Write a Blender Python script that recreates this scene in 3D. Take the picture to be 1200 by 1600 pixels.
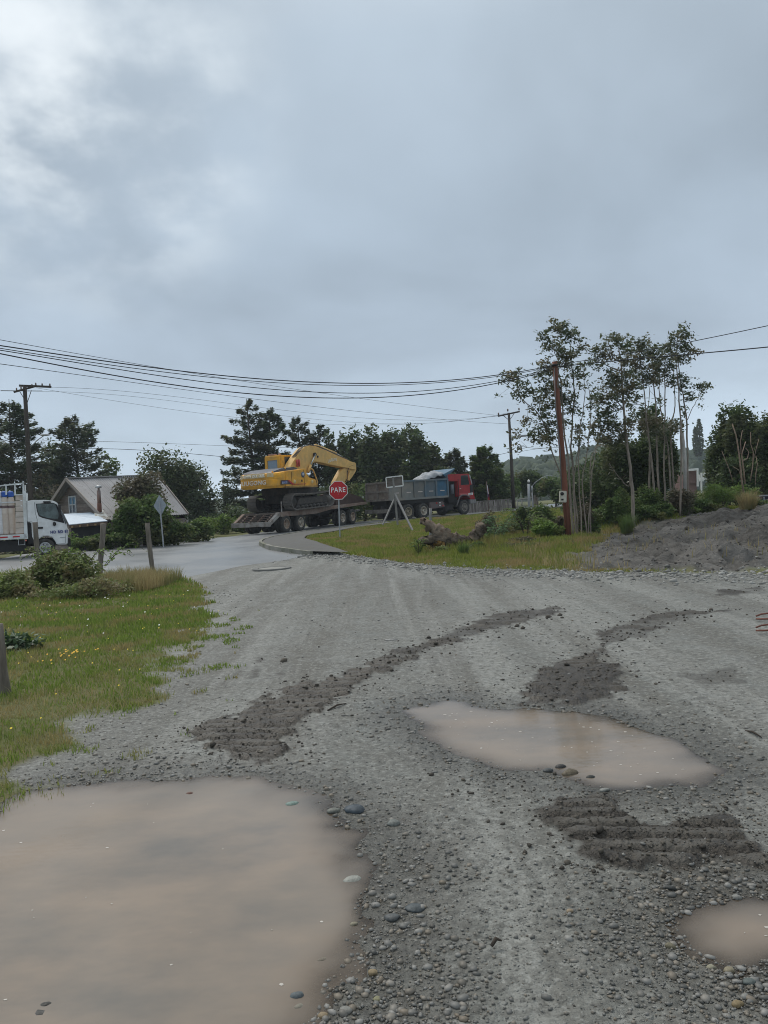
import bpy, bmesh, math, random
import numpy as np
from mathutils import Vector, Matrix, geometry
for _o in list(bpy.data.objects): bpy.data.objects.remove(_o)
R = math.radians
scene = bpy.context.scene
col = scene.collection
random.seed(7); rng = np.random.default_rng(7)

# ------------------------------------------------------------------ camera
FPX = 1200.0; EYE = 1.6; PITCH = R(0.57); ROLL = R(3.0)
_up0 = Vector((0, math.sin(PITCH), math.cos(PITCH))); _X = Vector((1, 0, 0))
CF = Vector((0, math.cos(PITCH), -math.sin(PITCH)))
CR = _X * math.cos(ROLL) - _up0 * math.sin(ROLL)
CU = _X * math.sin(ROLL) + _up0 * math.cos(ROLL)
cam_d = bpy.data.cameras.new('camera'); cam = bpy.data.objects.new('camera', cam_d); col.objects.link(cam)
cam_d.sensor_fit = 'VERTICAL'; cam_d.sensor_height = 36; cam_d.lens = 27.0
cam_d.clip_start = 0.05; cam_d.clip_end = 4000
M = Matrix((CR, CU, -CF)).transposed().to_4x4(); M.translation = (0, 0, EYE)
cam.matrix_world = M
scene.camera = cam

# ------------------------------------------------------------------ world, sun, exposure
SUN_EL, SUN_AZ = R(52), R(-35)          # azimuth from +Y towards +X
world = bpy.data.worlds.new('World'); scene.world = world; world.use_nodes = True
wn, wl = world.node_tree.nodes, world.node_tree.links
wn.clear()
def N(t, **k):
    n = wn.new(t)
    for a, b in k.items(): setattr(n, a, b)
    return n
tc = N('ShaderNodeTexCoord'); sep = N('ShaderNodeSeparateXYZ'); wl.new(tc.outputs['Generated'], sep.inputs[0])
sky = N('ShaderNodeTexSky', sky_type='NISHITA', sun_disc=False, sun_elevation=SUN_EL, sun_rotation=SUN_AZ, altitude=50)
skym = N('ShaderNodeVectorMath', operation='SCALE'); skym.inputs['Scale'].default_value = 0.10
wl.new(sky.outputs[0], skym.inputs[0])
ramp = N('ShaderNodeValToRGB'); cr = ramp.color_ramp
stops = [(0.0, (.57, .69, .80)), (0.07, (.52, .63, .74)), (0.19, (.38, .46, .55)), (0.33, (.40, .485, .575)), (0.52, (.42, .50, .58)), (0.75, (.68, .73, .77)), (1.0, (.86, .89, .92))]
cr.elements[0].position = 0; cr.elements[0].color = (*stops[0][1], 1)
cr.elements[1].position = 1; cr.elements[1].color = (*stops[-1][1], 1)
for p_, c_ in stops[1:-1]:
    e = cr.elements.new(p_); e.color = (*c_, 1)
wl.new(sep.outputs['Z'], ramp.inputs[0])
# cloud structure: stretch the direction so cloud bands flatten towards the horizon
zc = N('ShaderNodeMath', operation='MAXIMUM'); zc.inputs[1].default_value = 0.0; wl.new(sep.outputs['Z'], zc.inputs[0])
za = N('ShaderNodeMath', operation='ADD'); za.inputs[1].default_value = 0.35; wl.new(zc.outputs[0], za.inputs[0])
dx_ = N('ShaderNodeMath', operation='DIVIDE'); dy_ = N('ShaderNodeMath', operation='DIVIDE')
wl.new(sep.outputs['X'], dx_.inputs[0]); wl.new(za.outputs[0], dx_.inputs[1])
wl.new(sep.outputs['Y'], dy_.inputs[0]); wl.new(za.outputs[0], dy_.inputs[1])
cmb = N('ShaderNodeCombineXYZ'); wl.new(dx_.outputs[0], cmb.inputs[0]); wl.new(dy_.outputs[0], cmb.inputs[1])
nz = N('ShaderNodeTexNoise'); nz.inputs['Scale'].default_value = 1.5; nz.inputs['Detail'].default_value = 5; nz.inputs['Roughness'].default_value = .48; nz.inputs['Distortion'].default_value = .3
wl.new(cmb.outputs[0], nz.inputs['Vector'])
mr = N('ShaderNodeMapRange'); mr.inputs['From Min'].default_value = .3; mr.inputs['From Max'].default_value = .7; mr.inputs['To Min'].default_value = .77; mr.inputs['To Max'].default_value = 1.20
wl.new(nz.outputs[0], mr.inputs[0])
cl = N('ShaderNodeVectorMath', operation='SCALE'); wl.new(ramp.outputs[0], cl.inputs[0]); wl.new(mr.outputs[0], cl.inputs['Scale'])
# thinner, brighter cloud high on the left
def dirv(px, py):
    d = CF + CR * ((px - 600) / FPX) + CU * ((800 - py) / FPX); return d.normalized()
def bright(dv, inner, outer, amt, prev, tint):
    dt = N('ShaderNodeVectorMath', operation='DOT_PRODUCT'); wl.new(tc.outputs['Generated'], dt.inputs[0]); dt.inputs[1].default_value = dv
    n2 = N('ShaderNodeTexNoise'); n2.inputs['Scale'].default_value = 4.0; n2.inputs['Detail'].default_value = 5; n2.inputs['Roughness'].default_value = .55; n2.inputs['Distortion'].default_value = 0
    wl.new(cmb.outputs[0], n2.inputs['Vector'])
    m1 = N('ShaderNodeMapRange', interpolation_type='SMOOTHSTEP'); m1.inputs['From Min'].default_value = math.cos(outer); m1.inputs['From Max'].default_value = math.cos(inner); wl.new(dt.outputs['Value'], m1.inputs[0])
    m2 = N('ShaderNodeMapRange', interpolation_type='SMOOTHSTEP'); m2.inputs['From Min'].default_value = .38; m2.inputs['From Max'].default_value = .72; wl.new(n2.outputs[0], m2.inputs[0])
    mm = N('ShaderNodeMath', operation='MULTIPLY'); wl.new(m1.outputs[0], mm.inputs[0]); wl.new(m2.outputs[0], mm.inputs[1])
    ma = N('ShaderNodeMath', operation='MULTIPLY'); wl.new(mm.outputs[0], ma.inputs[0]); ma.inputs[1].default_value = amt
    mx = N('ShaderNodeMixRGB'); wl.new(ma.outputs[0], mx.inputs[0]); wl.new(prev, mx.inputs[1]); mx.inputs[2].default_value = (*tint, 1)
    return mx.outputs[0]
c1 = bright(dirv(120, 160), R(1), R(15), 1.0, cl.outputs[0], (.70, .77, .82))
c1 = bright(dirv(20, 130), R(.5), R(8), .6, c1, (.86, .91, .94))
mixs = N('ShaderNodeMixRGB'); mixs.inputs[0].default_value = .96; wl.new(skym.outputs[0], mixs.inputs[1]); wl.new(c1, mixs.inputs[2])
bg = N('ShaderNodeBackground'); bg.inputs['Strength'].default_value = 1.0; wl.new(mixs.outputs[0], bg.inputs[0])
wo = N('ShaderNodeOutputWorld'); wl.new(bg.outputs[0], wo.inputs[0])
sun_d = bpy.data.lights.new('sun', 'SUN'); sun_d.energy = 1.6; sun_d.angle = R(25); sun_d.color = (1, .94, .86)
sun = bpy.data.objects.new('sun', sun_d); col.objects.link(sun)
sv = Vector((math.sin(SUN_AZ) * math.cos(SUN_EL), math.cos(SUN_AZ) * math.cos(SUN_EL), math.sin(SUN_EL)))
sun.rotation_euler = sv.to_track_quat('Z', 'Y').to_euler()
scene.view_settings.view_transform = 'Standard'; scene.view_settings.look = 'None'
scene.view_settings.exposure = 0.2; scene.view_settings.gamma = 1.0; scene.view_settings.use_curve_mapping = False
scene.render.engine = 'CYCLES'
try:
    scene.cycles.use_denoising = True; scene.cycles.filter_width = 1.0
    scene.cycles.max_bounces = 6; scene.cycles.diffuse_bounces = 4; scene.cycles.glossy_bounces = 3
    scene.cycles.transparent_max_bounces = 8; scene.cycles.volume_bounces = 0
except Exception: pass

# ------------------------------------------------------------------ measuring helpers
def ray(px, py): return CF + CR * ((px - 600) / FPX) + CU * ((800 - py) / FPX)
CAM = Vector((0, 0, EYE))
def P(px, py, Y):
    d = ray(px, py); return CAM + d * (Y / d.y)
def G(px, py, z=0.0):
    d = ray(px, py); return CAM + d * ((z - EYE) / d.z)

# ------------------------------------------------------------------ numpy noise
def _hash(ix, iy, seed):
    h = (ix.astype(np.int64) * 374761393 + iy.astype(np.int64) * 668265263 + seed * 1442695) & 0xffffffff
    h = ((h ^ (h >> 13)) * 1274126177) & 0xffffffff
    h = h ^ (h >> 16)
    return (h & 0xffff) / 65535.0
def vnoise(x, y, seed=0):
    x = np.asarray(x, float); y = np.asarray(y, float)
    ix = np.floor(x); iy = np.floor(y); fx = x - ix; fy = y - iy
    fx = fx * fx * (3 - 2 * fx); fy = fy * fy * (3 - 2 * fy)
    a = _hash(ix, iy, seed); b = _hash(ix + 1, iy, seed); c = _hash(ix, iy + 1, seed); d = _hash(ix + 1, iy + 1, seed)
    return (a + (b - a) * fx) * (1 - fy) + (c + (d - c) * fx) * fy
def fbm(x, y, oct=4, seed=0, gain=.5):
    x = np.asarray(x, float); y = np.asarray(y, float)
    s = 0; a = 1; t = 0
    for i in range(oct):
        c_, s_ = math.cos(.7 * i + .4), math.sin(.7 * i + .4)
        s = s + a * vnoise((x * c_ - y * s_) * 2 ** i + 17.3 * i, (x * s_ + y * c_) * 2 ** i + 9.1 * i, seed + i); t += a; a *= gain
    return s / t
def sstep(a, b, x):
    t = np.clip((x - a) / (b - a), 0, 1); return t * t * (3 - 2 * t)
def sdpoly(x, y, poly):
    """signed distance, positive inside"""
    x = np.asarray(x, float); y = np.asarray(y, float)
    d = np.full(x.shape, 1e18); ins = np.zeros(x.shape, bool)
    n = len(poly)
    for i in range(n):
        ax, ay = poly[i]; bx, by = poly[(i + 1) % n]
        ex, ey = bx - ax, by - ay; L = ex * ex + ey * ey + 1e-12
        t = np.clip(((x - ax) * ex + (y - ay) * ey) / L, 0, 1)
        dd = (x - ax - t * ex) ** 2 + (y - ay - t * ey) ** 2
        d = np.minimum(d, dd)
        c = ((ay > y) != (by > y))
        with np.errstate(divide='ignore', invalid='ignore'):
            xi = (bx - ax) * (y - ay) / ((by - ay) if by != ay else 1e-12) + ax
        ins ^= c & (x < xi)
    return np.where(ins, 1, -1) * np.sqrt(d)

# ------------------------------------------------------------------ terrain height
ctrl = []
for (px, py, Y) in [(531, 841, 31), (500, 848, 29), (448, 831.5, 43.5), (400, 835, 43), (551.5, 820, 49.5), (590, 816, 50), (638.6, 811, 52.5), (726, 804.4, 56),
                    (780, 799, 60), (830, 794, 60), (700, 868, 21.2), (650, 850, 26), (600, 838, 34), (760, 850, 24), (800, 830, 32), (888, 842, 24),
                    (985, 803, 29.5), (1050, 806, 30), (1200, 792, 26), (1130, 818, 24), (1200, 840, 19.5), (1120, 852, 18.5), (1040, 845, 22), (960, 858, 21), (930, 842, 26),
                    (1150, 793, 32), (900, 800, 45), (70, 869, 30.2), (0, 876, 29), (110, 862, 33), (-100, 884, 28), (200, 853, 37), (290, 845, 41), (370, 838, 45),
                    (860, 820, 34), (1100, 800, 34), (1300, 790, 26), (1400, 790, 26)]:
    p = P(px, py, Y); ctrl.append((p.x, p.y, p.z))
for (x, y) in [(-9, 20), (-12, 18), (-15, 20), (-5, 20), (-2.5, 23.5), (-7, 22), (-6, 15), (-6, 10), (-3, 12), (0, 20), (2, 16), (4, 14), (8, 13), (0, 12), (0, 6), (4, 8), (10, 10), (-4, 5), (6, 3), (0, 0), (15, 10), (20, 13), (-20, 10), (-10, 3), (14, 5), (1, 22), (4, 17), (9, 14.5)]:
    ctrl.append((x, y, 0.0))
for (x, y, z) in [(-20, 55, -.3), (-16, 40, -.25), (-25, 40, -.2), (-10, 60, .1), (0, 70, .6), (15, 70, .9), (30, 60, 1.2), (25, 40, 1.1), (-40, 60, -.3), (-30, 30, 0), (40, 90, 1.2), (0, 110, .8), (-40, 110, 0), (20, 30, 1.1), (35, 30, 1.2)]:
    ctrl.append((x, y, z))
CT = np.array(ctrl)
def hbase(x, y):
    x = np.asarray(x, float); y = np.asarray(y, float)
    num = 0; den = 0
    for (cx, cy, cz) in CT:
        w = 1.0 / ((x - cx) ** 2 + (y - cy) ** 2 + 1.2) ** 1.7
        num = num + w * cz; den = den + w
    return num / den
def h1(x, y): return float(hbase(np.array([x]), np.array([y]))[0])
def GT(px, py):
    z = 0
    for i in range(14):
        p = G(px, py, z); z2 = h1(p.x, p.y); z = z * .5 + z2 * .5
        if z > 1.55: z = 1.2
    p = G(px, py, z); return p
def at(px, Y, dz=0.0):
    """point on the terrain at depth Y that shows in column px"""
    z = 0
    for i in range(4):
        # find row whose ray at depth Y has height z
        lo, hi = 200., 1600.
        for k in range(30):
            m = (lo + hi) / 2
            if P(px, m, Y).z > z: lo = m
            else: hi = m
        q = P(px, (lo + hi) / 2, Y); z = h1(q.x, Y)
    return Vector((q.x, Y, z + dz))
g2 = lambda px, py: tuple(GT(px, py)[:2])
# regions, world outlines
GV = [(-40, -40), (-9, -3), (-3.6, 2.2)] + [tuple(G(a, b)[:2]) for a, b in [(0, 1245), (60, 1192), (130, 1150), (200, 1105), (255, 1050), (290, 1000), (318, 960), (325, 930), (303, 912), (284, 903), (380, 884), (480, 868), (531, 868), (600, 877), (700, 888), (850, 893), (1000, 894), (1200, 897)]] + [(30, 13.5), (60, 13), (60, -40)]
PUD1 = [tuple(G(a, b)[:2]) for a, b in [(-260, 1420), (-120, 1290), (0, 1278), (45, 1238), (150, 1223), (230, 1216), (400, 1222), (430, 1236), (515, 1262), (562, 1310), (590, 1370), (588, 1430), (560, 1490), (500, 1530), (440, 1600), (380, 1800), (-100, 1900), (-400, 1700)]]
PUD2 = [tuple(G(a, b)[:2]) for a, b in [(645, 1108), (700, 1095), (770, 1106), (900, 1112), (960, 1125), (1010, 1140), (1060, 1165), (1112, 1197), (1080, 1218), (1000, 1228), (930, 1222), (870, 1200), (800, 1195), (740, 1175), (690, 1148)]]
PUD3 = [tuple(G(a, b)[:2]) for a, b in [(1058, 1440), (1080, 1414), (1140, 1400), (1200, 1405), (1280, 1430), (1270, 1485), (1150, 1505), (1085, 1480)]]
MUD = [([(285, 1160), (300, 1182), (440, 1192), (500, 1112), (600, 1055), (650, 1030), (760, 990), (885, 958), (875, 947), (790, 956), (700, 988), (615, 1020), (540, 1050), (420, 1088), (340, 1125)], 1.0),
       ([(845, 1268), (868, 1240), (960, 1238), (1005, 1285), (1080, 1282), (1110, 1260), (1150, 1272), (1215, 1325), (1230, 1372), (1100, 1348), (1000, 1368), (930, 1352), (870, 1312)], 1.15),
       ([(800, 1105), (830, 1050), (930, 1018), (985, 1058), (972, 1092), (900, 1100)], .85),
       ([(930, 985), (1040, 955), (1150, 953), (1050, 975), (1010, 996), (955, 1012), (945, 1024), (930, 1022)], .7),
       ([(715, 1222), (760, 1220), (800, 1230), (790, 1240), (730, 1236)], .6),
       ([(388, 1060), (398, 1020), (414, 1020), (410, 1062)], .5), ([(428, 1060), (432, 1010), (446, 1008), (450, 1060)], .45), ([(338, 1068), (380, 1040), (386, 1046), (350, 1072)], .42),
       ([(1040, 1055), (1150, 1040), (1180, 1070), (1100, 1078)], .28), ([(1110, 925), (1200, 915), (1200, 930), (1120, 933)], .5)]
MUD = [([tuple(G(a, b)[:2]) for a, b in pl], s) for pl, s in MUD]
DIRT = [g2(a, b) for a, b in [(905, 893), (895, 878), (925, 862), (940, 838)]] + [(9.0, 26.5), (10.5, 27.5), (13, 30), (30, 34), (60, 34), (60, 13)] + [tuple(G(a, b)[:2]) for a, b in [(1200, 897), (1000, 894)]]
ROAD = [(-60, 20.5), (-30, 21.5)] + [tuple(GT(a, b)[:2]) for a, b in [(0, 899), (100, 902), (200, 903), (284, 903), (380, 884), (486, 867)]] + \
       [tuple(GT(a, b)[:2]) for a, b in [(440, 861), (418, 856), (408, 851), (413, 846), (430, 841)]] + [(-4.2, 41.5), (-2.2, 44.6), (.3, 47.3), (3.2, 50), (7.5, 53.3), (14, 57.5), (30, 66), (60, 80), (60, 88), (28, 74), (10, 64.5), (3, 60), (-2, 56), (-6, 51.5), (-8.6, 47)] + \
       [tuple(GT(a, b)[:2]) for a, b in [(330, 841.5), (290, 845), (200, 853), (110, 862), (0, 873)]] + [(-30, 32), (-60, 31.5)]
WALKP = [tuple(GT(a, b)[:2]) for a, b in [(486, 866.5), (440, 860.5), (419, 855.5), (410, 851), (415, 846), (430, 841.3)]] + [(-4.1, 41.3), (-2.1, 44.3), (.2, 46.5), (.6, 46.0), (-1.6, 42.5), (-2.6, 39)] + [tuple(GT(a, b)[:2]) for a, b in [(488, 838), (478, 841), (476, 845), (500, 853), (528, 862), (545, 868), (515, 867.5)]]
LEVEL = -.012
def micro(x, y):
    """height added to the smooth terrain + masks"""
    n1 = fbm(x * .9, y * .9, 3, 3) - .5
    n2 = fbm(x * 6, y * 6, 4, 11) - .5
    n3 = fbm(x * 34, y * 34, 3, 23) - .5
    gv = sdpoly(x, y, GV)
    edge = gv + (fbm(x * 2.2, y * 2.2, 4, 31) - .5) * (.12 + 1.1 * sstep(0, 7, 19.5 - y))
    grass = sstep(.12, -.22, edge)
    dsd = sdpoly(x, y, DIRT); dirt = sstep(-.4, .3, dsd + (fbm(x * 1.3, y * 1.3, 3, 41) - .5) * 1.6) * sstep(.5, -.2, gv)
    dirt *= sstep(.0, .4, -gv + (fbm(x * 1.6, y * 1.6, 3, 44) - .5) * 1.0)
    rd = sdpoly(x, y, ROAD); wk = sdpoly(x, y, WALKP)
    flat = sstep(-.5, .1, np.maximum(rd, wk))
    z = n1 * .05 + n2 * .014 + n3 * .009
    fr = sstep(0, 1, grass)
    z += fr * (1 - dirt) * ((fbm(x * 1.1, y * 1.1, 4, 51) - .45) * .16) * sstep(0.2, 2.5, -gv)
    # dirt bank: lumps and gullies
    z += dirt * ((fbm(x * .8, y * .8, 5, 61, .55) - .5) * 1.5 * sstep(.3, 3, dsd) + (fbm(x * 3, y * 3, 4, 66) - .5) * .40)
    mud = np.zeros_like(x)
    for i_, (pl, s) in enumerate(MUD):
        sd = sdpoly(x, y, pl) + (fbm(x * 7, y * 7, 4, 71) - .5) * (.42, .24, .3)[min(i_, 2)]
        mud = np.maximum(mud, s * sstep(.0, .13, sd) * (1 - sstep(6.5, 9, y) * .6 * sstep(.56, .42, fbm(x * 2.6, y * 3.4, 3, 77))))
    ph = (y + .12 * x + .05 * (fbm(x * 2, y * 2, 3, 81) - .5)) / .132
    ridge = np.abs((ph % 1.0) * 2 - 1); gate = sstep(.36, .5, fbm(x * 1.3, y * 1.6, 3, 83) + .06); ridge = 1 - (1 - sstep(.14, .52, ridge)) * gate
    z += sstep(.2, .8, mud) * (-.014 + .036 * ridge + (.016 + .04 * (1 - gate)) * (fbm(x * 16, y * 16, 3, 91) - .45))
    pud = np.zeros_like(x) - 9
    for k, (pl, dp) in enumerate([(PUD1, .07), (PUD2, .075), (PUD3, .075)]):
        sd = sdpoly(x, y, pl) + (fbm(x * 3.1, y * 3.1, 5, 95 + k) - .5) * (.30, .24, .14)[k] + .03
        z = z * (1 - .95 * sstep(-.25, .05, sd)) + np.where(sd > -.4, -dp * sstep(-.12, .75, sd) - .012 * sstep(-.5, -.02, sd) + .0, 0)
        pud = np.maximum(pud, sd)
    z = np.where((gv > 0) & (pud < -.04), np.maximum(z, -.009 + n3 * .006), z)
    rim = sstep(-.75, -.1, pud) * sstep(.25, 0, pud)
    peb = np.clip(rim * .9 + .25 * sstep(.45, .7, fbm(x * .8, y * .8, 3, 101)) + sstep(.5, 0, np.abs(gv - .25)) * sstep(12, 14, y), 0, 1)
    z = z * (1 - flat)
    z -= sstep(.02, .45, np.maximum(rd, wk)) * .04
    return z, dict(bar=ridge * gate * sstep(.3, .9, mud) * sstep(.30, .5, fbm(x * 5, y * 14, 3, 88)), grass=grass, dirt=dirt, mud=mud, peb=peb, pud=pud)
def hfull(x, y):
    x = np.asarray(x, float); y = np.asarray(y, float)
    z, m = micro(x, y); return hbase(x, y) + z, m

# ------------------------------------------------------------------ materials
MATS = {}
def newmat(name):
    m = bpy.data.materials.new(name); m.use_nodes = True; nt = m.node_tree; nt.nodes.clear()
    out = nt.nodes.new('ShaderNodeOutputMaterial'); b = nt.nodes.new('ShaderNodeBsdfPrincipled'); nt.links.new(b.outputs[0], out.inputs[0])
    return m, nt, b, out
def nd(nt, t, **k):
    n = nt.nodes.new(t)
    for a, v in k.items():
        if a in n.inputs.keys() if isinstance(a, str) else False: n.inputs[a].default_value = v
        else: setattr(n, a, v)
    return n
def tex(nt, scale, detail=4, rough=.55, coord='Object', stretch=None, kind='ShaderNodeTexNoise'):
    t = nt.nodes.new('ShaderNodeTexCoord'); n = nt.nodes.new(kind); n.inputs['Scale'].default_value = scale
    if kind == 'ShaderNodeTexNoise': n.inputs['Detail'].default_value = detail; n.inputs['Roughness'].default_value = rough
    src = t.outputs[coord]
    if stretch:
        mp = nt.nodes.new('ShaderNodeMapping'); mp.inputs['Scale'].default_value = stretch; nt.links.new(src, mp.inputs[0]); src = mp.outputs[0]
    nt.links.new(src, n.inputs['Vector']); return n
def mixc(nt, fac, a, b):
    m = nt.nodes.new('ShaderNodeMixRGB')
    for i, v in ((0, fac), (1, a), (2, b)):
        if isinstance(v, (int, float)): m.inputs[i].default_value = v
        elif isinstance(v, tuple): m.inputs[i].default_value = (*v[:3], 1)
        else: nt.links.new(v, m.inputs[i])
    return m.outputs[0]
def mapr(nt, src, a, b, c=0., d=1.):
    m = nt.nodes.new('ShaderNodeMapRange'); nt.links.new(src, m.inputs[0])
    for i, v in zip((1, 2, 3, 4), (a, b, c, d)): m.inputs[i].default_value = v
    return m.outputs[0]
def mth(nt, op, a, b=None):
    m = nt.nodes.new('ShaderNodeMath'); m.operation = op
    for i, v in ((0, a), (1, b)):
        if v is None: continue
        if isinstance(v, (int, float)): m.inputs[i].default_value = v
        else: nt.links.new(v, m.inputs[i])
    return m.outputs[0]
def bump(nt, b, src, strength=.4, dist=.02):
    n = nt.nodes.new('ShaderNodeBump'); n.inputs['Strength'].default_value = strength; n.inputs['Distance'].default_value = dist
    nt.links.new(src, n.inputs['Height']); nt.links.new(n.outputs[0], b.inputs['Normal'])
def mat(name, c, rough=.6, metal=0., dirt=None, amt=.5, scale=3., stretch=None, bmp=0., bscale=30., spec=.4, bdist=.01, thr=(.4, .65)):
    if name in MATS: return MATS[name]
    m, nt, b, out = newmat(name)
    b.inputs['Roughness'].default_value = rough; b.inputs['Metallic'].default_value = metal; b.inputs['Specular IOR Level'].default_value = spec
    n0 = tex(nt, scale * 2.7, 5, .6, stretch=stretch)
    base = mixc(nt, mapr(nt, n0.outputs[0], .3, .7), tuple(v * .86 for v in c), tuple(min(1, v * 1.1) for v in c))
    if dirt:
        n = tex(nt, scale, 8, .68, stretch=stretch)
        base = mixc(nt, mapr(nt, n.outputs[0], thr[0], thr[1], 0, amt), base, dirt)
        r = mapr(nt, n.outputs[0], thr[0], thr[1], rough, min(1, rough + .35 * amt)); nt.links.new(r, b.inputs['Roughness'])
    nt.links.new(base, b.inputs['Base Color'])
    if bmp:
        nb = tex(nt, bscale, 4, .6, stretch=stretch); bump(nt, b, nb.outputs[0], bmp, bdist)
    MATS[name] = m; return m
def leafmat(name, c1, c2, c3=None, clump=.5, trans=.25, rough=.6):
    if name in MATS: return MATS[name]
    m, nt, b, out = newmat(name)
    g = nt.nodes.new('ShaderNodeNewGeometry')
    base = mixc(nt, g.outputs['Random Per Island'], c1, c2)
    n = tex(nt, clump, 3, .6)
    if c3: base = mixc(nt, mapr(nt, n.outputs[0], .48, .62, 0, .85), base, c3)
    nt.links.new(base, b.inputs['Base Color']); b.inputs['Roughness'].default_value = rough; b.inputs['Specular IOR Level'].default_value = .35
    tr = nt.nodes.new('ShaderNodeBsdfTranslucent'); nt.links.new(base, tr.inputs[0])
    mx = nt.nodes.new('ShaderNodeMixShader'); mx.inputs[0].default_value = trans
    nt.links.new(b.outputs[0], mx.inputs[1]); nt.links.new(tr.outputs[0], mx.inputs[2]); nt.links.new(mx.outputs[0], out.inputs[0])
    MATS[name] = m; return m

# ------------------------------------------------------------------ object helpers
def tag(o, label=None, cat=None, group=None, kind=None):
    if label: o['label'] = label
    if cat: o['category'] = cat
    if group: o['group'] = group
    if kind: o['kind'] = kind
    return o
def thing(name, label, cat, loc=(0, 0, 0), group=None, mw=None):
    o = bpy.data.objects.new(name, None); col.objects.link(o); o.empty_display_size = .3
    if mw is not None: o.matrix_world = mw
    else: o.location = loc
    return tag(o, label, cat, group)
def npmesh(name, V, F, mats, smooth=False, attrs=None):
    """V (n,3) array; F (m,k) array of equal-size faces"""
    me = bpy.data.meshes.new(name)
    V = np.asarray(V, np.float32); F = np.asarray(F, np.int32); k = F.shape[1]
    me.vertices.add(len(V)); me.vertices.foreach_set('co', V.ravel())
    me.loops.add(F.size); me.loops.foreach_set('vertex_index', F.ravel())
    me.polygons.add(len(F)); me.polygons.foreach_set('loop_start', np.arange(0, F.size, k, dtype=np.int32)); me.polygons.foreach_set('loop_total', np.full(len(F), k, np.int32))
    if smooth: me.polygons.foreach_set('use_smooth', np.ones(len(F), bool))
    for a, v in (attrs or {}).items():
        at_ = me.attributes.new(a, 'FLOAT', 'POINT'); at_.data.foreach_set('value', np.asarray(v, np.float32))
    for m_ in (mats if isinstance(mats, (list, tuple)) else [mats]): me.materials.append(m_)
    me.update(calc_edges=True); me.validate()
    return me
def link(name, me, parent=None):
    o = bpy.data.objects.new(name, me); col.objects.link(o)
    if parent: o.parent = parent
    return o
class MB:
    def __init__(s): s.v = []; s.f = []; s.sm = []
    def add(s, vs, fs, smooth=False, M=None):
        o = len(s.v)
        if M is not None: vs = [M @ Vector(v) for v in vs]
        s.v += [tuple(v) for v in vs]; s.f += [tuple(i + o for i in f) for f in fs]; s.sm += [smooth] * len(fs); return s
    def box(s, c, d, M=None, rot=None):
        x, y, z = (k / 2 for k in d); vs = [Vector((a * x, b * y, e * z)) for a in (-1, 1) for b in (-1, 1) for e in (-1, 1)]
        if rot is not None: vs = [rot @ v for v in vs]
        vs = [v + Vector(c) for v in vs]
        return s.add(vs, [(0, 1, 3, 2), (4, 6, 7, 5), (0, 4, 5, 1), (2, 3, 7, 6), (0, 2, 6, 4), (1, 5, 7, 3)], M=M)
    def bar(s, a, b, w, h, M=None, up=(0, 0, 1)):
        a = Vector(a); b = Vector(b); d = (b - a); L = d.length; d.normalize(); u = Vector(up)
        if abs(d.dot(u)) > .95: u = Vector((0, 1, 0))
        r = d.cross(u).normalized(); u = r.cross(d)
        return s.box((0, 0, 0), (L, w, h), M=None if False else ((M if M is not None else Matrix()) @ Matrix.Translation((a + b) / 2) @ Matrix((d, -r, u)).transposed().to_4x4()))
    def tube(s, pts, rad, n=6, M=None, caps=True):
        pts = [Vector(p) for p in pts]; m = len(pts)
        if isinstance(rad, (int, float)): rad = [rad] * m
        vs = []; fs = []; prev = None
        for i, p in enumerate(pts):
            d = (pts[min(i + 1, m - 1)] - pts[max(i - 1, 0)]).normalized()
            if prev is None: u = d.orthogonal().normalized()
            else:
                u = prev - d * prev.dot(d); u = u.normalized() if u.length > 1e-6 else d.orthogonal().normalized()
            prev = u; w = d.cross(u)
            for k in range(n):
                a = 2 * math.pi * k / n; vs.append(p + (u * math.cos(a) + w * math.sin(a)) * rad[i])
        for i in range(m - 1):
            for k in range(n): fs.append((i * n + k, i * n + (k + 1) % n, (i + 1) * n + (k + 1) % n, (i + 1) * n + k))
        if caps: fs.append(tuple(range(n - 1, -1, -1))); fs.append(tuple((m - 1) * n + k for k in range(n)))
        return s.add(vs, fs, n > 5, M)
    def prism(s, poly, y0, y1, M=None, bev=0):
        """poly in (x,z), extruded y0..y1"""
        n = len(poly)
        ar = sum(poly[i][0] * poly[(i + 1) % n][1] - poly[(i + 1) % n][0] * poly[i][1] for i in range(n))
        if ar < 0: poly = poly[::-1]
        vs = [(x, y0, z) for x, z in poly] + [(x, y1, z) for x, z in poly]
        fs = [tuple(range(n)), tuple(range(2 * n - 1, n - 1, -1))] + [(i, i + n, (i + 1) % n + n, (i + 1) % n) for i in range(n)]
        return s.add(vs, fs, M=M)
    def lathe(s, prof, n=20, M=None, axis='Y', smooth=True):
        """prof: (r, t); revolved about axis"""
        vs = []; m = len(prof)
        for r, t in prof:
            for k in range(n):
                a = 2 * math.pi * k / n; c, q = r * math.cos(a), r * math.sin(a)
                vs.append((c, t, q) if axis == 'Y' else (c, q, t) if axis == 'Z' else (t, c, q))
        fs = [(i * n + k, i * n + (k + 1) % n, (i + 1) * n + (k + 1) % n, (i + 1) * n + k) for i in range(m - 1) for k in range(n)]
        return s.add(vs, fs, smooth, M)
    def quadm(s, a, b, c, d, t=0.02, M=None):
        """a slab with 4 corners and thickness t along its normal (downwards side)"""
        a, b, c, d = map(Vector, (a, b, c, d)); n = (b - a).cross(d - a).normalized() * t
        return s.add([a, b, c, d, a - n, b - n, c - n, d - n], [(0, 1, 2, 3), (7, 6, 5, 4), (0, 4, 5, 1), (1, 5, 6, 2), (2, 6, 7, 3), (3, 7, 4, 0)], M=M)
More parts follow.
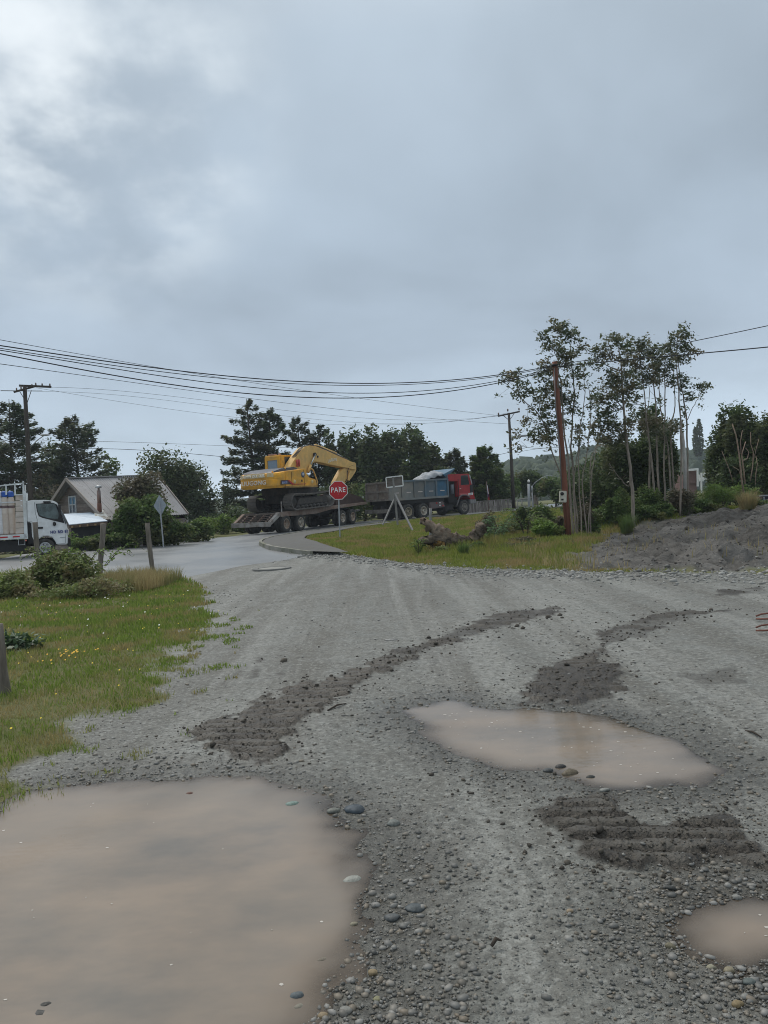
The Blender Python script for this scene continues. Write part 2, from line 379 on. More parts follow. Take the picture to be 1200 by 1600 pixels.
    def mesh(s, name, m_, bevel=0.):
        me = bpy.data.meshes.new(name); me.from_pydata(s.v, [], s.f); me.polygons.foreach_set('use_smooth', s.sm)
        bm = bmesh.new(); bm.from_mesh(me)
        bmesh.ops.recalc_face_normals(bm, faces=bm.faces[:])
        if bevel:
            es = [e for e in bm.edges if len(e.link_faces) == 2 and e.calc_face_angle(0) > .6]
            bmesh.ops.bevel(bm, geom=es, offset=bevel, segments=2, affect='EDGES', clamp_overlap=True)
        bm.to_mesh(me); bm.free()
        me.materials.append(m_); return me
    def build(s, name, m_, parent=None, bevel=0.):
        return link(name, s.mesh(name, m_, bevel), parent)
def text(name, body, size, m_, parent, mtx, xs=1., bold=.0, ext=.004, align='CENTER', shear=0):
    cu = bpy.data.curves.new(name, 'FONT'); cu.body = body; cu.size = size; cu.extrude = ext; cu.offset = bold; cu.align_x = align; cu.align_y = 'CENTER'; cu.resolution_u = 2; cu.shear = shear; cu.space_character = 1.08
    o = bpy.data.objects.new('tmp', cu); col.objects.link(o); dg = bpy.context.evaluated_depsgraph_get()
    me = bpy.data.meshes.new_from_object(o.evaluated_get(dg)); bpy.data.objects.remove(o)
    me.transform(mtx @ Matrix.Diagonal((xs, 1, 1, 1))); me.materials.clear(); me.materials.append(m_)
    return link(name, me, parent)
# ------------------------------------------------------------------ ground materials
def ground_mat():
    m, nt, b, out = newmat('ground')
    A = lambda n_: (lambda a: (setattr(a, 'attribute_name', n_), a.outputs['Fac'])[1])(nt.nodes.new('ShaderNodeAttribute'))
    gr, dr, mu, pb, wt = A('grass'), A('dirt'), A('mud'), A('peb'), A('wet')
    big = tex(nt, .45, 5, .6).outputs[0]; mid = tex(nt, 3.2, 6, .65).outputs[0]; fine = tex(nt, 45, 5, .7).outputs[0]
    grav = mixc(nt, mapr(nt, big, .35, .65), (.158, .166, .148), (.212, .218, .196))
    grav = mixc(nt, mapr(nt, mid, .35, .7, 0, .7), grav, (.165, .158, .140))
    grav = mixc(nt, mapr(nt, fine, .42, .62, 0, .55), grav, (.12, .122, .112))
    # worn wheel lanes and brownish compaction, drawn out along the way vehicles pass
    def lane(rot, sc, seed):
        tcn = nt.nodes.new('ShaderNodeTexCoord'); mp = nt.nodes.new('ShaderNodeMapping'); mp.inputs['Rotation'].default_value = (0, 0, rot); mp.inputs['Scale'].default_value = sc; mp.inputs['Location'].default_value = (seed, seed, 0)
        n = nt.nodes.new('ShaderNodeTexNoise'); n.inputs['Scale'].default_value = 1; n.inputs['Detail'].default_value = 6; n.inputs['Roughness'].default_value = .62; n.inputs['Distortion'].default_value = .4
        nt.links.new(tcn.outputs['Object'], mp.inputs[0]); nt.links.new(mp.outputs[0], n.inputs['Vector']); return n.outputs[0]
    grav = mixc(nt, mapr(nt, lane(.35, (1.6, .12, 1), 3), .44, .60, 0, .85), grav, (.115, .110, .092))
    grav = mixc(nt, mapr(nt, lane(-1.25, (2.2, .16, 1), 8), .5, .66, 0, .55), grav, (.150, .146, .130))
    grav = mixc(nt, mapr(nt, lane(1.45, (1.8, .10, 1), 15), .48, .62, 0, .7), grav, (.265, .268, .245))
    # small stones: cells with their own greys and raised centres
    def stones(scale, lo, hi):
        v = tex(nt, scale, kind='ShaderNodeTexVoronoi'); 
        s = nt.nodes.new('ShaderNodeSeparateColor'); nt.links.new(v.outputs['Color'], s.inputs[0])
        on = mth(nt, 'GREATER_THAN', s.outputs[0], lo)
        body = mapr(nt, v.outputs['Distance'], .18, .36, 1, 0)
        return mth(nt, 'MULTIPLY', on, body), s.outputs[1], s.outputs[2]
    s1, a1, b1 = stones(70, .55, 1); s2, a2, b2 = stones(26, .80, 1); s3, a3, b3 = stones(140, .4, 1)
    stc = lambda a: mixc(nt, mapr(nt, a, .1, .95), (.10, .11, .105), (.40, .40, .365))
    grav = mixc(nt, mth(nt, 'MULTIPLY', s3, .5), grav, stc(a3))
    grav = mixc(nt, mth(nt, 'MULTIPLY', s1, mapr(nt, mid, .35, .6, .25, .9)), grav, stc(a1))
    grav = mixc(nt, mth(nt, 'MULTIPLY', s2, mapr(nt, big, .4, .6, .05, .5)), grav, stc(a2))
    pebc = mixc(nt, mth(nt, 'MULTIPLY', s2, .8), grav, stc(a2))
    grav = mixc(nt, mth(nt, 'MULTIPLY', pb, .8), grav, pebc)
    sp1 = tex(nt, 11, 3, .75).outputs[0]; sp2 = tex(nt, 24, 3, .75).outputs[0]
    grav = mixc(nt, mapr(nt, sp1, .50, .62, 0, .55), grav, (.095, .094, .082)); grav = mixc(nt, mapr(nt, sp2, .54, .64, 0, .55), grav, (.33, .335, .31)); grav = mixc(nt, mapr(nt, sp2, .46, .38, 0, .6), grav, (.085, .085, .076))
    dk = nt.nodes.new('ShaderNodeMixRGB'); dk.blend_type = 'MULTIPLY'; dk.inputs[0].default_value = 1; nt.links.new(grav, dk.inputs[1]); dk.inputs[2].default_value = (.52, .50, .47, 1)
    c = mixc(nt, wt, grav, dk.outputs[0])
    dirtc = mixc(nt, mapr(nt, mid, .35, .65), (.20, .19, .172), (.085, .078, .067))
    dirtc = mixc(nt, mapr(nt, big, .4, .6, 0, .7), dirtc, (.27, .26, .24))
    dirtc = mixc(nt, mth(nt, 'MULTIPLY', s2, .4), dirtc, stc(a2))
    c = mixc(nt, dr, c, dirtc)
    soil = mixc(nt, mapr(nt, mid, .35, .65), (.10, .12, .032), (.13, .12, .05))
    c = mixc(nt, mth(nt, 'MULTIPLY', gr, mth(nt, 'SUBTRACT', 1.0, dr)), c, soil)
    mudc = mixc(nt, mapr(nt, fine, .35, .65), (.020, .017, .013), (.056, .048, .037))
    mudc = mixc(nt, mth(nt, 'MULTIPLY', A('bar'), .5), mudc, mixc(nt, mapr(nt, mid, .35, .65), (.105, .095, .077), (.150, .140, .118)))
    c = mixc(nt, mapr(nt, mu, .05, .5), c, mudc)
    nt.links.new(c, b.inputs['Base Color'])
    r = mapr(nt, mid, .3, .7, .5, .85); r = mixc(nt, wt, r, (.28, .28, .28)); r = mixc(nt, mapr(nt, mu, 0, 1, 0, .7), r, (.42, .42, .42)); r = mixc(nt, gr, r, (.95, .95, .95))
    nt.links.new(r, b.inputs['Roughness']); b.inputs['Specular IOR Level'].default_value = .35
    h = mth(nt, 'ADD', mth(nt, 'MULTIPLY', s1, .35), mth(nt, 'MULTIPLY', s2, .7)); h = mth(nt, 'ADD', h, mth(nt, 'MULTIPLY', s3, .18)); h = mth(nt, 'ADD', h, mth(nt, 'MULTIPLY', fine, .8))
    n1_ = nt.nodes.new('ShaderNodeBump'); n1_.inputs['Strength'].default_value = .9; n1_.inputs['Distance'].default_value = .014; nt.links.new(h, n1_.inputs['Height'])
    n2_ = nt.nodes.new('ShaderNodeBump'); n2_.inputs['Strength'].default_value = .8; n2_.inputs['Distance'].default_value = .03; nt.links.new(sp1, n2_.inputs['Height']); nt.links.new(n1_.outputs[0], n2_.inputs['Normal'])
    cl_n = tex(nt, 2.6, 7, .7, stretch=(1, 1, 1)).outputs[0]
    n3_ = nt.nodes.new('ShaderNodeBump'); nt.links.new(mth(nt, 'MULTIPLY', dr, 1.0), n3_.inputs['Strength']); n3_.inputs['Distance'].default_value = .45; nt.links.new(cl_n, n3_.inputs['Height']); nt.links.new(n2_.outputs[0], n3_.inputs['Normal'])
    nt.links.new(n3_.outputs[0], b.inputs['Normal'])
    return m
GM = ground_mat()

# ------------------------------------------------------------------ ground: polar sheet round the viewpoint area
th = np.concatenate([np.linspace(-180, -38, 24)[:-1], np.linspace(-38, 38, 400), np.linspace(38, 180, 24)[1:-1]]); nth = len(th)
rs = [.25, .6, 1.0, 1.4, 1.8]; r_ = 1.8
while r_ < 62: r_ += min(.00075 * r_ * r_ + .0035, .16); rs.append(r_)
while r_ < 1500: r_ *= 1.06; rs.append(r_)
rs = np.array(rs); nr = len(rs)
RR, TT = np.meshgrid(rs, np.radians(th), indexing='ij')
gx = (RR * np.sin(TT)).ravel(); gy = (RR * np.cos(TT)).ravel()
gz, gm = hfull(gx, gy)
wet = np.clip(sstep(-.55, .02, gm['pud']) * (1 - gm['grass']) , 0, 1)
gV = np.stack([gx, gy, gz], 1)
I, J = np.meshgrid(np.arange(nr - 1), np.arange(nth), indexing='ij'); J2 = (J + 1) % nth
gF = np.stack([I * nth + J, I * nth + J2, (I + 1) * nth + J2, (I + 1) * nth + J], -1).reshape(-1, 4)[:, ::-1]
fx, fy = gx[gF].mean(1), gy[gF].mean(1)
f_gr = gm['grass'][gF].mean(1) > .5; f_di = gm['dirt'][gF].mean(1) > .5
cls = np.where(f_di, 2, np.where(f_gr, np.where((fy < 26) & (fx < 0), 1, 3), 0))
def sub(V, F, sel, name, attrs):
    f = F[sel]; u, inv = np.unique(f, return_inverse=True)
    return npmesh(name, V[u], inv.reshape(f.shape), GM, True, {k: v[u] for k, v in attrs.items()})
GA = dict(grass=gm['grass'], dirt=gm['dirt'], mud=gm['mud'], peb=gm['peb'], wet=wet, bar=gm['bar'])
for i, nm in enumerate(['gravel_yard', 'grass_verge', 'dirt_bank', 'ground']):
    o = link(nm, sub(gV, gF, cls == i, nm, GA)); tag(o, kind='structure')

# ------------------------------------------------------------------ puddle water
def water_mat():
    m, nt, b, out = newmat('muddy_water')
    a = nt.nodes.new('ShaderNodeAttribute'); a.attribute_name = 'depth'
    n = tex(nt, 1.3, 5, .6, stretch=(1, 1.7, 1)).outputs[0]; n2 = tex(nt, .6, 3, .5).outputs[0]
    c = mixc(nt, mapr(nt, n, .35, .68), (.262, .212, .164), (.150, .140, .124)); c = mixc(nt, mapr(nt, n2, .4, .65, 0, .6), c, (.30, .24, .178))
    b.inputs['Base Color'].default_value = (.3, .25, .2, 1); nt.links.new(c, b.inputs['Base Color']); b.inputs['Roughness'].default_value = .04; b.inputs['IOR'].default_value = 1.33; b.inputs['Specular IOR Level'].default_value = .5
    tr = nt.nodes.new('ShaderNodeBsdfTransparent'); tr.inputs[0].default_value = (.72, .64, .54, 1)
    gl = nt.nodes.new('ShaderNodeBsdfGlossy'); gl.inputs['Roughness'].default_value = .03
    fr = nt.nodes.new('ShaderNodeFresnel'); fr.inputs['IOR'].default_value = 1.33
    clear = nt.nodes.new('ShaderNodeMixShader'); nt.links.new(fr.outputs[0], clear.inputs[0]); nt.links.new(tr.outputs[0], clear.inputs[1]); nt.links.new(gl.outputs[0], clear.inputs[2])
    turb = mth(nt, 'SUBTRACT', 1.0, mth(nt, 'POWER', .03, mth(nt, 'MULTIPLY', a.outputs['Fac'], mapr(nt, n, .3, .7, 28., 75.))))
    mx = nt.nodes.new('ShaderNodeMixShader'); nt.links.new(turb, mx.inputs[0]); nt.links.new(clear.outputs[0], mx.inputs[1]); nt.links.new(b.outputs[0], mx.inputs[2]); nt.links.new(mx.outputs[0], out.inputs[0])
    bn = nt.nodes.new('ShaderNodeBump'); bn.inputs['Strength'].default_value = .05; bn.inputs['Distance'].default_value = .01
    w = tex(nt, 14, 3, .5, stretch=(1, 2.2, 1)); nt.links.new(w.outputs[0], bn.inputs['Height'])
    for x_ in (b, gl, fr): nt.links.new(bn.outputs[0], x_.inputs['Normal'])
    return m
WM = water_mat()
for k, (pl, dp) in enumerate([(PUD1, 0), (PUD2, 0), (PUD3, 0)]):
    x0, x1 = min(p[0] for p in pl) - .4, max(p[0] for p in pl) + .4; y0, y1 = min(p[1] for p in pl) - .4, max(p[1] for p in pl) + .4
    st = .035 if k == 0 else .03
    X, Y = np.meshgrid(np.arange(x0, x1, st), np.arange(y0, y1, st * .8), indexing='ij'); nx, ny = X.shape
    hz, hm = hfull(X.ravel(), Y.ravel()); dep = LEVEL - hz
    ii, jj = np.meshgrid(np.arange(nx - 1), np.arange(ny - 1), indexing='ij')
    F = np.stack([ii * ny + jj, (ii + 1) * ny + jj, (ii + 1) * ny + jj + 1, ii * ny + jj + 1], -1).reshape(-1, 4)
    keep = (dep[F].max(1) > -.004) & (sdpoly(X.ravel(), Y.ravel(), pl)[F].max(1) > -.35)
    F = F[keep]; u, inv = np.unique(F, return_inverse=True)
    V = np.stack([X.ravel()[u], Y.ravel()[u], np.full(len(u), LEVEL)], 1)
    me = npmesh('puddle', V, inv.reshape(F.shape), WM, True, {'depth': np.clip(dep[u], 0, 1)})
    tag(link('puddle_water', me), kind='structure')

# ------------------------------------------------------------------ asphalt road, sidewalk, kerb
def sheet(name, poly, off, step, m_, smooth=True):
    def resample(pl, s):
        o = []
        for i in range(len(pl)):
            a = Vector(pl[i][:2]); b = Vector(pl[(i + 1) % len(pl)][:2]); k = max(1, int((b - a).length / s))
            for t in range(k): o.append(a.lerp(b, t / k))
        return o
    bd = resample(poly, step); n = len(bd); x0 = min(p.x for p in bd); x1 = max(p.x for p in bd); y0 = min(p.y for p in bd); y1 = max(p.y for p in bd)
    X, Y = np.meshgrid(np.arange(x0, x1, step), np.arange(y0, y1, step)); X = X.ravel(); Y = Y.ravel()
    ok = sdpoly(X, Y, poly) > step * .45
    pts = bd + [Vector((a, b)) for a, b in zip(X[ok], Y[ok])]
    r = geometry.delaunay_2d_cdt(pts, [(i, (i + 1) % n) for i in range(n)], [], 1, 1e-5)
    V = np.array([(v.x, v.y) for v in r[0]]); z = hbase(V[:, 0], V[:, 1]) + off
    me = bpy.data.meshes.new(name); me.from_pydata([(a, b, c) for (a, b), c in zip(V, z)], [], [tuple(f) for f in r[2]]); me.materials.append(m_)
    bm = bmesh.new(); bm.from_mesh(me)
    for f in bm.faces:
        f.normal_update()
        if f.normal.z < 0: f.normal_flip()
        f.smooth = True
    bm.to_mesh(me); bm.free()
    return tag(link(name, me), kind='structure')
def asphalt_mat():
    m, nt, b, out = newmat('wet_asphalt')
    a = tex(nt, .5, 5, .6).outputs[0]; f = tex(nt, 60, 4, .7).outputs[0]; w = tex(nt, .35, 4, .6, stretch=(.35, 1, 1)).outputs[0]
    c = mixc(nt, mapr(nt, a, .35, .65), (.14, .15, .16), (.175, .185, .19)); c = mixc(nt, mapr(nt, w, .5, .68, 0, .5), c, (.20, .205, .20)); c = mixc(nt, mapr(nt, f, .5, .7, 0, .5), c, (.24, .245, .24))
    nt.links.new(c, b.inputs['Base Color']); nt.links.new(mapr(nt, a, .3, .7, .30, .48), b.inputs['Roughness']); b.inputs['Specular IOR Level'].default_value = .6
    bump(nt, b, f, .3, .006); return m
sheet('asphalt_road', ROAD, .0, .8, asphalt_mat())
wm_ = mat('sidewalk_asphalt', (.085, .085, .08), .75, dirt=(.14, .135, .12), amt=.7, scale=1.2, bmp=.3, bscale=50)
sheet('sidewalk', WALKP, .115, .5, wm_)
kp = [GT(a, b) for a, b in [(490, 867.2), (470, 864.8), (440, 860.5), (425, 857.5), (416, 854.5), (410.5, 851.5), (410.5, 849), (415, 846), (430, 841.3)]] + [Vector(v + (0,)) for v in [(-4.15, 41.4), (-2.15, 44.4), (.2, 46.9), (3.2, 49.6), (7.5, 52.9), (14, 57.1), (24, 62.6)]]
kb = MB(); pts = []
for i in range(len(kp) - 1):
    a, b = kp[i], kp[i + 1]; k = max(1, int((b - a).length / .5))
    for t in range(k): q = a.lerp(b, t / k); pts.append((q.x, q.y))
zz = hbase(np.array([p[0] for p in pts]), np.array([p[1] for p in pts]))
vs = []; fs = []
for i, (x, y) in enumerate(pts):
    j0, j1 = max(0, i - 1), min(len(pts) - 1, i + 1); d = Vector((pts[j1][0] - pts[j0][0], pts[j1][1] - pts[j0][1])).normalized(); nn = Vector((-d.y, d.x))
    for off, z in ((.0, -.15), (.02, .135), (.14, .135), (.16, -.15)): vs.append((x + nn.x * off, y + nn.y * off, zz[i] + z))
for i in range(len(pts) - 1):
    for k in range(4): fs.append((i * 4 + k, i * 4 + (k + 1) % 4, (i + 1) * 4 + (k + 1) % 4, (i + 1) * 4 + k))
fs += [(0, 1, 2, 3), tuple(len(vs) - 4 + k for k in (3, 2, 1, 0))]
kb.add(vs, fs); tag(kb.build('kerb', mat('kerb_concrete', (.26, .25, .22), .85, dirt=(.09, .10, .05), amt=.9, scale=1.5, bmp=.4)), kind='structure')

# manhole lid set in the gravel
mh = G(425, 889, .02)
t = thing('manhole_cover', 'round concrete manhole lid set flush in the gravel by the asphalt seam', 'manhole cover', (mh.x, mh.y, .0))
lidm = mat('lid_concrete', (.30, .30, .27), .8, dirt=(.16, .16, .15), amt=.6, scale=4, bmp=.3)
MB().lathe([(0.0, .045), (.36, .045), (.36, -.1)], 32, axis='Z', smooth=False).build('lid', lidm, t)
MB().lathe([(.375, -.1), (.375, .05), (.52, .05), (.53, -.1)], 32, axis='Z', smooth=False).build('rim', mat('rim_concrete', (.17, .17, .16), .85, bmp=.3), t)

# ------------------------------------------------------------------ scattering helpers
ico_v = None
def _ico(sub_=1):
    bm = bmesh.new(); bmesh.ops.create_icosphere(bm, subdivisions=sub_, radius=1); v = np.array([x.co[:] for x in bm.verts]); f = np.array([[q.index for q in x.verts] for x in bm.faces]); bm.free(); return v, f
ICO1 = _ico(1); ICO2 = _ico(2)
OCT = (np.array([(1, 0, 0), (-1, 0, 0), (0, 1, 0), (0, -1, 0), (0, 0, 1), (0, 0, -1)], float), np.array([(0, 2, 4), (2, 1, 4), (1, 3, 4), (3, 0, 4), (2, 0, 5), (1, 2, 5), (3, 1, 5), (0, 3, 5)]))
def rotm(n):
    q = rng.normal(size=(n, 4)); q /= np.linalg.norm(q, axis=1)[:, None]; w, x, y, z = q.T
    return np.stack([1 - 2 * (y * y + z * z), 2 * (x * y - z * w), 2 * (x * z + y * w), 2 * (x * y + z * w), 1 - 2 * (x * x + z * z), 2 * (y * z - x * w), 2 * (x * z - y * w), 2 * (y * z + x * w), 1 - 2 * (x * x + y * y)], 1).reshape(n, 3, 3)
def rotz(n):
    a = rng.uniform(0, 6.283, n); c, s = np.cos(a), np.sin(a); z = np.zeros(n); o = np.ones(n)
    return np.stack([c, -s, z, s, c, z, z, z, o], 1).reshape(n, 3, 3)
def blobs(base, C, S, rough=.25, flat=(1, .8, .6), rz=True):
    bv, bf = base; n = len(C); k = len(bv)
    V = bv[None] * (1 + rng.uniform(-rough, rough, (n, k, 1)))
    V = V * (np.array(flat) * rng.uniform(.8, 1.2, (n, 3)))[:, None, :] * np.asarray(S)[:, None, None]
    Rm = rotz(n) if rz else rotm(n)
    V = np.einsum('nij,nkj->nki', Rm, V) + np.asarray(C)[:, None, :]
    F = bf[None] + (np.arange(n) * k)[:, None, None]
    return V.reshape(-1, 3), F.reshape(-1, 3)
def pebmat(name, lo, hi, rough=.6, tint=None):
    m, nt, b, out = newmat(name); g = nt.nodes.new('ShaderNodeNewGeometry')
    c = mixc(nt, g.outputs['Random Per Island'], lo, hi)
    if tint:
        q = mth(nt, 'FRACT', mth(nt, 'MULTIPLY', g.outputs['Random Per Island'], 17.3)); c = mixc(nt, mapr(nt, q, .55, 1, 0, .8), c, tint)
    nt.links.new(c, b.inputs['Base Color']); b.inputs['Roughness'].default_value = rough; b.inputs['Specular IOR Level'].default_value = .4
    n = tex(nt, 60, 4, .6); bump(nt, b, n.outputs[0], .3, .004); return m
def area_pts(n, x0, x1, y0, y1, power=0.):
    """random ground points, denser near y0"""
    u = rng.random(n)
    y = (y0 ** (1 - power) + u * (y1 ** (1 - power) - y0 ** (1 - power))) ** (1 / (1 - power)) if power else y0 + u * (y1 - y0)
    fr = rng.random(n); return x0 + fr * (x1 - x0), y
def view_pts(n, y0, y1, power, wid=.56):
    x, y = area_pts(n, -1, 1, y0, y1, power); return x * wid * y, y
# pebbles on the yard
x, y = view_pts(90000, 2.1, 17.5, 1.9)
z, m_ = hfull(x, y)
cl_ = fbm(x * 1.4, y * 1.4, 3, 201)
right = sstep(.2, 1.2, x) * sstep(5.2, 2.8, y)
keep_p = (.06 + 1.0 * m_['peb'] + .5 * sstep(.52, .68, cl_) + .4 * right) * (1 - m_['grass']) * (m_['pud'] < .02) * (1 - .7 * np.clip(m_['mud'], 0, 1))
k = rng.random(len(x)) < keep_p * .34
x, y, z, m2 = x[k], y[k], z[k], {a: b[k] for a, b in m_.items()}
S = np.exp(rng.normal(math.log(.0044), .55, len(x))) * (1 + .8 * m2['peb']) * np.clip(y / 5.5, .75, 2.2); S = np.minimum(S, .021)
bigk = S > .013
V, F = blobs(OCT, np.stack([x, y, z + S * .25], 1)[~bigk], S[~bigk], .3)
V2, F2 = blobs(ICO1, np.stack([x, y, z + S * .12], 1)[bigk], S[bigk], .2, (1, .75, .5))
me = npmesh('gravel', np.vstack([V, V2]), np.vstack([F, F2 + len(V)]), pebmat('pebble', (.065, .066, .060), (.25, .245, .225), .55, (.19, .155, .11)), True)
tag(link('gravel_stones', me), kind='stuff'); print('gravel', len(F) + len(F2))
# stones along the far edge of the gravel
n = 5200; ex = rng.uniform(-4, 9.5, n)
gvx = np.array([p[0] for p in GV[12:22]]); gvy = np.array([p[1] for p in GV[12:22]])
e2 = [(a, b) for a, b in [(480, 868), (531, 869), (600, 878.5), (700, 889), (850, 894), (1000, 895), (1200, 898)]]; e2 = [G(a, b) for a, b in e2]
ey = np.interp(ex, [p.x for p in e2], [p.y for p in e2]) + rng.normal(-.45, .8, n)
z, m_ = hfull(ex, ey); S = np.exp(rng.normal(math.log(.020), .5, n)); S = np.minimum(S, .1)
V, F = blobs(ICO1, np.stack([ex, ey, z + S * .15], 1), S, .15, (1, .8, .6))
me = npmesh('edge_stones', V, F, pebmat('edge_stone', (.12, .12, .11), (.34, .335, .31), .6), True); tag(link('edge_stones', me), kind='stuff')
# mud clods on the track marks
x, y = view_pts(60000, 2.6, 16, 1.2, .5); z, m_ = hfull(x, y)
near_ = np.zeros_like(x)
for pl_, s_ in MUD[:5]: near_ = np.maximum(near_, s_ * sstep(-.5, -.02, sdpoly(x, y, pl_)) ** 2)
k = rng.random(len(x)) < .16 * near_ * (m_['pud'] < 0) + np.clip(m_['mud'], 0, 1) * .45 * np.clip(1.25 - m_['mud'], .25, 1); x, y, z = x[k], y[k], z[k]
S = np.exp(rng.normal(math.log(.0065), .5, len(x))) * np.clip(y / 6, .8, 1.6); S = np.minimum(S, .04)
V, F = blobs(ICO1, np.stack([x, y, z + S * .2], 1), S, .35, (1, .8, .7))
me = npmesh('mud_clods', V, F, pebmat('clod', (.035, .030, .023), (.085, .074, .057), .7), False); tag(link('mud_clods', me), kind='stuff'); print('clods', len(F))
# lumps and rubble on the dirt bank
x, y = area_pts(7000, 5, 16, 14, 29); z, m_ = hfull(x, y); k = rng.random(len(x)) < m_['dirt'] * .9; x, y, z = x[k], y[k], z[k]
S = np.minimum(np.exp(rng.normal(math.log(.018), .6, len(x))), .09)
V, F = blobs(ICO1, np.stack([x, y, z], 1), S, .3, (1, .8, .7))
me = npmesh('dirt_rubble', V, F, pebmat('rubble', (.05, .043, .035), (.20, .185, .165), .9), False); tag(link('dirt_rubble', me), kind='stuff')
# foam flecks drifting on the puddles
fx_, fy_ = [], []
for pl, nn_ in ((PUD1, 26), (PUD2, 60), (PUD3, 5)):
    c_ = 0
    while c_ < nn_:
        a = rng.uniform(min(p[0] for p in pl), max(p[0] for p in pl)); b = rng.uniform(min(p[1] for p in pl), max(p[1] for p in pl))
        if sdpoly(np.array([a]), np.array([b]), pl)[0] > .08: fx_.append(a); fy_.append(b); c_ += 1
mb = MB()
for a, b in zip(fx_, fy_):
    r0 = random.uniform(.003, .009) * min(2, max(1, b / 4)); nn_ = 9; rr = [r0 * random.uniform(.7, 1.25) for _ in range(nn_)]
    vs = [(a + rr[i] * math.cos(i * 6.283 / nn_), b + rr[i] * .8 * math.sin(i * 6.283 / nn_), LEVEL + .001) for i in range(nn_)] + [(a, b, LEVEL + .003)]
    mb.add(vs, [(i, (i + 1) % nn_, nn_) for i in range(nn_)], True)
for (pxx, pyy) in []:      # foam rings
    p = G(pxx, pyy, LEVEL); r0 = .035
    for i in range(22):
        a0, a1 = i / 22 * 6.283, (i + 1) / 22 * 6.283; q = [(p.x + rr_ * 1.2 * math.cos(a_) * (1 + .2 * math.sin(3 * a_ + pxx)), p.y + rr_ * math.sin(a_), LEVEL + .002) for rr_, a_ in ((r0, a0), (r0 * 1.18, a0), (r0 * 1.18, a1), (r0, a1))]
        mb.add(q, [(0, 1, 2, 3)])
tag(mb.build('foam_flecks', mat('foam', (.46, .43, .38), .5)), kind='stuff')

# ------------------------------------------------------------------ single stones one can point at
def stone(px, py, wpx, c, label, hgt=.55, grp=None, dz=0.0):
    p = G(px, py, 0.0); Y = p.y; s = wpx / FPX * Y / 2
    z = max(float(hfull(np.array([p.x]), np.array([p.y]))[0][0]), LEVEL - .01)
    bv, bf = ICO2; r_s = np.random.default_rng(int(px * 7 + py)); q = bv * (1 + r_s.uniform(-.07, .07, (len(bv), 1)))
    for _k in range(5):            # worn facets
        nn_ = r_s.normal(size=3); nn_ /= np.linalg.norm(nn_); dd = q @ nn_; lim = r_s.uniform(.62, .85); q = q - np.clip(dd - lim, 0, None)[:, None] * nn_[None]
    c = tuple(v * .72 for v in c); hgt *= .8
    q = q * np.array([s, s * .75, s * hgt]); a = (px * 13 % 60 - 30) / 57; q = np.stack([q[:, 0] * math.cos(a) - q[:, 1] * math.sin(a), q[:, 0] * math.sin(a) + q[:, 1] * math.cos(a), q[:, 2]], 1)
    nm = 'stone_%02d%02d%02d' % tuple(int(v * 99) for v in c)
    me = npmesh('stone', q, bf, mat(nm, c, .55, dirt=tuple(v * .45 for v in c), amt=.9, scale=30, bmp=.5, bscale=120, bdist=.004), True)
    o = link('stone', me); o.location = (p.x, p.y, z + s * hgt * .2 + dz); tag(o, label, 'stone', 'loose stones around the puddles'); return o
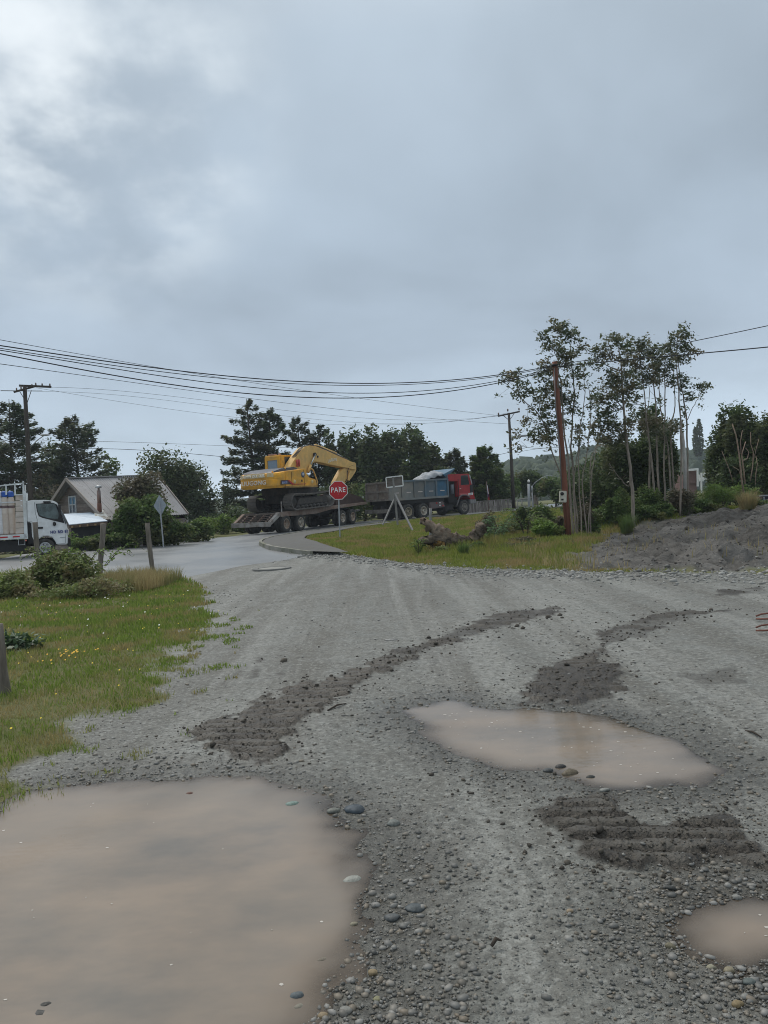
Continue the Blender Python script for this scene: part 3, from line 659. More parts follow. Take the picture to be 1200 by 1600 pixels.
for a in [(549, 1370, 33, (.42, .43, .38), 'pale flat stone lying alone at the right shore of the big puddle', .35),
          (555, 1264, 38, (.085, .11, .13), 'dark blue-grey stone, largest on the pebble bank beside the big puddle', .5),
          (456, 1252, 24, (.27, .38, .33), 'pale green stone at the water edge left of the dark blue stone', .5),
          (521, 1265, 24, (.22, .23, .20), 'grey-brown stone touching the left of the dark blue stone', .5),
          (465, 1549, 26, (.15, .18, .19), 'round blue-grey stone at the bottom shore of the big puddle', .75),
          (466, 1566, 20, (.30, .28, .22), 'pale stone right below the round blue-grey stone on the shore', .6),
          (504, 1582, 19, (.36, .28, .17), 'yellowish tan stone in the bottom pebble bank', .8),
          (540, 1577, 27, (.30, .30, .27), 'speckled grey-white flat stone, bottom pebble bank', .4),
          (583, 1519, 20, (.36, .28, .16), 'ochre stone on gravel right of the puddle bottom', .7),
          (590, 1559, 18, (.31, .30, .17), 'yellow-green stone right of the speckled flat stone', .6),
          (502, 1493, 22, (.23, .20, .15), 'brown half submerged stone near the big puddle right shore', .45),
          (553, 1439, 14, (.34, .31, .22), 'small pale stone of a pair at the big puddle right edge', .7),
          (612, 1433, 30, (.14, .15, .15), 'wide dark flat stone on gravel level with the small puddle', .4),
          (648, 1418, 34, (.11, .13, .135), 'dark slab stone with wet top, middle gravel', .35),
          (614, 1286, 24, (.24, .26, .24), 'single grey stone on open gravel between the two large puddles', .6),
          (890, 1205, 30, (.17, .14, .09), 'brown rounded stone at the lower edge of the middle puddle', .55),
          (876, 1195, 20, (.05, .05, .048), 'small black stone behind the brown rounded stone', .6),
          (856, 1203, 18, (.10, .11, .11), 'dark grey stone left of the brown rounded stone, middle puddle', .5),
          (922, 1211, 18, (.06, .065, .06), 'black pointed stone right of the brown rounded stone', .7),
          (945, 1234, 18, (.33, .34, .31), 'light grey stone at the top edge of the cleat marked mud', .5),
          (1048, 1387, 20, (.07, .07, .065), 'black stone on gravel between cleat marks and small puddle', .6),
          (1150, 1398, 18, (.34, .34, .31), 'white angular stone just above the small puddle', .6),
          (890, 1424, 13, (.42, .33, .22), 'small bright tan stone alone in the open gravel', .8),
          (1048, 1477, 20, (.22, .20, .13), 'olive stone at the left rim of the small puddle', .7),
          (1112, 1508, 20, (.38, .36, .26), 'cream stone in the pebble heap below the small puddle', .7),
          (1139, 1512, 20, (.34, .30, .20), 'buff stone right of the cream stone in the heap', .7),
          (1153, 1568, 22, (.33, .25, .13), 'round yellow-brown stone, lowest in the pebble heap', .8),
          (1172, 1533, 26, (.14, .17, .16), 'grey-green stone in the heap below the small puddle', .5),
          (72, 1563, 26, (.06, .058, .05), 'black wet stone poking out of the big puddle bottom left', .5),
          (60, 1577, 44, (.085, .083, .075), 'long low dark stone barely above water, bottom left of big puddle', .28),
          (296, 1236, 15, (.16, .07, .045), 'small reddish stone at the far shore of the big puddle', .6),
          (1143, 873, 15, (.27, .27, .25), 'grey boulder at the foot of the dark rubble heap', .75),
          (610, 1002, 24, (.36, .36, .34), 'thin white flat stone embedded in the gravel track', .12)]:
    o = stone(*a[:5], hgt=a[5])

for (a_, b_, l_) in [((768, 1478), (784, 1470), 'short dark twig on open gravel left of the pebbly patch'), ((512, 1110), (541, 1099), 'thin dark stick poking out of the long mud track'), ((1165, 1142), (1190, 1152), 'thin twig on gravel right of the middle puddle')]:
    A_, B_ = G(*a_, .012), G(*b_, .02); m_ = (A_ + B_) / 2 + Vector((0, .01, .012)); o = MB().tube([A_ - m_, Vector((0, 0, 0)), B_ - m_], [.006, .008, .003], 6).build('twig', mat('twig_bark', (.05, .04, .03), .9)); o.location = m_; tag(o, l_, 'twig')
# ------------------------------------------------------------------ vehicles
class Frame:
    """vehicle frame: x forward, y left, z up (world height)."""
    def __init__(s, px, Y, heading, yside, z=0.0):
        """the point on the vertical side plane y=yside that shows at column px, depth Y, is x=0"""
        s.f = Vector((math.sin(heading), math.cos(heading), 0)); s.l = Vector((-math.cos(heading), math.sin(heading), 0))
        p = P(px, 815, Y); s.o = Vector((p.x, p.y, 0)) - s.l * yside
        s.m = Matrix((s.f, s.l, Vector((0, 0, 1)))).transposed().to_4x4(); s.m.translation = s.o
    def q(s, px, py, y):
        """local (x,z) where the sight line through (px,py) meets the plane at lateral offset y"""
        d = ray(px, py); pl = s.o + s.l * y; t = (pl - CAM).dot(s.l) / d.dot(s.l); w = CAM + d * t
        return ((w - s.o).dot(s.f), w.z)
    def poly(s, pts, y): return [s.q(a, b, y) for a, b in pts]
rubber = mat('rubber', (.022, .022, .021), .8, dirt=(.10, .095, .085), amt=.7, scale=4)
black = mat('black_chassis', (.012, .012, .013), .6, dirt=(.05, .045, .04), amt=.5, scale=3)
glass = mat('cab_glass', (.035, .045, .05), .06, spec=.8)
def wheel(name, x, z, y, r, w, m, parent, rimc, side=-1, rr=.56, dual=False):
    M = m @ Matrix.Translation((x, y, z))
    s_ = side; mb = MB()
    mb.lathe([(r * rr, s_ * -.02), (r * .72, s_ * .012), (r * .92, s_ * .005), (r * .99, s_ * -.04), (r, s_ * -.07), (r, s_ * (-w + .04)), (r * .93, s_ * -w), (r * rr, s_ * (-w + .03))], 28, M=M)
    for k in range(28):     # tread blocks
        a = k / 28 * 6.283; c, s2 = math.cos(a) * r, math.sin(a) * r
        mb.box((0, 0, 0), (.035, w * .8, .03), M=M @ Matrix.Translation((c, -s_ * w * .5, s2)) @ Matrix.Rotation(-a, 4, 'Y') @ Matrix.Rotation(R(90), 4, 'Y'))
    if dual: mb.lathe([(r * rr, s_ * (-w - .06)), (r * .95, s_ * (-w - .05)), (r, s_ * (-w - .09)), (r, s_ * (-2 * w - .02)), (r * .9, s_ * (-2 * w - .05)), (.01, s_ * (-2 * w - .05))], 24, M=M)
    t = mb.build('wheel', rubber, parent)
    rb = MB(); dish = -.13 if dual else -.03
    rb.lathe([(r * .60, s_ * .002), (r * .54, s_ * .012), (r * .50, s_ * -.02), (r * .46, s_ * (dish)), (r * .2, s_ * (dish - .02)), (r * .19, s_ * (dish + .06)), (r * .12, s_ * (dish + .09)), (0.001, s_ * (dish + .09))], 24, M=M)
    for k in range(8):
        a = k / 8 * 6.283 + .2; rb.lathe([(.022, 0), (.022, s_ * .035), (.001, s_ * .035)], 6, M=M @ Matrix.Translation((math.cos(a) * r * .29, s_ * (dish - .01), math.sin(a) * r * .29)))
    rb.build('rim', rimc, t)
    hb = MB()
    for k in range(6):
        a = k / 6 * 6.283; hb.lathe([(r * .055, 0), (r * .055, s_ * .01), (.001, s_ * .01)], 8, M=M @ Matrix.Translation((math.cos(a) * r * .37, s_ * (dish + .005), math.sin(a) * r * .37)))
    hb.build('rim_hole', black, t)['kind'] = 'stuff'
    return t
# ============ lowboy trailer
HD = R(27)
TF = Frame(448, 43.5, HD, -1.3)
TM = TF.m
rust = mat('rusty_deck_steel', (.19, .12, .09), .85, dirt=(.27, .235, .20), amt=.8, scale=2.5, bmp=.4, bscale=25)
wornw = mat('worn_grey_steel', (.34, .33, .31), .8, dirt=(.12, .09, .07), amt=.8, scale=3, bmp=.3)
deckwood = mat('trailer_planks', (.12, .10, .085), .9, dirt=(.20, .18, .15), amt=.7, scale=3, stretch=(.3, 3, 1), bmp=.4)
tr = thing('lowboy_trailer', 'low flatbed trailer with rusty deck and sloping tail, carrying the yellow excavator', 'trailer', mw=Matrix.Translation(TF.o + Vector((0, 0, h1(TF.o.x, TF.o.y)))))
TP = Matrix.Translation(-(TF.o + Vector((0, 0, h1(TF.o.x, TF.o.y)))))   # parent inverse
TM_ = TP @ TM
d0 = TF.q(437, 800.5, -1.3); d1 = TF.q(573, 784, -1.3); t0 = TF.q(422.5, 816, -1.3); t1 = TF.q(422, 822, -1.3)
slope = (d1[1] - d0[1]) / (d1[0] - d0[0]); dz = lambda x: d0[1] + (x - d0[0]) * slope
XE = d1[0]
for sy in (-1.3, 1.18):
    MB().prism([(d0[0], dz(d0[0])), (XE, dz(XE)), (XE, dz(XE) - .16), (5.0, dz(5) - .2), (3.2, dz(3.2) - .34), (d0[0] + .1, dz(d0[0]) - .26)], sy, sy + .12, M=TM_).build('side_rail', rust, tr)
mb = MB()
for k in range(26):
    x = d0[0] + .1 + k * (XE - d0[0] - .2) / 26; MB().box((0, 0, 0), (.01, .01, .01))
    pl = MB().box((x + .16, 0, dz(x + .16) - .05 + random.uniform(-.006, .006)), ((XE - d0[0] - .2) / 26 - .02, 2.34, .06), M=TM_).build('deck_plank', deckwood, tr)
# beavertail ladder
for sy in (-1.3, 1.1):
    MB().prism([(d0[0] - .02, dz(d0[0])), (t0[0], t0[1]), (t1[0], t1[1]), (d0[0] - .02, dz(d0[0]) - .24)], sy, sy + .2, M=TM_).build('tail_rail', rust if sy > 0 else wornw, tr)
MB().box(((t0[0] + t1[0]) / 2 - .03, 0, (t0[1] + t1[1]) / 2), (.1, 2.64, abs(t0[1] - t1[1]) + .06), M=TM_).build('rear_beam', wornw, tr, .01)
for k in range(5):
    f_ = (k + .5) / 5; x = t0[0] + (d0[0] - t0[0]) * f_; z = t0[1] + (dz(d0[0]) - t0[1]) * f_
    MB().box((x, 0, z - .05), (.10, 2.1, .05), M=TM_).build('ramp_rung', mat('ramp_timber', (.15, .12, .10), .9, dirt=(.07, .05, .045), amt=.8, scale=4, bmp=.4), tr)
for sy in (-.85, -.3, .3, .85):
    MB().prism([(d0[0] - .02, dz(d0[0]) - .06), (t0[0] + .04, t0[1] - .05), (t1[0] + .04, t1[1] + .06), (d0[0] - .02, dz(d0[0]) - .2)], sy - .05, sy + .05, M=TM_).build('ramp_stringer', rust, tr)
for sy in (-.5, .5): MB().box((4, sy, dz(4) - .30), (9.0, .14, .35), M=TM_).build('chassis_beam', black, tr)
rimw = mat('cream_rim', (.48, .45, .38), .6, dirt=(.16, .08, .04), amt=.9, scale=6)
rimr = mat('rusty_rim', (.40, .34, .27), .7, dirt=(.13, .06, .035), amt=1., scale=5)
w1 = TF.q(448, 818.3, -1.3); w2 = TF.q(470.5, 816, -1.3); w3 = TF.q(551.5, 807, -1.3); rz_ = .5
for i, (x, z) in enumerate([w1, w2, (w3[0] - 1.3, w3[1] - .03), w3]):
    for sd, yy in ((-1, -1.3), (1, 1.3)):
        wheel('wheel', x, z, yy, .5, .26, TM_, tr, rimr if i in (0, 3) else rimw, side=sd, dual=True)
    MB().tube([(x, -1.1, z), (x, 1.1, z)], .07, 8, M=TM_).build('axle', black, tr)
hh = w3[1]
MB().box((w3[0] - .6, 0, hh + .42), (2.3, .9, .16), M=TM_).box((w3[0] - .6, 0, hh + .58), (1.0, 1.0, .14), M=TM_).build('dolly_frame', black, tr)
MB().bar((w3[0] + .5, .35, hh + .25), (w3[0] + 3.2, .03, hh + .38), .1, .12, M=TM_).bar((w3[0] + .5, -.35, hh + .25), (w3[0] + 3.2, -.03, hh + .38), .1, .12, M=TM_).build('drawbar', wornw, tr)
s0 = TF.q(439, 800, -1.25); MB().box((s0[0] + .03, -1.28, s0[1] + .28), (.05, .05, .62), M=TM_).build('stake', wornw, tr)
for k in range(2): MB().box((w1[0] - .35 + k * .0, -1.0 + 2.0 * k, w1[1] + .1), (.03, .55, .7), M=TM_).build('mud_flap', rubber, tr)

# ============ excavator
exo = TF.o + TF.f * 2.6; exz = dz(2.6)
ex = thing('excavator', 'yellow tracked excavator with boom folded forward, chained on the low trailer', 'excavator', mw=Matrix.Translation(exo + Vector((0, 0, exz))))
EM = Matrix.Translation(-(exo + Vector((0, 0, exz)))) @ TM
yel = mat('excavator_yellow', (.86, .41, .018), .5, dirt=(.46, .27, .08), amt=.9, scale=1.3, bmp=.05, bscale=8)
yel2 = mat('faded_boom_yellow', (.72, .44, .13), .55, dirt=(.50, .34, .15), amt=.7, scale=1.5)
trk = mat('track_steel', (.13, .12, .11), .6, dirt=(.22, .20, .175), amt=.9, scale=3, bmp=.4)
darkst = mat('undercarriage', (.03, .028, .027), .75, dirt=(.11, .095, .08), amt=.7, scale=3, bmp=.3)
SL = math.atan(slope)
UM = EM @ Matrix.Translation((2.6, 0, dz(2.6) + .03)) @ Matrix.Rotation(-SL, 4, 'Y')     # undercarriage centred frame
for sy in (-1.27, 1.27):
    L = 2.35; rr_ = .44; cz = .47; n_ = 58; per = 4 * (L - rr_) + 2 * math.pi * rr_; mb = MB()
    for k in range(n_):
        s_ = k / n_ * per; a = L - rr_
        if s_ < 2 * a: x, z, an = -a + s_, cz - rr_, 0
        elif s_ < 2 * a + math.pi * rr_: t = (s_ - 2 * a) / rr_; x, z, an = a + rr_ * math.sin(t), cz - rr_ * math.cos(t), t
        elif s_ < 4 * a + math.pi * rr_: x = a - (s_ - 2 * a - math.pi * rr_); z = cz + rr_ - .05 * math.sin(math.pi * (x + a) / (2 * a)) * 1.; an = math.pi
        else: t = (s_ - 4 * a - math.pi * rr_) / rr_; x, z, an = -a - rr_ * math.sin(t), cz + rr_ * math.cos(t), math.pi + t
        Mk = UM @ Matrix.Translation((x, sy, z)) @ Matrix.Rotation(-an, 4, 'Y')
        mb.box((0, 0, 0), (per / n_ * .93, .62, .035), M=Mk); mb.box((.03, 0, -.035), (.025, .62, .045), M=Mk); mb.box((-.04, 0, -.028), (.02, .62, .03), M=Mk)
        mb.box((0, 0, .05), (per / n_ * .8, .16, .07), M=Mk)
    tk = mb.build('track', trk, ex)
    MB().prism([(-1.7, .28), (1.7, .28), (1.55, .66), (-1.4, .66)], sy - .2, sy + .2, M=UM).build('track_frame', darkst, tk, .02)
    sp = MB()
    for k in range(14): a = k / 14 * 6.283; sp.box((0, 0, 0), (.1, .06, .08), M=UM @ Matrix.Translation((L - rr_ + math.cos(a) * .36, sy, cz + math.sin(a) * .36)) @ Matrix.Rotation(-a, 4, 'Y'))
    sgn = -1 if sy < 0 else 1
    sp.lathe([(.36, -.04), (.36, .04)], 24, M=UM @ Matrix.Translation((L - rr_, sy, cz))); sp.lathe([(.001, sgn * .28), (.17, sgn * .28), (.2, sgn * .2), (.24, sgn * .05), (.36, sgn * .04)], 20, M=UM @ Matrix.Translation((L - rr_, sy, cz)))
    sp.build('sprocket', mat('sprocket_steel', (.10, .09, .085), .6, dirt=(.2, .18, .15), amt=.6), tk)
    MB().lathe([(.001, -.12), (.3, -.12), (.33, -.06), (.33, .06), (.3, .12), (.001, .12)], 24, M=UM @ Matrix.Translation((-L + rr_, sy, cz))).build('idler', darkst, tk)
    for k in range(8): MB().lathe([(.001, -.24), (.06, -.24), (.06, -.18), (.12, -.17), (.12, .17), (.06, .18), (.06, .24), (.001, .24)], 12, M=UM @ Matrix.Translation((-1.5 + k * .43, sy, .17))).build('roller', mat('roller_steel', (.09, .085, .08), .6, dirt=(.04, .035, .03), amt=.6), tk)
    for k in range(2): MB().lathe([(.001, -.1), (.07, -.1), (.07, .1), (.001, .1)], 12, M=UM @ Matrix.Translation((-.6 + k * 1.2, sy, .76))).build('carrier_roller', darkst, tk)
MB().box((0, 0, .66), (2.6, 2.1, .5), M=UM).lathe([(.8, .8), (.8, 1.45), (.001, 1.45)], 28, M=UM, axis='Z').box((-.1, 0, 1.12), (3.2, 1.9, .42), M=UM).build('turntable', darkst, ex, .03)
# house: traced on its own side planes
yr = -1.42
bt = [TF.q(438.5, 762.5, yr), TF.q(495, 759.5, yr)]; tp = [TF.q(438, 737.5, yr), TF.q(478, 731.5, yr)]
zb = lambda x: bt[0][1] + (x - bt[0][0]) * (bt[1][1] - bt[0][1]) / (bt[1][0] - bt[0][0])
zt = lambda x: tp[0][1] + (x - tp[0][0]) * (tp[1][1] - tp[0][1]) / (tp[1][0] - tp[0][0])
xb = bt[0][0]; xf = bt[1][0]
# counterweight: plan outline curved at the back, slightly tapering under
plan = [(xb + .5, -1.42), (xb + .05, -1.36), (xb - .17, -1.15), (xb - .30, -.7), (xb - .36, 0), (xb - .30, .7), (xb - .17, 1.15), (xb + .05, 1.36), (xb + .5, 1.42)]
def layered(plan, levels, name, m_, par, M, bevel=0):
    vs = []; fs = []; n = len(plan); cx = plan[0][0]
    for dz_, ins in levels:
        for x, y in plan: vs.append((cx + (x - cx) * (1 - ins * 1.6) if True else x, y * (1 - ins), dz_(x) if callable(dz_) else dz_))
    for i in range(len(levels) - 1):
        for k in range(n): fs.append((i * n + k, i * n + (k + 1) % n, (i + 1) * n + (k + 1) % n, (i + 1) * n + k))
    fs += [tuple(range(n)), tuple((len(levels) - 1) * n + k for k in range(n))]
    return MB().add(vs, fs, M=M).build(name, m_, par, bevel)
cw = layered(plan, [(lambda x: zb(x) + .02, .05), (lambda x: zb(x) + .16, .0), (lambda x: zb(x) + .50, .0), (lambda x: zb(x) + .53, .012), (lambda x: zb(x) + .56, .0), (lambda x: zt(x) - .14, .004), (lambda x: zt(x) - .03, .03), (lambda x: zt(x), .08)], 'counterweight', yel, ex, EM)
# upper side body with engine doors
side = [(xb + .5, zb(xb + .5) + .06), (xf, zb(xf)), TF.q(495, 755, yr), TF.q(494, 749, yr), TF.q(484, 746, yr), TF.q(480, 741, yr), (tp[1][0], tp[1][1] - .02), (xb + .5, zt(xb + .5))]
MB().prism(side, -1.42, -.45, M=EM).build('engine_cover', yel, ex, .04)
MB().prism([(xb + .5, zb(xb) + .1), (xf + .3, zb(xf)), (xf + .3, zb(xf) + .5), (xb + .5, zt(xb + .5) - .05)], -.45, 1.40, M=EM).build('upper_frame', yel, ex, .02)
MB().prism([(xb + .45, zb(xb + .4)), (xf + .1, zb(xf) - .06), (xf + .1, zb(xf) + .04), (xb + .45, zb(xb + .4) + .1)], -1.46, -1.38, M=EM).build('lower_skirt', mat('skirt_yellow', (.42, .25, .06), .6, dirt=(.12, .07, .04), amt=.9, scale=2), ex, .01)
for x in (xb + 1.15, xb + 2.45): MB().box((x, -1.425, (zb(x) + zt(x)) / 2), (.018, .02, (zt(x) - zb(x)) * .86), M=EM).build('door_gap', mat('gap_dark', (.12, .07, .02), .8), ex)
MB().box((xf - .55, -1.425, zb(xf) + .32), (.8, .02, .02), M=EM).build('grab_rail', mat('rail_yellow', (.72, .5, .12), .5), ex)
# black model panel with stripe, round plate
redm = mat('sign_red', (.50, .012, .018), .4, dirt=(.35, .01, .015), amt=.5)
white = mat('white_paint', (.78, .79, .78), .4, dirt=(.55, .52, .46), amt=.5, scale=2)
whitel = mat('lettering_white', (.74, .70, .62), .5, dirt=(.62, .52, .34), amt=.7, scale=9)
mp_ = TF.poly([(438.8, 750.5), (449, 750), (457, 756.5), (438.8, 757)], yr)
MB().prism(mp_, -1.434, -1.42, M=EM).build('model_panel', mat('panel_black', (.045, .02, .02), .4), ex)
MB().prism(TF.poly([(440.3, 751.8), (448, 751.4), (448.4, 755.4), (440.3, 755.8)], yr), -1.442, -1.434, M=EM).build('model_plate', mat('plate_pale', (.55, .62, .72), .4), ex)
MB().prism(TF.poly([(449, 750), (451.5, 750), (459, 756.2), (478, 755.5), (478, 756.3), (456, 757.2)], yr), -1.440, -1.42, M=EM).build('side_stripe', redm, ex)
def sidetext(nm, body, fr, px, py, y, size, m_, par, MM, pxw=None, tilt=0, **k):
    x, z = fr.q(px, py, y); 
    M2 = MM @ Matrix.Translation((x, y - .016, z)) @ Matrix.Rotation(-tilt, 4, 'Y') @ Matrix.Rotation(R(90), 4, 'X')
    return text(nm, body, size, m_, par, M2, **k)
bl = mat('lettering_blue', (.03, .04, .22), .5)
sidetext('lettering', '922E', TF, 444.4, 753.6, yr - .02, .17, bl, ex, EM, bold=.006, xs=1.2)
cx, cz = TF.q(473, 741.5, yr); MB().lathe([(.001, -.03), (.17, -.03), (.17, 0)], 20, M=EM @ Matrix.Translation((cx, -1.42, cz))).build('round_badge', mat('badge_slate', (.10, .13, .20), .4), ex)
MB().lathe([(.001, -.036), (.09, -.036), (.09, -.03)], 16, M=EM @ Matrix.Translation((cx, -1.42, cz))).build('badge_centre', mat('badge_pale', (.5, .52, .55), .4), ex)
for (px, py, r_) in [(460.5, 752.5, .13), (488, 752.5, .12)]:
    cx, cz = TF.q(px, py, yr); MB().lathe([(.001, -.04), (r_ * .8, -.035), (r_, 0)], 18, M=EM @ Matrix.Translation((cx, -1.41, cz))).build('round_cap', mat('cap_cream', (.62, .50, .25), .4), ex)
cx, cz = TF.q(471.5, 751, yr); MB().box((cx, -1.43, cz), (.1, .03, .12), M=EM).build('door_latch', mat('latch', (.03, .03, .03), .5), ex)
# counterweight lettering (facing backwards)
def backtext(body, ypos, dz_, size, xs, m_, name='lettering', bold=.006):
    x = xb - .395; 
    M2 = EM @ Matrix.Translation((x + .035 * abs(ypos) ** 2 * 1.6, ypos, zb(x) + dz_)) @ Matrix.Rotation(R(-90), 4, 'Z') @ Matrix.Rotation(R(90), 4, 'X')
    return text(name, body, size, m_, ex, M2, xs=xs, bold=bold, ext=.02)
backtext('LIUGONG', .12, .35, .34, 1.05, whitel)
band = MB(); 
for (ya, yb, a0, a1) in [(1.22, 1.0, .60, .86), (.86, -.62, .62, .86), (-.74, -1.12, .64, .86)]:
    ys = np.linspace(ya, yb, 6)
    pf = lambda y: np.interp(abs(y), [0, .7, 1.15, 1.36], [xb - .36, xb - .30, xb - .17, xb + .05]) - .012
    for u, v in zip(ys[:-1], ys[1:]): band.add([(pf(u), u, zb(xb) + a0), (pf(v), v, zb(xb) + a0), (pf(v), v, zb(xb) + a1), (pf(u), u, zb(xb) + a1)], [(0, 1, 2, 3)], M=EM)
band.build('sticker_band', mat('pale_sticker', (.68, .56, .34), .5, dirt=(.50, .33, .10), amt=.6, scale=6), ex)
backtext('SEMIN DEL SUR', .12, .74, .21, .98, mat('sticker_letter', (.80, .76, .66), .5), bold=.004)
# engine hood, cab
MB().prism([(xb + .0, zt(xb) - .02), (xb + .15, zt(xb) + .08), (xb + .9, zt(xb + 1) + .15), (xb + 2.2, zt(xb + 2) + .17), (xb + 2.55, zt(xb + 2.6) + .05), (xb + 2.6, zt(xb + 2.6) - .1)], -.95, 1.25, M=EM).build('engine_hood', mat('hood_grey', (.05, .06, .085), .5, dirt=(.10, .105, .12), amt=.6, scale=2), ex, .05)
for x, z in ((xb + .02, .1), (xb + 1.3, .2)): MB().tube([(x, -.9, zt(x)), (x, -.9, zt(x) + z)], .04, 8, M=EM).build('hood_post', yel, ex)
yc = .36
c0 = TF.q(436, 711, yc); c1 = TF.q(434.5, 735, yc); cxr = c0[0]
ctop = TF.q(436, 710.5, yc)[1]; cbot = zb(xf) + .1; cl_ = 1.75
cabm = yel
P_ = lambda poly, y0, y1, nm, m_, bv=.0: MB().prism(poly, y0, y1, M=EM).build(nm, m_, ex, bv)
P_([(cxr, ctop - .12), (cxr + .05, ctop), (cxr + cl_, ctop + .02), (cxr + cl_ + .05, ctop - .1)], .34, 1.42, 'cab_roof', yel, .03)
# rear panel with window opening
rx = cxr
for (y0, y1, z0, z1) in [(.34, .52, cbot, ctop - .1), (1.24, 1.42, cbot, ctop - .1), (.52, 1.24, ctop - .3, ctop - .1), (.52, 1.24, cbot, ctop - .88)]:
    MB().box((rx + .04, (y0 + y1) / 2, (z0 + z1) / 2), (.09, y1 - y0, z1 - z0), M=EM).build('cab_rear_frame', yel, ex)
MB().box((rx + .05, .88, ctop - .59), (.03, .74, .6), M=EM).build('rear_window', mat('pale_glass', (.16, .22, .28), .08, spec=.8), ex)
for y in (.345, 1.39):
    MB().box((rx + .28, y, (cbot + ctop) / 2), (.40, .05, ctop - cbot - .1), M=EM).build('cab_side_panel', yel, ex)
    MB().box((rx + 1.05, y, cbot + .3), (1.3, .05, .6), M=EM).build('cab_door_panel', yel, ex)
    MB().box((rx + 1.08, y, ctop - .72), (1.2, .02, 1.2), M=EM).build('side_window', glass, ex)
    MB().box((rx + 1.70, y, (cbot + ctop) / 2), (.06, .06, ctop - cbot), M=EM).build('cab_pillar', black, ex)
    MB().bar((rx + .55, y - .02, ctop - 1.0), (rx + 1.0, y - .02, ctop - .35), .03, .03, M=EM).build('wiper_arm', wornw, ex)
MB().box((rx + cl_, .88, (cbot + ctop) / 2 + .2), (.03, 1.0, ctop - cbot - .5), M=EM).build('windscreen', glass, ex)
MB().tube([(cxr + .4, .6, ctop), (cxr + .4, .6, ctop + .1)], .07, 10, M=EM).box((cxr + .25, 1.0, ctop + .05), (.35, .4, .07), M=EM).build('roof_beacon', mat('beacon', (.45, .25, .2), .5), ex)
# boom on the centre plane
yb_ = -.25
bo = TF.poly([(452, 733), (458, 722), (465, 711), (472, 702.5), (478, 697.5), (484, 696), (495, 697.5), (510, 703.5), (525, 710.5), (540, 717), (550, 721.5), (555, 722.5), (556.5, 729), (556, 734), (550, 733.5), (541, 731), (520, 727), (505, 723.5), (492, 721.3), (489, 724), (486.5, 731), (484, 738), (470, 740)], yb_)
MB().prism(bo, yb_ - .0, yb_ + .5, M=EM).build('boom', yel2, ex, .025)
bp = [TF.q(a, b, yb_) for a, b in [(462, 716), (475, 701), (486, 697), (500, 700), (520, 708), (545, 719)]]
for o_ in (.06, .16, .26):
    MB().tube([(x, yb_ + o_, z + .07 + (.05 if i in (1, 3) else 0)) for i, (x, z) in enumerate(bp)], .022, 6, M=EM).build('hydraulic_hose', mat('hose', (.10, .085, .07), .6), ex)
sb = [TF.q(498, 699.5, yb_), TF.q(530, 712, yb_), TF.q(550, 720.5, yb_)]
MB().tube([(sb[0][0], yb_ + .25, sb[0][1] + .18), (sb[1][0], yb_ + .25, sb[1][1] + .17)], .09, 10, M=EM).build('stick_cylinder', yel2, ex)
MB().tube([(sb[1][0], yb_ + .25, sb[1][1] + .17), (sb[2][0], yb_ + .25, sb[2][1] + .06)], .045, 8, M=EM).build('stick_rod', mat('chrome_rod', (.5, .5, .48), .25, metal=.9), ex)
r0 = TF.q(493, 710, yb_ - .15); r1 = TF.q(486, 727, yb_ - .15); r2 = TF.q(482, 738, yb_ - .15)
MB().tube([(r0[0], yb_ - .12, r0[1]), (r1[0], yb_ - .12, r1[1])], .05, 10, M=EM).build('boom_rod', mat('chrome_rod', (.5, .5, .48), .25), ex)
MB().tube([(r1[0], yb_ - .12, r1[1]), (r2[0], yb_ - .12, r2[1])], .09, 10, M=EM).build('boom_cylinder', yel2, ex)
MB().lathe([(.001, -.06), (.12, -.06), (.12, .05)], 14, M=EM @ Matrix.Translation((r0[0], yb_ - .1, r0[1]))).build('pivot_pin', black, ex)
cx, cz = TF.q(496, 713.5, yb_); MB().lathe([(.001, -.05), (.07, -.05), (.07, .05)], 10, M=EM @ Matrix.Translation((cx, yb_, cz))).build('pivot_pin', black, ex)
tl = TF.q(518.5, 719, yb_); sidetext('lettering', 'LiuGong', TF, 518.8, 718.6, yb_, .30, mat('boom_letter', (.72, .66, .52), .5), ex, EM, bold=.008, tilt=-math.atan2(bo[10][1] - bo[8][1], bo[10][0] - bo[8][0]) * 1.0, xs=1.05)
# red fire extinguisher pair at boom foot
for dx__ in (0, 3.2):
    a = TF.q(464.5 + dx__, 718, yb_ - .1); b = TF.q(465 + dx__, 729, yb_ - .1); MB().tube([(a[0], yb_ - .08, a[1]), (b[0], yb_ - .08, b[1])], .055, 10, M=EM).build('red_cylinder', mat('red_tank', (.42, .05, .05), .45), ex)
# side hose from boom foot down
MB().tube([(*(lambda q: (q[0], -1.0, q[1]))(TF.q(a, b, -1.0)),) for a, b in [(484, 731), (489, 734), (493, 744), (496, 753), (495, 758)]], .045, 6, M=EM).build('handrail', yel2, ex)
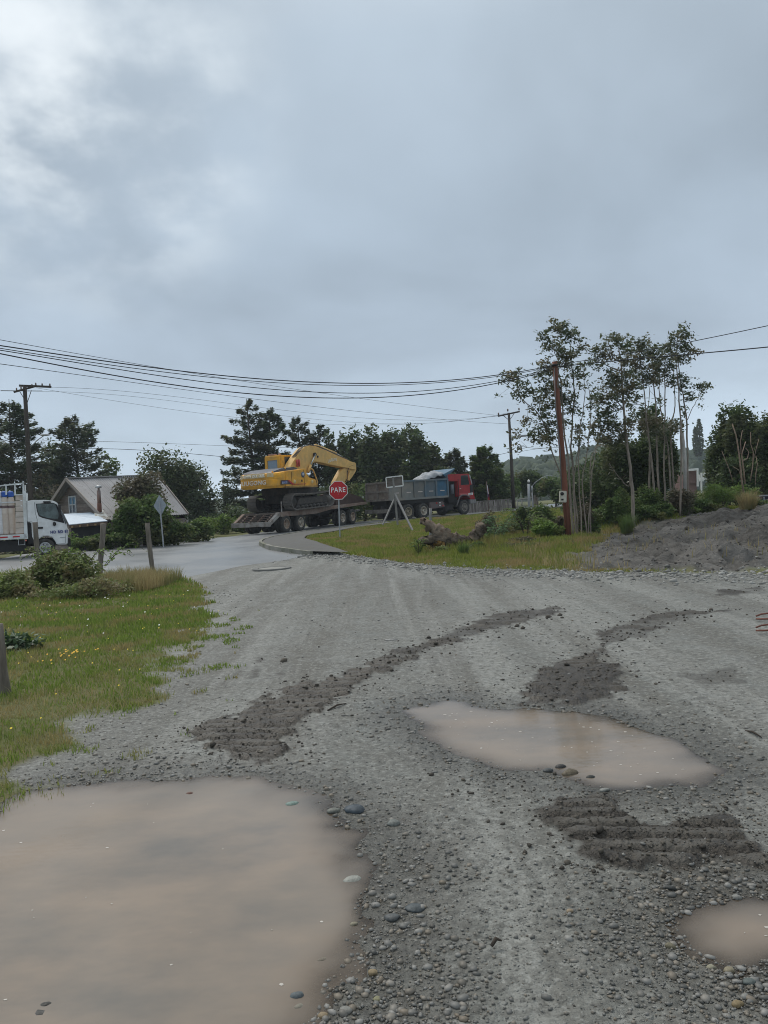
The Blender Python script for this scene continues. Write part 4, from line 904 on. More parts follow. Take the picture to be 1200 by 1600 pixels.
# stick and bucket
st_ = TF.poly([(549, 721), (556, 723.5), (557, 733), (556, 737), (548, 749), (542, 752), (535, 762), (528, 780), (517, 780), (521, 764), (524, 752), (534, 734), (541, 729)], yb_ + .1)
MB().prism(st_, yb_ + .1, yb_ + .42, M=EM).build('stick', yel2, ex, .02)
MB().tube([(q[0], yb_ + .02, q[1]) for q in [TF.q(a, b, yb_) for a, b in [(552, 727), (546, 729), (543, 738), (543, 748), (540, 753)]]], .025, 6, M=EM).build('stick_hose', black, ex)
MB().prism(TF.poly([(547, 735), (549, 737), (546, 751), (543, 750)], yb_), yb_ - .02, yb_ + .08, M=EM).build('linkage', yel2, ex)
bk = TF.poly([(520, 772), (530, 769), (545, 771), (560, 776), (568, 783.5), (566, 786), (535, 789.5), (522, 789)], yb_ - .2)
MB().prism(bk, yb_ - .35, yb_ + .85, M=EM).build('bucket', mat('bucket_brown', (.06, .035, .03), .8, dirt=(.10, .07, .055), amt=.7), ex, .03)

# ============ dump truck
DH = R(50)
DF = Frame(638.6, 52.5, DH, -1.25); dor = DF.o + Vector((0, 0, h1(DF.o.x, DF.o.y)))
dt = thing('dump_truck', 'dump truck with red cab and faded blue ribbed tipper body, towing the trailer', 'truck', mw=Matrix.Translation(dor)); DM = Matrix.Translation(-dor) @ DF.m
redc = mat('cab_red', (.36, .016, .022), .4, dirt=(.22, .02, .02), amt=.6, scale=2)
blu = mat('tipper_blue', (.05, .12, .18), .6, dirt=(.16, .165, .16), amt=.9, scale=1.0, thr=(.30, .6))
gryb = mat('tipper_grey', (.17, .18, .175), .7, dirt=(.27, .24, .20), amt=.9, scale=1.0)
brn = mat('tailgate_brown', (.25, .22, .185), .8, dirt=(.13, .09, .07), amt=.9, scale=1.6, bmp=.2)
y_ = -1.25
tb = [DF.q(609, 753, y_), DF.q(699, 748.5, y_), DF.q(701, 775.5, y_), DF.q(609, 781.5, y_)]
xA, xB = tb[0][0], tb[1][0]
ztop = lambda x: tb[0][1] + (x - xA) * (tb[1][1] - tb[0][1]) / (xB - xA); zbot = lambda x: tb[3][1] + (x - xA) * (tb[2][1] - tb[3][1]) / (xB - xA)
edges = [DF.q(p_, 765, y_)[0] for p_ in (609, 629, 648, 665, 682, 700)]
# graded colour along the body: each panel its own piece
pm = [gryb, gryb, mat('panel_mid', (.115, .135, .145), .7, dirt=(.19, .18, .16), amt=.9, scale=1.2), mat('panel_blue_grey', (.075, .12, .155), .65, dirt=(.14, .15, .15), amt=.8, scale=1.3), blu]
blu2 = mat('panel_blue', (.03, .11, .19), .65, dirt=(.11, .135, .15), amt=.9, scale=1.3); pm[4] = blu2
for sd in (-1, 1):
    for i in range(5):
        a, b = edges[i], edges[i + 1]
        MB().prism([(a, zbot(a)), (b, zbot(b)), (b, ztop(b)), (a, ztop(a))], min(sd * 1.19, sd * 1.15), max(sd * 1.19, sd * 1.15), M=DM).build('side_panel', pm[i], dt)
    for i, a in enumerate(edges): MB().prism([(a - .07, zbot(a)), (a + .07, zbot(a)), (a + .07, ztop(a)), (a - .07, ztop(a))], min(sd * 1.27, sd * 1.17), max(sd * 1.27, sd * 1.17), M=DM).build('rib', pm[min(i, 4)] if i < 3 else blu, dt)
    for zf, hh_, mm in ((lambda x: ztop(x), .12, blu), (lambda x: zbot(x), .14, gryb)):
        MB().prism([(xA, zf(xA) - hh_ / 2), (xB, zf(xB) - hh_ / 2), (xB, zf(xB) + hh_ / 2), (xA, zf(xA) + hh_ / 2)], min(sd * 1.28, sd * 1.16), max(sd * 1.28, sd * 1.16), M=DM).build('rail', mm, dt)
    for i in range(5):
        a = (edges[i] * .45 + edges[i + 1] * .55)
        MB().box((a, sd * 1.195, zbot(a) + .45), (.42, .012, .055), M=DM).build('reflector', mat('reflector_pale', (.55, .48, .44), .4), dt)
MB().prism([(xA, zbot(xA)), (xB, zbot(xB)), (xB, zbot(xB) + .08), (xA, zbot(xA) + .08)], -1.15, 1.15, M=DM).build('bed_floor', gryb, dt)
MB().prism([(xA + .1, ztop(xA) - .25), (xB - .1, ztop(xB) - .2), (xB - .1, zbot(xB) + .1), (xA + .1, zbot(xA) + .1)], -1.14, 1.14, M=DM).build('load', mat('load_soil', (.07, .06, .05), .95, bmp=.6, bscale=8), dt)
MB().box((xB, 0, (ztop(xB) + zbot(xB)) / 2 + .15), (.08, 2.5, ztop(xB) - zbot(xB) + .35), M=DM).build('front_board', blu, dt)
# canopy over the cab
ch = DF.q(708, 733, y_); MB().prism([(xB, ztop(xB) + .1), (xB + .9, ch[1]), (xB + .9, ch[1] + .06), (xB - .3, ztop(xB) + .35)], -1.15, 1.15, M=DM).build('cab_guard', mat('guard_blue', (.05, .14, .22), .5, dirt=(.12, .16, .2), amt=.6), dt)
# tailgate with planks
MB().box((xA - .03, 0, (ztop(xA) + zbot(xA)) / 2), (.05, 2.44, ztop(xA) - zbot(xA)), M=DM).build('tailgate', brn, dt)
hgt = ztop(xA) - zbot(xA)
for k, f_ in enumerate((0.02, .5, .98)): MB().box((xA - .09, 0, zbot(xA) + hgt * f_), (.09, 2.5, .13), M=DM).build('tailgate_rail', mat('tailgate_rail_paint', (.21, .195, .175), .8, dirt=(.1, .08, .07), amt=.8), dt)
for s_ in (-1.2, -.1 * 0, 1.2): MB().box((xA - .10, s_, zbot(xA) + hgt / 2), (.08, .12, hgt), M=DM).build('tailgate_post', mat('tailgate_rail_paint', (.21, .195, .175), .8), dt)
for k in range(2): MB().box((xA - .06, 0, zbot(xA) + hgt * (.26 + .48 * k)), (.03, 2.3, .05), M=DM).build('tailgate_crease', brn, dt)
# frame, bumper, wheels
wa = DF.q(638.6, 799.5, y_); wb = DF.q(662.4, 798, y_); wc = DF.q(726, 792.6, y_)
MB().prism([(xA + .1, zbot(xA)), (xB, zbot(xB)), (xB, wb[1] + .3), (xA + .1, wa[1] + .3)], -.6, .6, M=DM).build('subframe', black, dt)
for sd in (-1, 1): MB().prism([(xA + .1, zbot(xA) - .02), (xB - .3, zbot(xB) - .02), (xB - .3, wb[1] + .56), (xA + .1, wa[1] + .56)], min(sd * 1.1, sd * .9), max(sd * 1.1, sd * .9), M=DM).build('wheel_guard', black, dt)
for sy in (-.42, .42): MB().bar((xA - .2, sy, wa[1] + .35), (wc[0] + 1.1, sy, wc[1] + .32), .1, .28, M=DM).build('chassis_beam', black, dt)
MB().box((xA - .25, 0, wa[1] + .12), (.12, 2.4, .26), M=DM).build('rear_bumper', mat('bumper_worn', (.22, .21, .19), .8, dirt=(.09, .08, .07), amt=.8), dt)
for x in (wa[0] - .75,): 
    for s_ in (-.95, .95): MB().box((x, s_, wa[1] - .05), (.03, .55, .75), M=DM).build('mud_flap', rubber, dt)
rimt = mat('truck_rim', (.20, .17, .13), .6, dirt=(.42, .36, .22), amt=.7, scale=7); rimf = mat('front_rim', (.24, .22, .19), .5, dirt=(.07, .06, .05), amt=.8, scale=8)
for (x, z), dl, rm_ in ((wa, True, rimt), (wb, True, rimw), (wc, False, rimf)):
    for sd in (-1, 1): wheel('wheel', x, z, sd * 1.25, .525, .28, DM, dt, rm_, side=sd, dual=dl)
    MB().tube([(x, -1.0, z), (x, 1.0, z)], .08, 8, M=DM).build('axle', black, dt)
# tank and battery box between the axles
tk_ = DF.poly([(672, 785), (694, 783), (697, 792), (673, 796)], y_)
MB().prism(tk_, -1.2, -.55, M=DM).build('fuel_tank', mat('tank_grey', (.10, .09, .09), .5, dirt=(.16, .10, .09), amt=.7, scale=4), dt, .05)
for (a, b, c_) in ((687, 785.5, 'w'), (687, 789.5, 'w'), (682, 786, 'r'), (692, 790, 'r')):
    x, z = DF.q(a, b, -1.2); MB().box((x, -1.22, z), (.09, .04, .09), M=DM).build('reflector', white if c_ == 'w' else redm, dt)
MB().box((wc[0] - 1.45, 0, wc[1] + .05), (1.0, 2.2, .4), M=DM).build('air_tanks', black, dt, .05)
# dark gap behind cab: intake, ladder
gp_ = DF.poly([(702, 752), (716, 750), (716, 785), (703, 786)], -1.0); MB().prism(gp_, -.9, .9, M=DM).build('engine_block', black, dt, .04)
MB().tube([(DF.q(706, 757, -1.1)[0], -1.1, DF.q(706, 772, -1.1)[1]), (DF.q(706, 757, -1.1)[0], -1.1, DF.q(706, 757, -1.1)[1])], .13, 12, M=DM).build('air_filter', mat('filter_grey', (.12, .14, .16), .5), dt)
# cab: back part + side door, windscreen raked
cab_o = DF.poly([(700, 743), (702, 741), (716, 740.5), (733, 740), (735.5, 743), (739, 757.5), (741, 770), (743, 779), (743.5, 780), (735, 780), (734, 777.5), (729, 774), (722, 774), (720, 776), (716.5, 776), (716.5, 768), (715, 752), (701, 752)], y_)
cbm = MB().prism(cab_o, -1.22, 1.22, M=DM).build('cab', redc, dt, .03)
MB().prism(DF.poly([(720.5, 743), (731, 742.3), (733.5, 757), (720.5, 758)], y_), -1.235, -1.22, M=DM).build('side_window', glass, dt)
MB().prism(DF.poly([(720.5, 743), (731, 742.3), (733.5, 757), (720.5, 758)], y_), 1.22, 1.235, M=DM).build('side_window', glass, dt)
MB().prism(DF.poly([(733, 741.5), (735, 742.5), (739, 757), (737.5, 757.5)], y_), -1.23, -1.22, M=DM).build('front_pillar', mat('pillar_grey', (.35, .33, .33), .5), dt)
wA = DF.q(734.5, 742.5, y_); wB = DF.q(739, 757.8, y_); wd_ = Vector((wB[0] - wA[0], 0, wB[1] - wA[1]))
MB().quadm((wA[0] + .02, -1.1, wA[1]), (wB[0] + .02, -1.1, wB[1]), (wB[0] + .02, 1.1, wB[1]), (wA[0] + .02, 1.1, wA[1]), -.03, M=DM).build('windscreen', glass, dt)
MB().prism(DF.poly([(734.5, 758), (738.5, 757), (739, 769), (735, 770)], y_), -1.26, -1.22, M=DM).build('black_vent', black, dt)
MB().prism(DF.poly([(718, 771), (732, 771), (732, 773), (718, 773)], y_), -1.25, -1.22, M=DM).build('door_trim', mat('trim_pink', (.50, .12, .12), .5), dt)
for (a, b) in ((719.5, 763.5),): x, z = DF.q(a, b, y_); MB().box((x, -1.24, z), (.14, .03, .06), M=DM).build('door_handle', mat('handle_pale', (.55, .4, .4), .4), dt)
MB().box((DF.q(716.6, 760, y_)[0], -1.225, DF.q(716.6, 760, y_)[1] - .2), (.05, .02, 1.5), M=DM).build('door_gap', black, dt)
MB().prism(DF.poly([(731.5, 770.5), (739, 769.5), (739, 773), (732, 774)], y_), -1.245, -1.22, M=DM).build('number_plate', white, dt)
x, z = DF.q(735.3, 771.9, y_); MB().box((x, -1.25, z), (.26, .012, .06), M=DM).build('plate_mark', mat('plate_mark', (.12, .12, .14), .5), dt)
MB().prism(DF.poly([(735, 780.5), (745, 779.5), (745.5, 786), (736, 787)], y_), -1.2, 1.2, M=DM).build('front_bumper', mat('bumper_grey', (.25, .25, .25), .5, dirt=(.12, .11, .1), amt=.6), dt, .04)
MB().tube([(q[0], -1.25, q[1]) for q in [DF.q(a, b, y_) for a, b in [(713, 792), (716, 783), (718.5, 776), (722, 773.5), (729, 773.5), (734, 777)]]], .05, 6, M=DM).build('wheel_arch', mat('arch_grey', (.14, .13, .13), .6), dt)
mx_, mz_ = DF.q(740, 753, y_ - .25); MB().box((mx_, -1.48, mz_), (.08, .2, .45), M=DM).bar((mx_ - .2, -1.22, mz_ + .25), (mx_, -1.45, mz_ + .22), .03, .03, M=DM).build('mirror', black, dt, .02)
# tarpaulin lying on the load
tx0 = DF.q(655, 748.5, -.6)[0]; tx1 = DF.q(695, 745, -.6)[0]; tz = [DF.q(a, b, -.5) for a, b in [(655, 750), (661, 744), (668, 740), (676, 737.5), (686, 737), (691, 739), (695, 746)]]
nx_, ny_ = 26, 14; vs = []; 
for i in range(nx_):
    u = i / (nx_ - 1); x = tz[0][0] + (tz[-1][0] - tz[0][0]) * u; zt_ = float(np.interp(x, [t[0] for t in tz], [t[1] for t in tz])); zbx = ztop(x) - .12
    for j in range(ny_):
        v = j / (ny_ - 1) * 2 - 1; hgt_ = max(0, zt_ - zbx) * (1 - abs(v + .15) ** 3 * .75); fo = .07 * math.sin(9 * v + 5 * u) + .05 * math.sin(23 * u + 4 * v)
        vs.append((x, -.1 + v * .95, zbx + hgt_ + fo * min(1, hgt_ * 3)))
fs = [(i * ny_ + j, (i + 1) * ny_ + j, (i + 1) * ny_ + j + 1, i * ny_ + j + 1) for i in range(nx_ - 1) for j in range(ny_ - 1)]
tp_ = MB().add(vs, fs, True, M=DF.m); o = tp_.build('tarpaulin', mat('tarp_grey', (.36, .38, .40), .6, dirt=(.20, .21, .22), amt=.8, scale=2, bmp=.4, bscale=6, bdist=.05)); md = o.modifiers.new('thick', 'SOLIDIFY'); md.thickness = .02
tag(o, 'crumpled pale grey tarpaulin heaped on the load behind the red cab', 'tarpaulin')

# ============ white flatbed truck on the left (side plane Y = const)
WF = Frame(70, 30.2, R(67), -1.0)
wor = WF.o + Vector((0, 0, .2)); wt = thing('flatbed_truck', 'small white cab truck carrying gas cylinders, cut by the left picture edge', 'truck', mw=Matrix.Translation(wor)); WM_ = Matrix.Translation(-wor) @ WF.m
yw = -1.0; W = lambda pts: WF.poly(pts, yw)
cabw = mat('cab_white', (.74, .76, .76), .3, dirt=(.55, .54, .50), amt=.4, scale=1.5, spec=.5)
cab_o = W([(41.5, 783), (50, 781.2), (70, 781), (83, 782.2), (88, 784.5), (92, 789), (99, 803), (104, 815), (105.5, 826), (106, 838), (105.5, 850.5), (88.5, 851), (86.5, 846), (82, 840), (75, 837.5), (67, 838), (61, 842), (58, 849), (55, 849), (50, 838), (49, 816), (42, 816)])
MB().prism(cab_o, -1.0, 1.0, M=WM_).build('cab', cabw, wt, .035)
MB().prism(W([(56, 787.2), (70, 786.2), (83, 785.6), (88.5, 788), (92, 795), (97, 806), (101, 817.6), (90, 815), (66, 809), (60.5, 806.5), (57.5, 798)]), -1.012, -1.0, M=WM_).build('window_seal', black, wt)
MB().prism(W([(57.5, 788.2), (70, 787.3), (83, 786.8), (86.5, 788.5), (91, 800), (92, 806), (90, 811.5), (76, 809.5), (67, 807), (61.5, 804.5), (59, 798)]), -1.02, -1.012, M=WM_).build('side_window', mat('truck_side_glass', (.07, .11, .11), .07, spec=.8, dirt=(.02, .03, .03), amt=.9, scale=2.2), wt)
MB().prism(W([(91, 787.5), (104.6, 815), (103, 820), (101.5, 817), (90, 789)]), -1.018, 1.02, M=WM_).build('windscreen', glass, wt)
MB().prism(W([(67.5, 783.2), (78.5, 783), (80, 785), (78, 786), (68, 786)]), -1.05, -1.0, M=WM_).build('rain_deflector', black, wt)
c_, d_ = WF.q(85, 818.5, yw); MB().lathe([(.001, -.12), (.05, -.12), (.062, -.06), (.05, 0)], 14, M=WM_ @ Matrix.Translation((c_, -1.0, d_)) @ Matrix.Diagonal((1, 1, 1.4, 1))).build('round_mirror', black, wt)
c_, d_ = WF.q(93.3, 799, yw); MB().box((c_, -1.16, d_), (.09, .16, .5), M=WM_).bar((c_, -1.0, d_ + .3), (c_, -1.16, d_ + .22), .03, .03, M=WM_).build('mirror', black, wt, .02)
c_, d_ = WF.q(63, 824.7, yw); MB().box((c_, -1.015, d_), (.19, .05, .075), M=WM_).build('door_handle', black, wt, .01)
gm_ = mat('panel_gap', (.16, .17, .17), .7)
MB().tube([(q[0], -1.001, q[1]) for q in W([(54, 785), (55, 800), (58, 812), (58.5, 836)])], .009, 5, M=WM_).build('door_gap', gm_, wt)
MB().tube([(q[0], -1.001, q[1]) for q in W([(88.5, 850), (102, 849), (103.5, 826)])], .008, 5, M=WM_).build('door_gap', gm_, wt)
dl = mat('door_letter', (.02, .03, .17), .5)
sidetext('lettering', 'HD RD 81', WF, 93, 831, yw, .155, dl, wt, WM_, bold=.005, xs=.93)
c_, d_ = WF.q(98, 839.6, yw); MB().box((c_, -1.008, d_), (.2, .016, .022), M=WM_).build('small_badge', mat('small_letter', (.3, .32, .34), .5), wt)
c_, d_ = WF.q(107, 831, yw); MB().box((c_ - .02, -.85, d_), (.08, .26, .26), M=WM_).box((c_ - .02, .85, d_), (.08, .26, .26), M=WM_).build('headlight', mat('lamp_glass', (.6, .58, .5), .15), wt, .02)
MB().box((c_ + .0, 0, d_ - .42), (.12, 1.9, .34), M=WM_).build('front_bumper', black, wt, .03)
MB().prism(W([(44, 816), (49.5, 817), (53, 838), (52, 849), (44, 849)]), -.9, .9, M=WM_).build('cab_back_gap', black, wt)
wq = WF.q(70.7, 855.3, yw); silver = mat('silver_rim', (.50, .51, .52), .4, dirt=(.25, .25, .25), amt=.5, scale=8)
for sd in (-1, 1): wheel('wheel', wq[0], wq[1], sd * .98, .345, .22, WM_, wt, silver, side=sd)
wq2 = (wq[0] - 2.85, wq[1] - .02)
for sd in (-1, 1): wheel('wheel', wq2[0], wq2[1], sd * .98, .345, .2, WM_, wt, silver, side=sd, dual=True)
MB().box((wq[0] - 1.6, 0, wq[1] + .2), (4.2, .75, .28), M=WM_).build('chassis', black, wt)
MB().box((wq[0] - 1.3, -.55, wq[1] + .12), (1.2, .5, .42), M=WM_).build('underbody_box', black, wt)
# bed
ds = WF.q(43.5, 834, yw); db = WF.q(43.5, 841.5, yw); xr = ds[0]; zr = ds[1]; LB = 3.9
bedw = mat('bed_white', (.66, .70, .70), .5, dirt=(.42, .42, .38), amt=.6, scale=2)
MB().box((xr - LB / 2, 0, (ds[1] + db[1]) / 2), (LB, 2.06, ds[1] - db[1]), M=WM_).build('bed_rail', bedw, wt, .01)
MB().box((xr - LB / 2, 0, zr + .01), (LB - .1, 1.9, .03), M=WM_).build('bed_floor', rust, wt)
for x0_, x1_ in ((0, 12), (20, 31), (-22, -12)):
    a = WF.q(x0_, 839.5, yw)[0]; b = WF.q(x1_, 838.5, yw)[0]; MB().box(((a + b) / 2, -1.035, (ds[1] + db[1]) / 2 + .01), (b - a, .012, .05), M=WM_).build('reflector', redm, wt)
c_, d_ = WF.q(40.5, 844.3, yw); MB().box((c_, -1.0, d_), (.05, .05, .05), M=WM_).build('marker_light', mat('marker_red', (.7, .2, .15), .3), wt)
a = W([(29, 842), (38.8, 841.5), (38.8, 851), (29, 851.6)]); MB().tube([(q[0], -.98, q[1]) for q in a + [a[0]]], .012, 5, M=WM_).build('step_frame', mat('pale_steel', (.5, .52, .52), .5), wt)
# front bulkhead: posts, top rail, ribbed panel
tq = WF.q(37.5, 754.5, yw); p1 = WF.q(43, 842, yw)
MB().prism(W([(37.5, 754.5), (35.2, 754.5), (35.2, 770), (37.8, 834), (38.5, 842), (43.5, 842), (41, 783), (40.4, 769), (37.8, 767)]), -1.03, -.93, M=WM_).build('corner_post', bedw, wt)
MB().prism(W([(37.5, 754.5), (35.2, 754.5), (35.2, 770), (37.8, 834), (38.5, 842), (43.5, 842), (41, 783), (40.4, 769), (37.8, 767)]), .93, 1.03, M=WM_).build('corner_post', bedw, wt)
MB().prism(W([(-40, 762.5), (37.5, 753.8), (37.5, 756), (-40, 764.8)]), -1.03, -.99, M=WM_).build('top_rail', bedw, wt)
for a in (9.3, 23.2, -5, -20): MB().prism(W([(a - 1.3, 757.5), (a + 1.2, 757.2), (a + 1.8, 773), (a - .7, 773.2)]), -1.02, -.99, M=WM_).build('stake', bedw, wt)
MB().prism(W([(22, 772.6), (37, 771.8), (37, 773.4), (22, 774.2)]), -1.025, -.99, M=WM_).build('mid_rail', bedw, wt)
beige = mat('beige_slat', (.50, .42, .35), .7, dirt=(.62, .58, .54), amt=.7, scale=3)
for k in range(7):
    a = 774 + k * 8.6; MB().prism(W([(24.2, a), (37.2, a - .6), (37.4, a + 7.4), (24.2, a + 8)]), -.99, -.955 + .004 * (k % 2), M=WM_).build('side_board', beige, wt)
MB().box((WF.q(37, 780, yw)[0] + .03, 0, (WF.q(37, 772, yw)[1] + zr) / 2), (.05, 1.9, WF.q(37, 772, yw)[1] - zr), M=WM_).build('bulkhead', bedw, wt)
# gas cylinders: things standing on the bed
cylm = mat('cylinder_cream', (.55, .46, .38), .55, dirt=(.66, .62, .58), amt=.7, scale=2); cylw = mat('cylinder_white', (.66, .67, .68), .5, dirt=(.5, .5, .5), amt=.5)
capb = mat('cap_blue', (.02, .10, .42), .5)
labs = ['cream gas cylinder with blue cap, nearest to the slatted board', 'cream gas cylinder with blue cap, second from the slatted board', 'white gas cylinder under grey cap, half cut by the left picture edge']
for i, (px, yy, m_) in enumerate([(19.3, -.72, cylm), (9.5, -.72, cylm), (1.2, -.68, cylw)]):
    b = WF.q(px, 834, yw)[0]; t0_ = WF.q(px, 775, yw)[1]; rr_ = .125; H = t0_ - zr - .02; wp = WF.m @ Vector((b, yy, zr + .027))
    g = thing('gas_cylinder', labs[i], 'gas cylinder', wp, 'gas cylinders standing on the white truck')
    MB().lathe([(.001, 0), (rr_ * .95, 0), (rr_, .04), (rr_, H - .16), (rr_ * .8, H - .06), (rr_ * .35, H), (.001, H)], 20, axis='Z').build('body', m_, g)
    MB().lathe([(rr_ * .6, H - .05), (rr_ * .92, H + .0), (rr_ * .9, H + .15), (rr_ * .5, H + .19), (.001, H + .2)], 12, axis='Z', smooth=False).build('cap', capb if i < 2 else cylw, g)
    MB().lathe([(rr_ * 1.008, H * .68), (rr_ * 1.008, H * .75)], 20, axis='Z').build('label_band', mat('label_dark', (.16, .11, .11), .6), g)
MB().box((WF.q(8, 785, yw)[0], -.86, WF.q(8, 785, yw)[1]), (1.6, .02, .05), M=WM_).build('retaining_strap', mat('strap', (.6, .62, .63), .5), wt)
# ------------------------------------------------------------------ signs, posts, poles
galv = mat('galvanised', (.33, .35, .37), .45, dirt=(.24, .25, .26), amt=.6, scale=4)
woodg = mat('weathered_wood', (.20, .175, .145), .9, dirt=(.095, .08, .065), amt=.9, scale=5, stretch=(3, 3, .35), bmp=.6, bscale=30)
# stop sign
sp_ = P(531, 840.5, 31); YS = 31; c = P(530, 766, YS); gz_ = sp_.z
ss = thing('stop_sign', 'red octagonal PARE stop sign on a grey steel post', 'road sign', (sp_.x, YS, gz_))
lz = c.z - gz_; Rr = 29.0 / FPX * YS / 2 / math.cos(R(22.5)) * 1.0
MB().box((0, .03, (lz + .25) / 2 - .2), (.055, .04, lz + .65)).build('post', galv, ss)
oc = lambda r: [(r * math.cos(R(22.5 + 45 * k)), lz + r * math.sin(R(22.5 + 45 * k))) for k in range(8)]
MB().prism(oc(Rr), -.012, .003).build('plate', white, ss)
MB().prism(oc(Rr * .93), -.016, -.012).build('red_face', redm, ss)
text('lettering', 'PARE', .29, mat('sign_white', (.8, .8, .8), .5), ss, Matrix.Translation((-.005, -.018, lz + .01)) @ Matrix.Rotation(R(90), 4, 'X'), xs=.86, bold=.003)
for dz_ in (-.15, .15): MB().lathe([(.001, -.025), (.014, -.025), (.014, -.016)], 8, M=Matrix.Translation((0, 0, lz + dz_))).build('bolt', galv, ss)
ss.rotation_euler = (0, R(1.2), R(-3))
# diamond sign seen from behind
q = at(256, 33.2); c = P(254, 789.5, 33.2); Hh = c.z - q.z; s_ = 16.5 / FPX * 33.2
ds_ = thing('diamond_sign', 'grey back of a diamond shaped warning sign on a thin leaning post', 'road sign', q)
MB().prism([(0, Hh - s_), (s_ * .62, Hh), (0, Hh + s_), (-s_ * .62, Hh)], -.004, .004).build('plate', mat('sign_back', (.30, .34, .38), .5, dirt=(.22, .25, .28), amt=.6, scale=6), ds_)
MB().box((0, -.03, Hh / 2 - .1), (.05, .04, Hh + .6)).build('post', galv, ds_); ds_.rotation_euler = (0, R(-2.0), 0)
# tripod road-sign frame seen from behind
YT = 38; a = P(599, 812, YT); t = thing('tripod_sign_board', 'white framed rectangular board on a timber post with two raking props', 'sign board', at(606, YT))
L_ = lambda px, py, dy=0: P(px, py, YT + dy) - t.location
tw = mat('prop_timber', (.27, .265, .255), .85, dirt=(.16, .15, .14), amt=.6, scale=5, stretch=(3, 3, .4))
MB().bar(L_(613.8, 745), L_(621.5, 820), .10, .07).build('post', tw, t)
MB().bar(L_(615.5, 781), L_(598, 820, -.5), .075, .06).build('prop', tw, t)
MB().bar(L_(617, 771.5), L_(647, 834, -2.2), .085, .07).build('prop', tw, t)
fr_ = [L_(603, 746.3), L_(628.8, 743.2), L_(630, 758.8), L_(604.3, 761.8)]
for i in range(4): MB().bar(fr_[i] + Vector((0, .05, 0)), fr_[(i + 1) % 4] + Vector((0, .05, 0)), .05, .06).build('frame_bar', white, t)
pm_ = mat('board_brown', (.12, .10, .09), .8, dirt=(.22, .20, .18), amt=.9, scale=3, stretch=(.4, 1, 4))
for k in range(3):
    f0, f1 = k / 3 + .01, (k + 1) / 3 - .015; A_, B_, C_, D_ = fr_; pa = A_.lerp(D_, f0); pb = B_.lerp(C_, f0); pc = B_.lerp(C_, f1); pd = A_.lerp(D_, f1); off = Vector((0, .09, 0))
    MB().quadm(pa + off, pb + off, pc + off, pd + off, .02).build('board', pm_, t)
# fence posts
def post(pb_, pt, wpx, Y, label, m_=None, base=.3):
    b = at(pb_[0], Y); tp = P(pt[0], pt[1], Y); bot = P(pb_[0], pb_[1], Y); r = wpx / FPX * Y / 2; d = (tp - bot); 
    b = Vector((bot.x, Y, bot.z)); L = d.length; mb = MB(); n = 7; pts = []
    for i in range(n): u = i / (n - 1); pts.append(b + d * (u * (1 + base / L) - base / L) + Vector((math.sin(u * 5 + Y) * .008, 0, 0)))
    mb.tube(pts, [r * random.uniform(.92, 1.1) for _ in range(n)], 9); mb.v = [tuple(Vector(v) - b) for v in mb.v]
    o = thing('fence_post', label, 'fence post', b, 'old wooden fence posts'); mb.build('shaft', m_ or woodg, o); return o
post((62, 898), (54.5, 816), 7.5, 21.0, 'leaning wooden post in front of the white truck door')
post((157, 884), (161.5, 818), 8.5, 22.5, 'thick wooden post standing in front of the house chimney')
post((239, 897), (230, 817), 7.5, 20.5, 'wooden post leaning left at the right end of the verge')
post((7, 1079), (-3, 975), 17, 7.2, 'short dark post stump at the left picture edge')
post((672.5, 845), (673, 794), 4.5, 26, 'slim pale post standing by the driftwood stump', tw)
post((293, 840), (292.5, 812), 3.2, 41, 'small grey post beneath the right eave of the house', tw)
# house
def housemats():
    m, nt, b, out = newmat('corrugated_roof'); t = nt.nodes.new('ShaderNodeTexCoord')
    n = tex(nt, .6, 6, .6, stretch=(1.4, 1.4, .4)); f = tex(nt, 3, 5, .6, stretch=(2, 2, .3))
    c = mixc(nt, mapr(nt, n.outputs[0], .35, .65), (.20, .20, .205), (.30, .30, .305)); c = mixc(nt, mapr(nt, f.outputs[0], .52, .7, 0, .4), c, (.19, .165, .15))
    nt.links.new(c, b.inputs['Base Color']); b.inputs['Roughness'].default_value = .6; return m
roofm = housemats()
hs = thing('wooden_house', 'old wooden house with steep rusty grey metal roof behind bushes', 'house', (-15, 38, -.3)); HO = hs.location.copy()
A1 = P(103, 748, 38.0); E1 = P(165, 814, 35.6); A2 = P(246, 742.5, 42.5); E2 = P(294, 803, 40.4)
E0 = Vector((2 * A1.x - E1.x, 2 * A1.y - E1.y, E1.z)); E3 = Vector((2 * A2.x - E2.x, 2 * A2.y - E2.y, E2.z))
for v in (A1, E1, A2, E2, E0, E3): v -= HO
def corr(a0, a1, e1, e0, n=46, amp=.022):
    """corrugated sheet between ridge a0-a1 and eave e0-e1, waves running down the slope"""
    nrm = (a1 - a0).cross(e0 - a0).normalized(); nrm = nrm if nrm.z > 0 else -nrm; vs = []; K = n * 4
    for i in range(K + 1):
        u = i / K; o = nrm * (amp * math.sin(u * n * 2 * math.pi))
        for v in (0, .5, 1): vs.append(a0.lerp(a1, u).lerp(e0.lerp(e1, u), v) + o)
    k2 = len(vs); vs += [v - nrm * .03 for v in vs]; fs = []
    for i in range(K):
        for j in range(2): a = i * 3 + j; fs += [(a, a + 3, a + 4, a + 1), (a + k2, a + 1 + k2, a + 4 + k2, a + 3 + k2)]
    return vs, fs
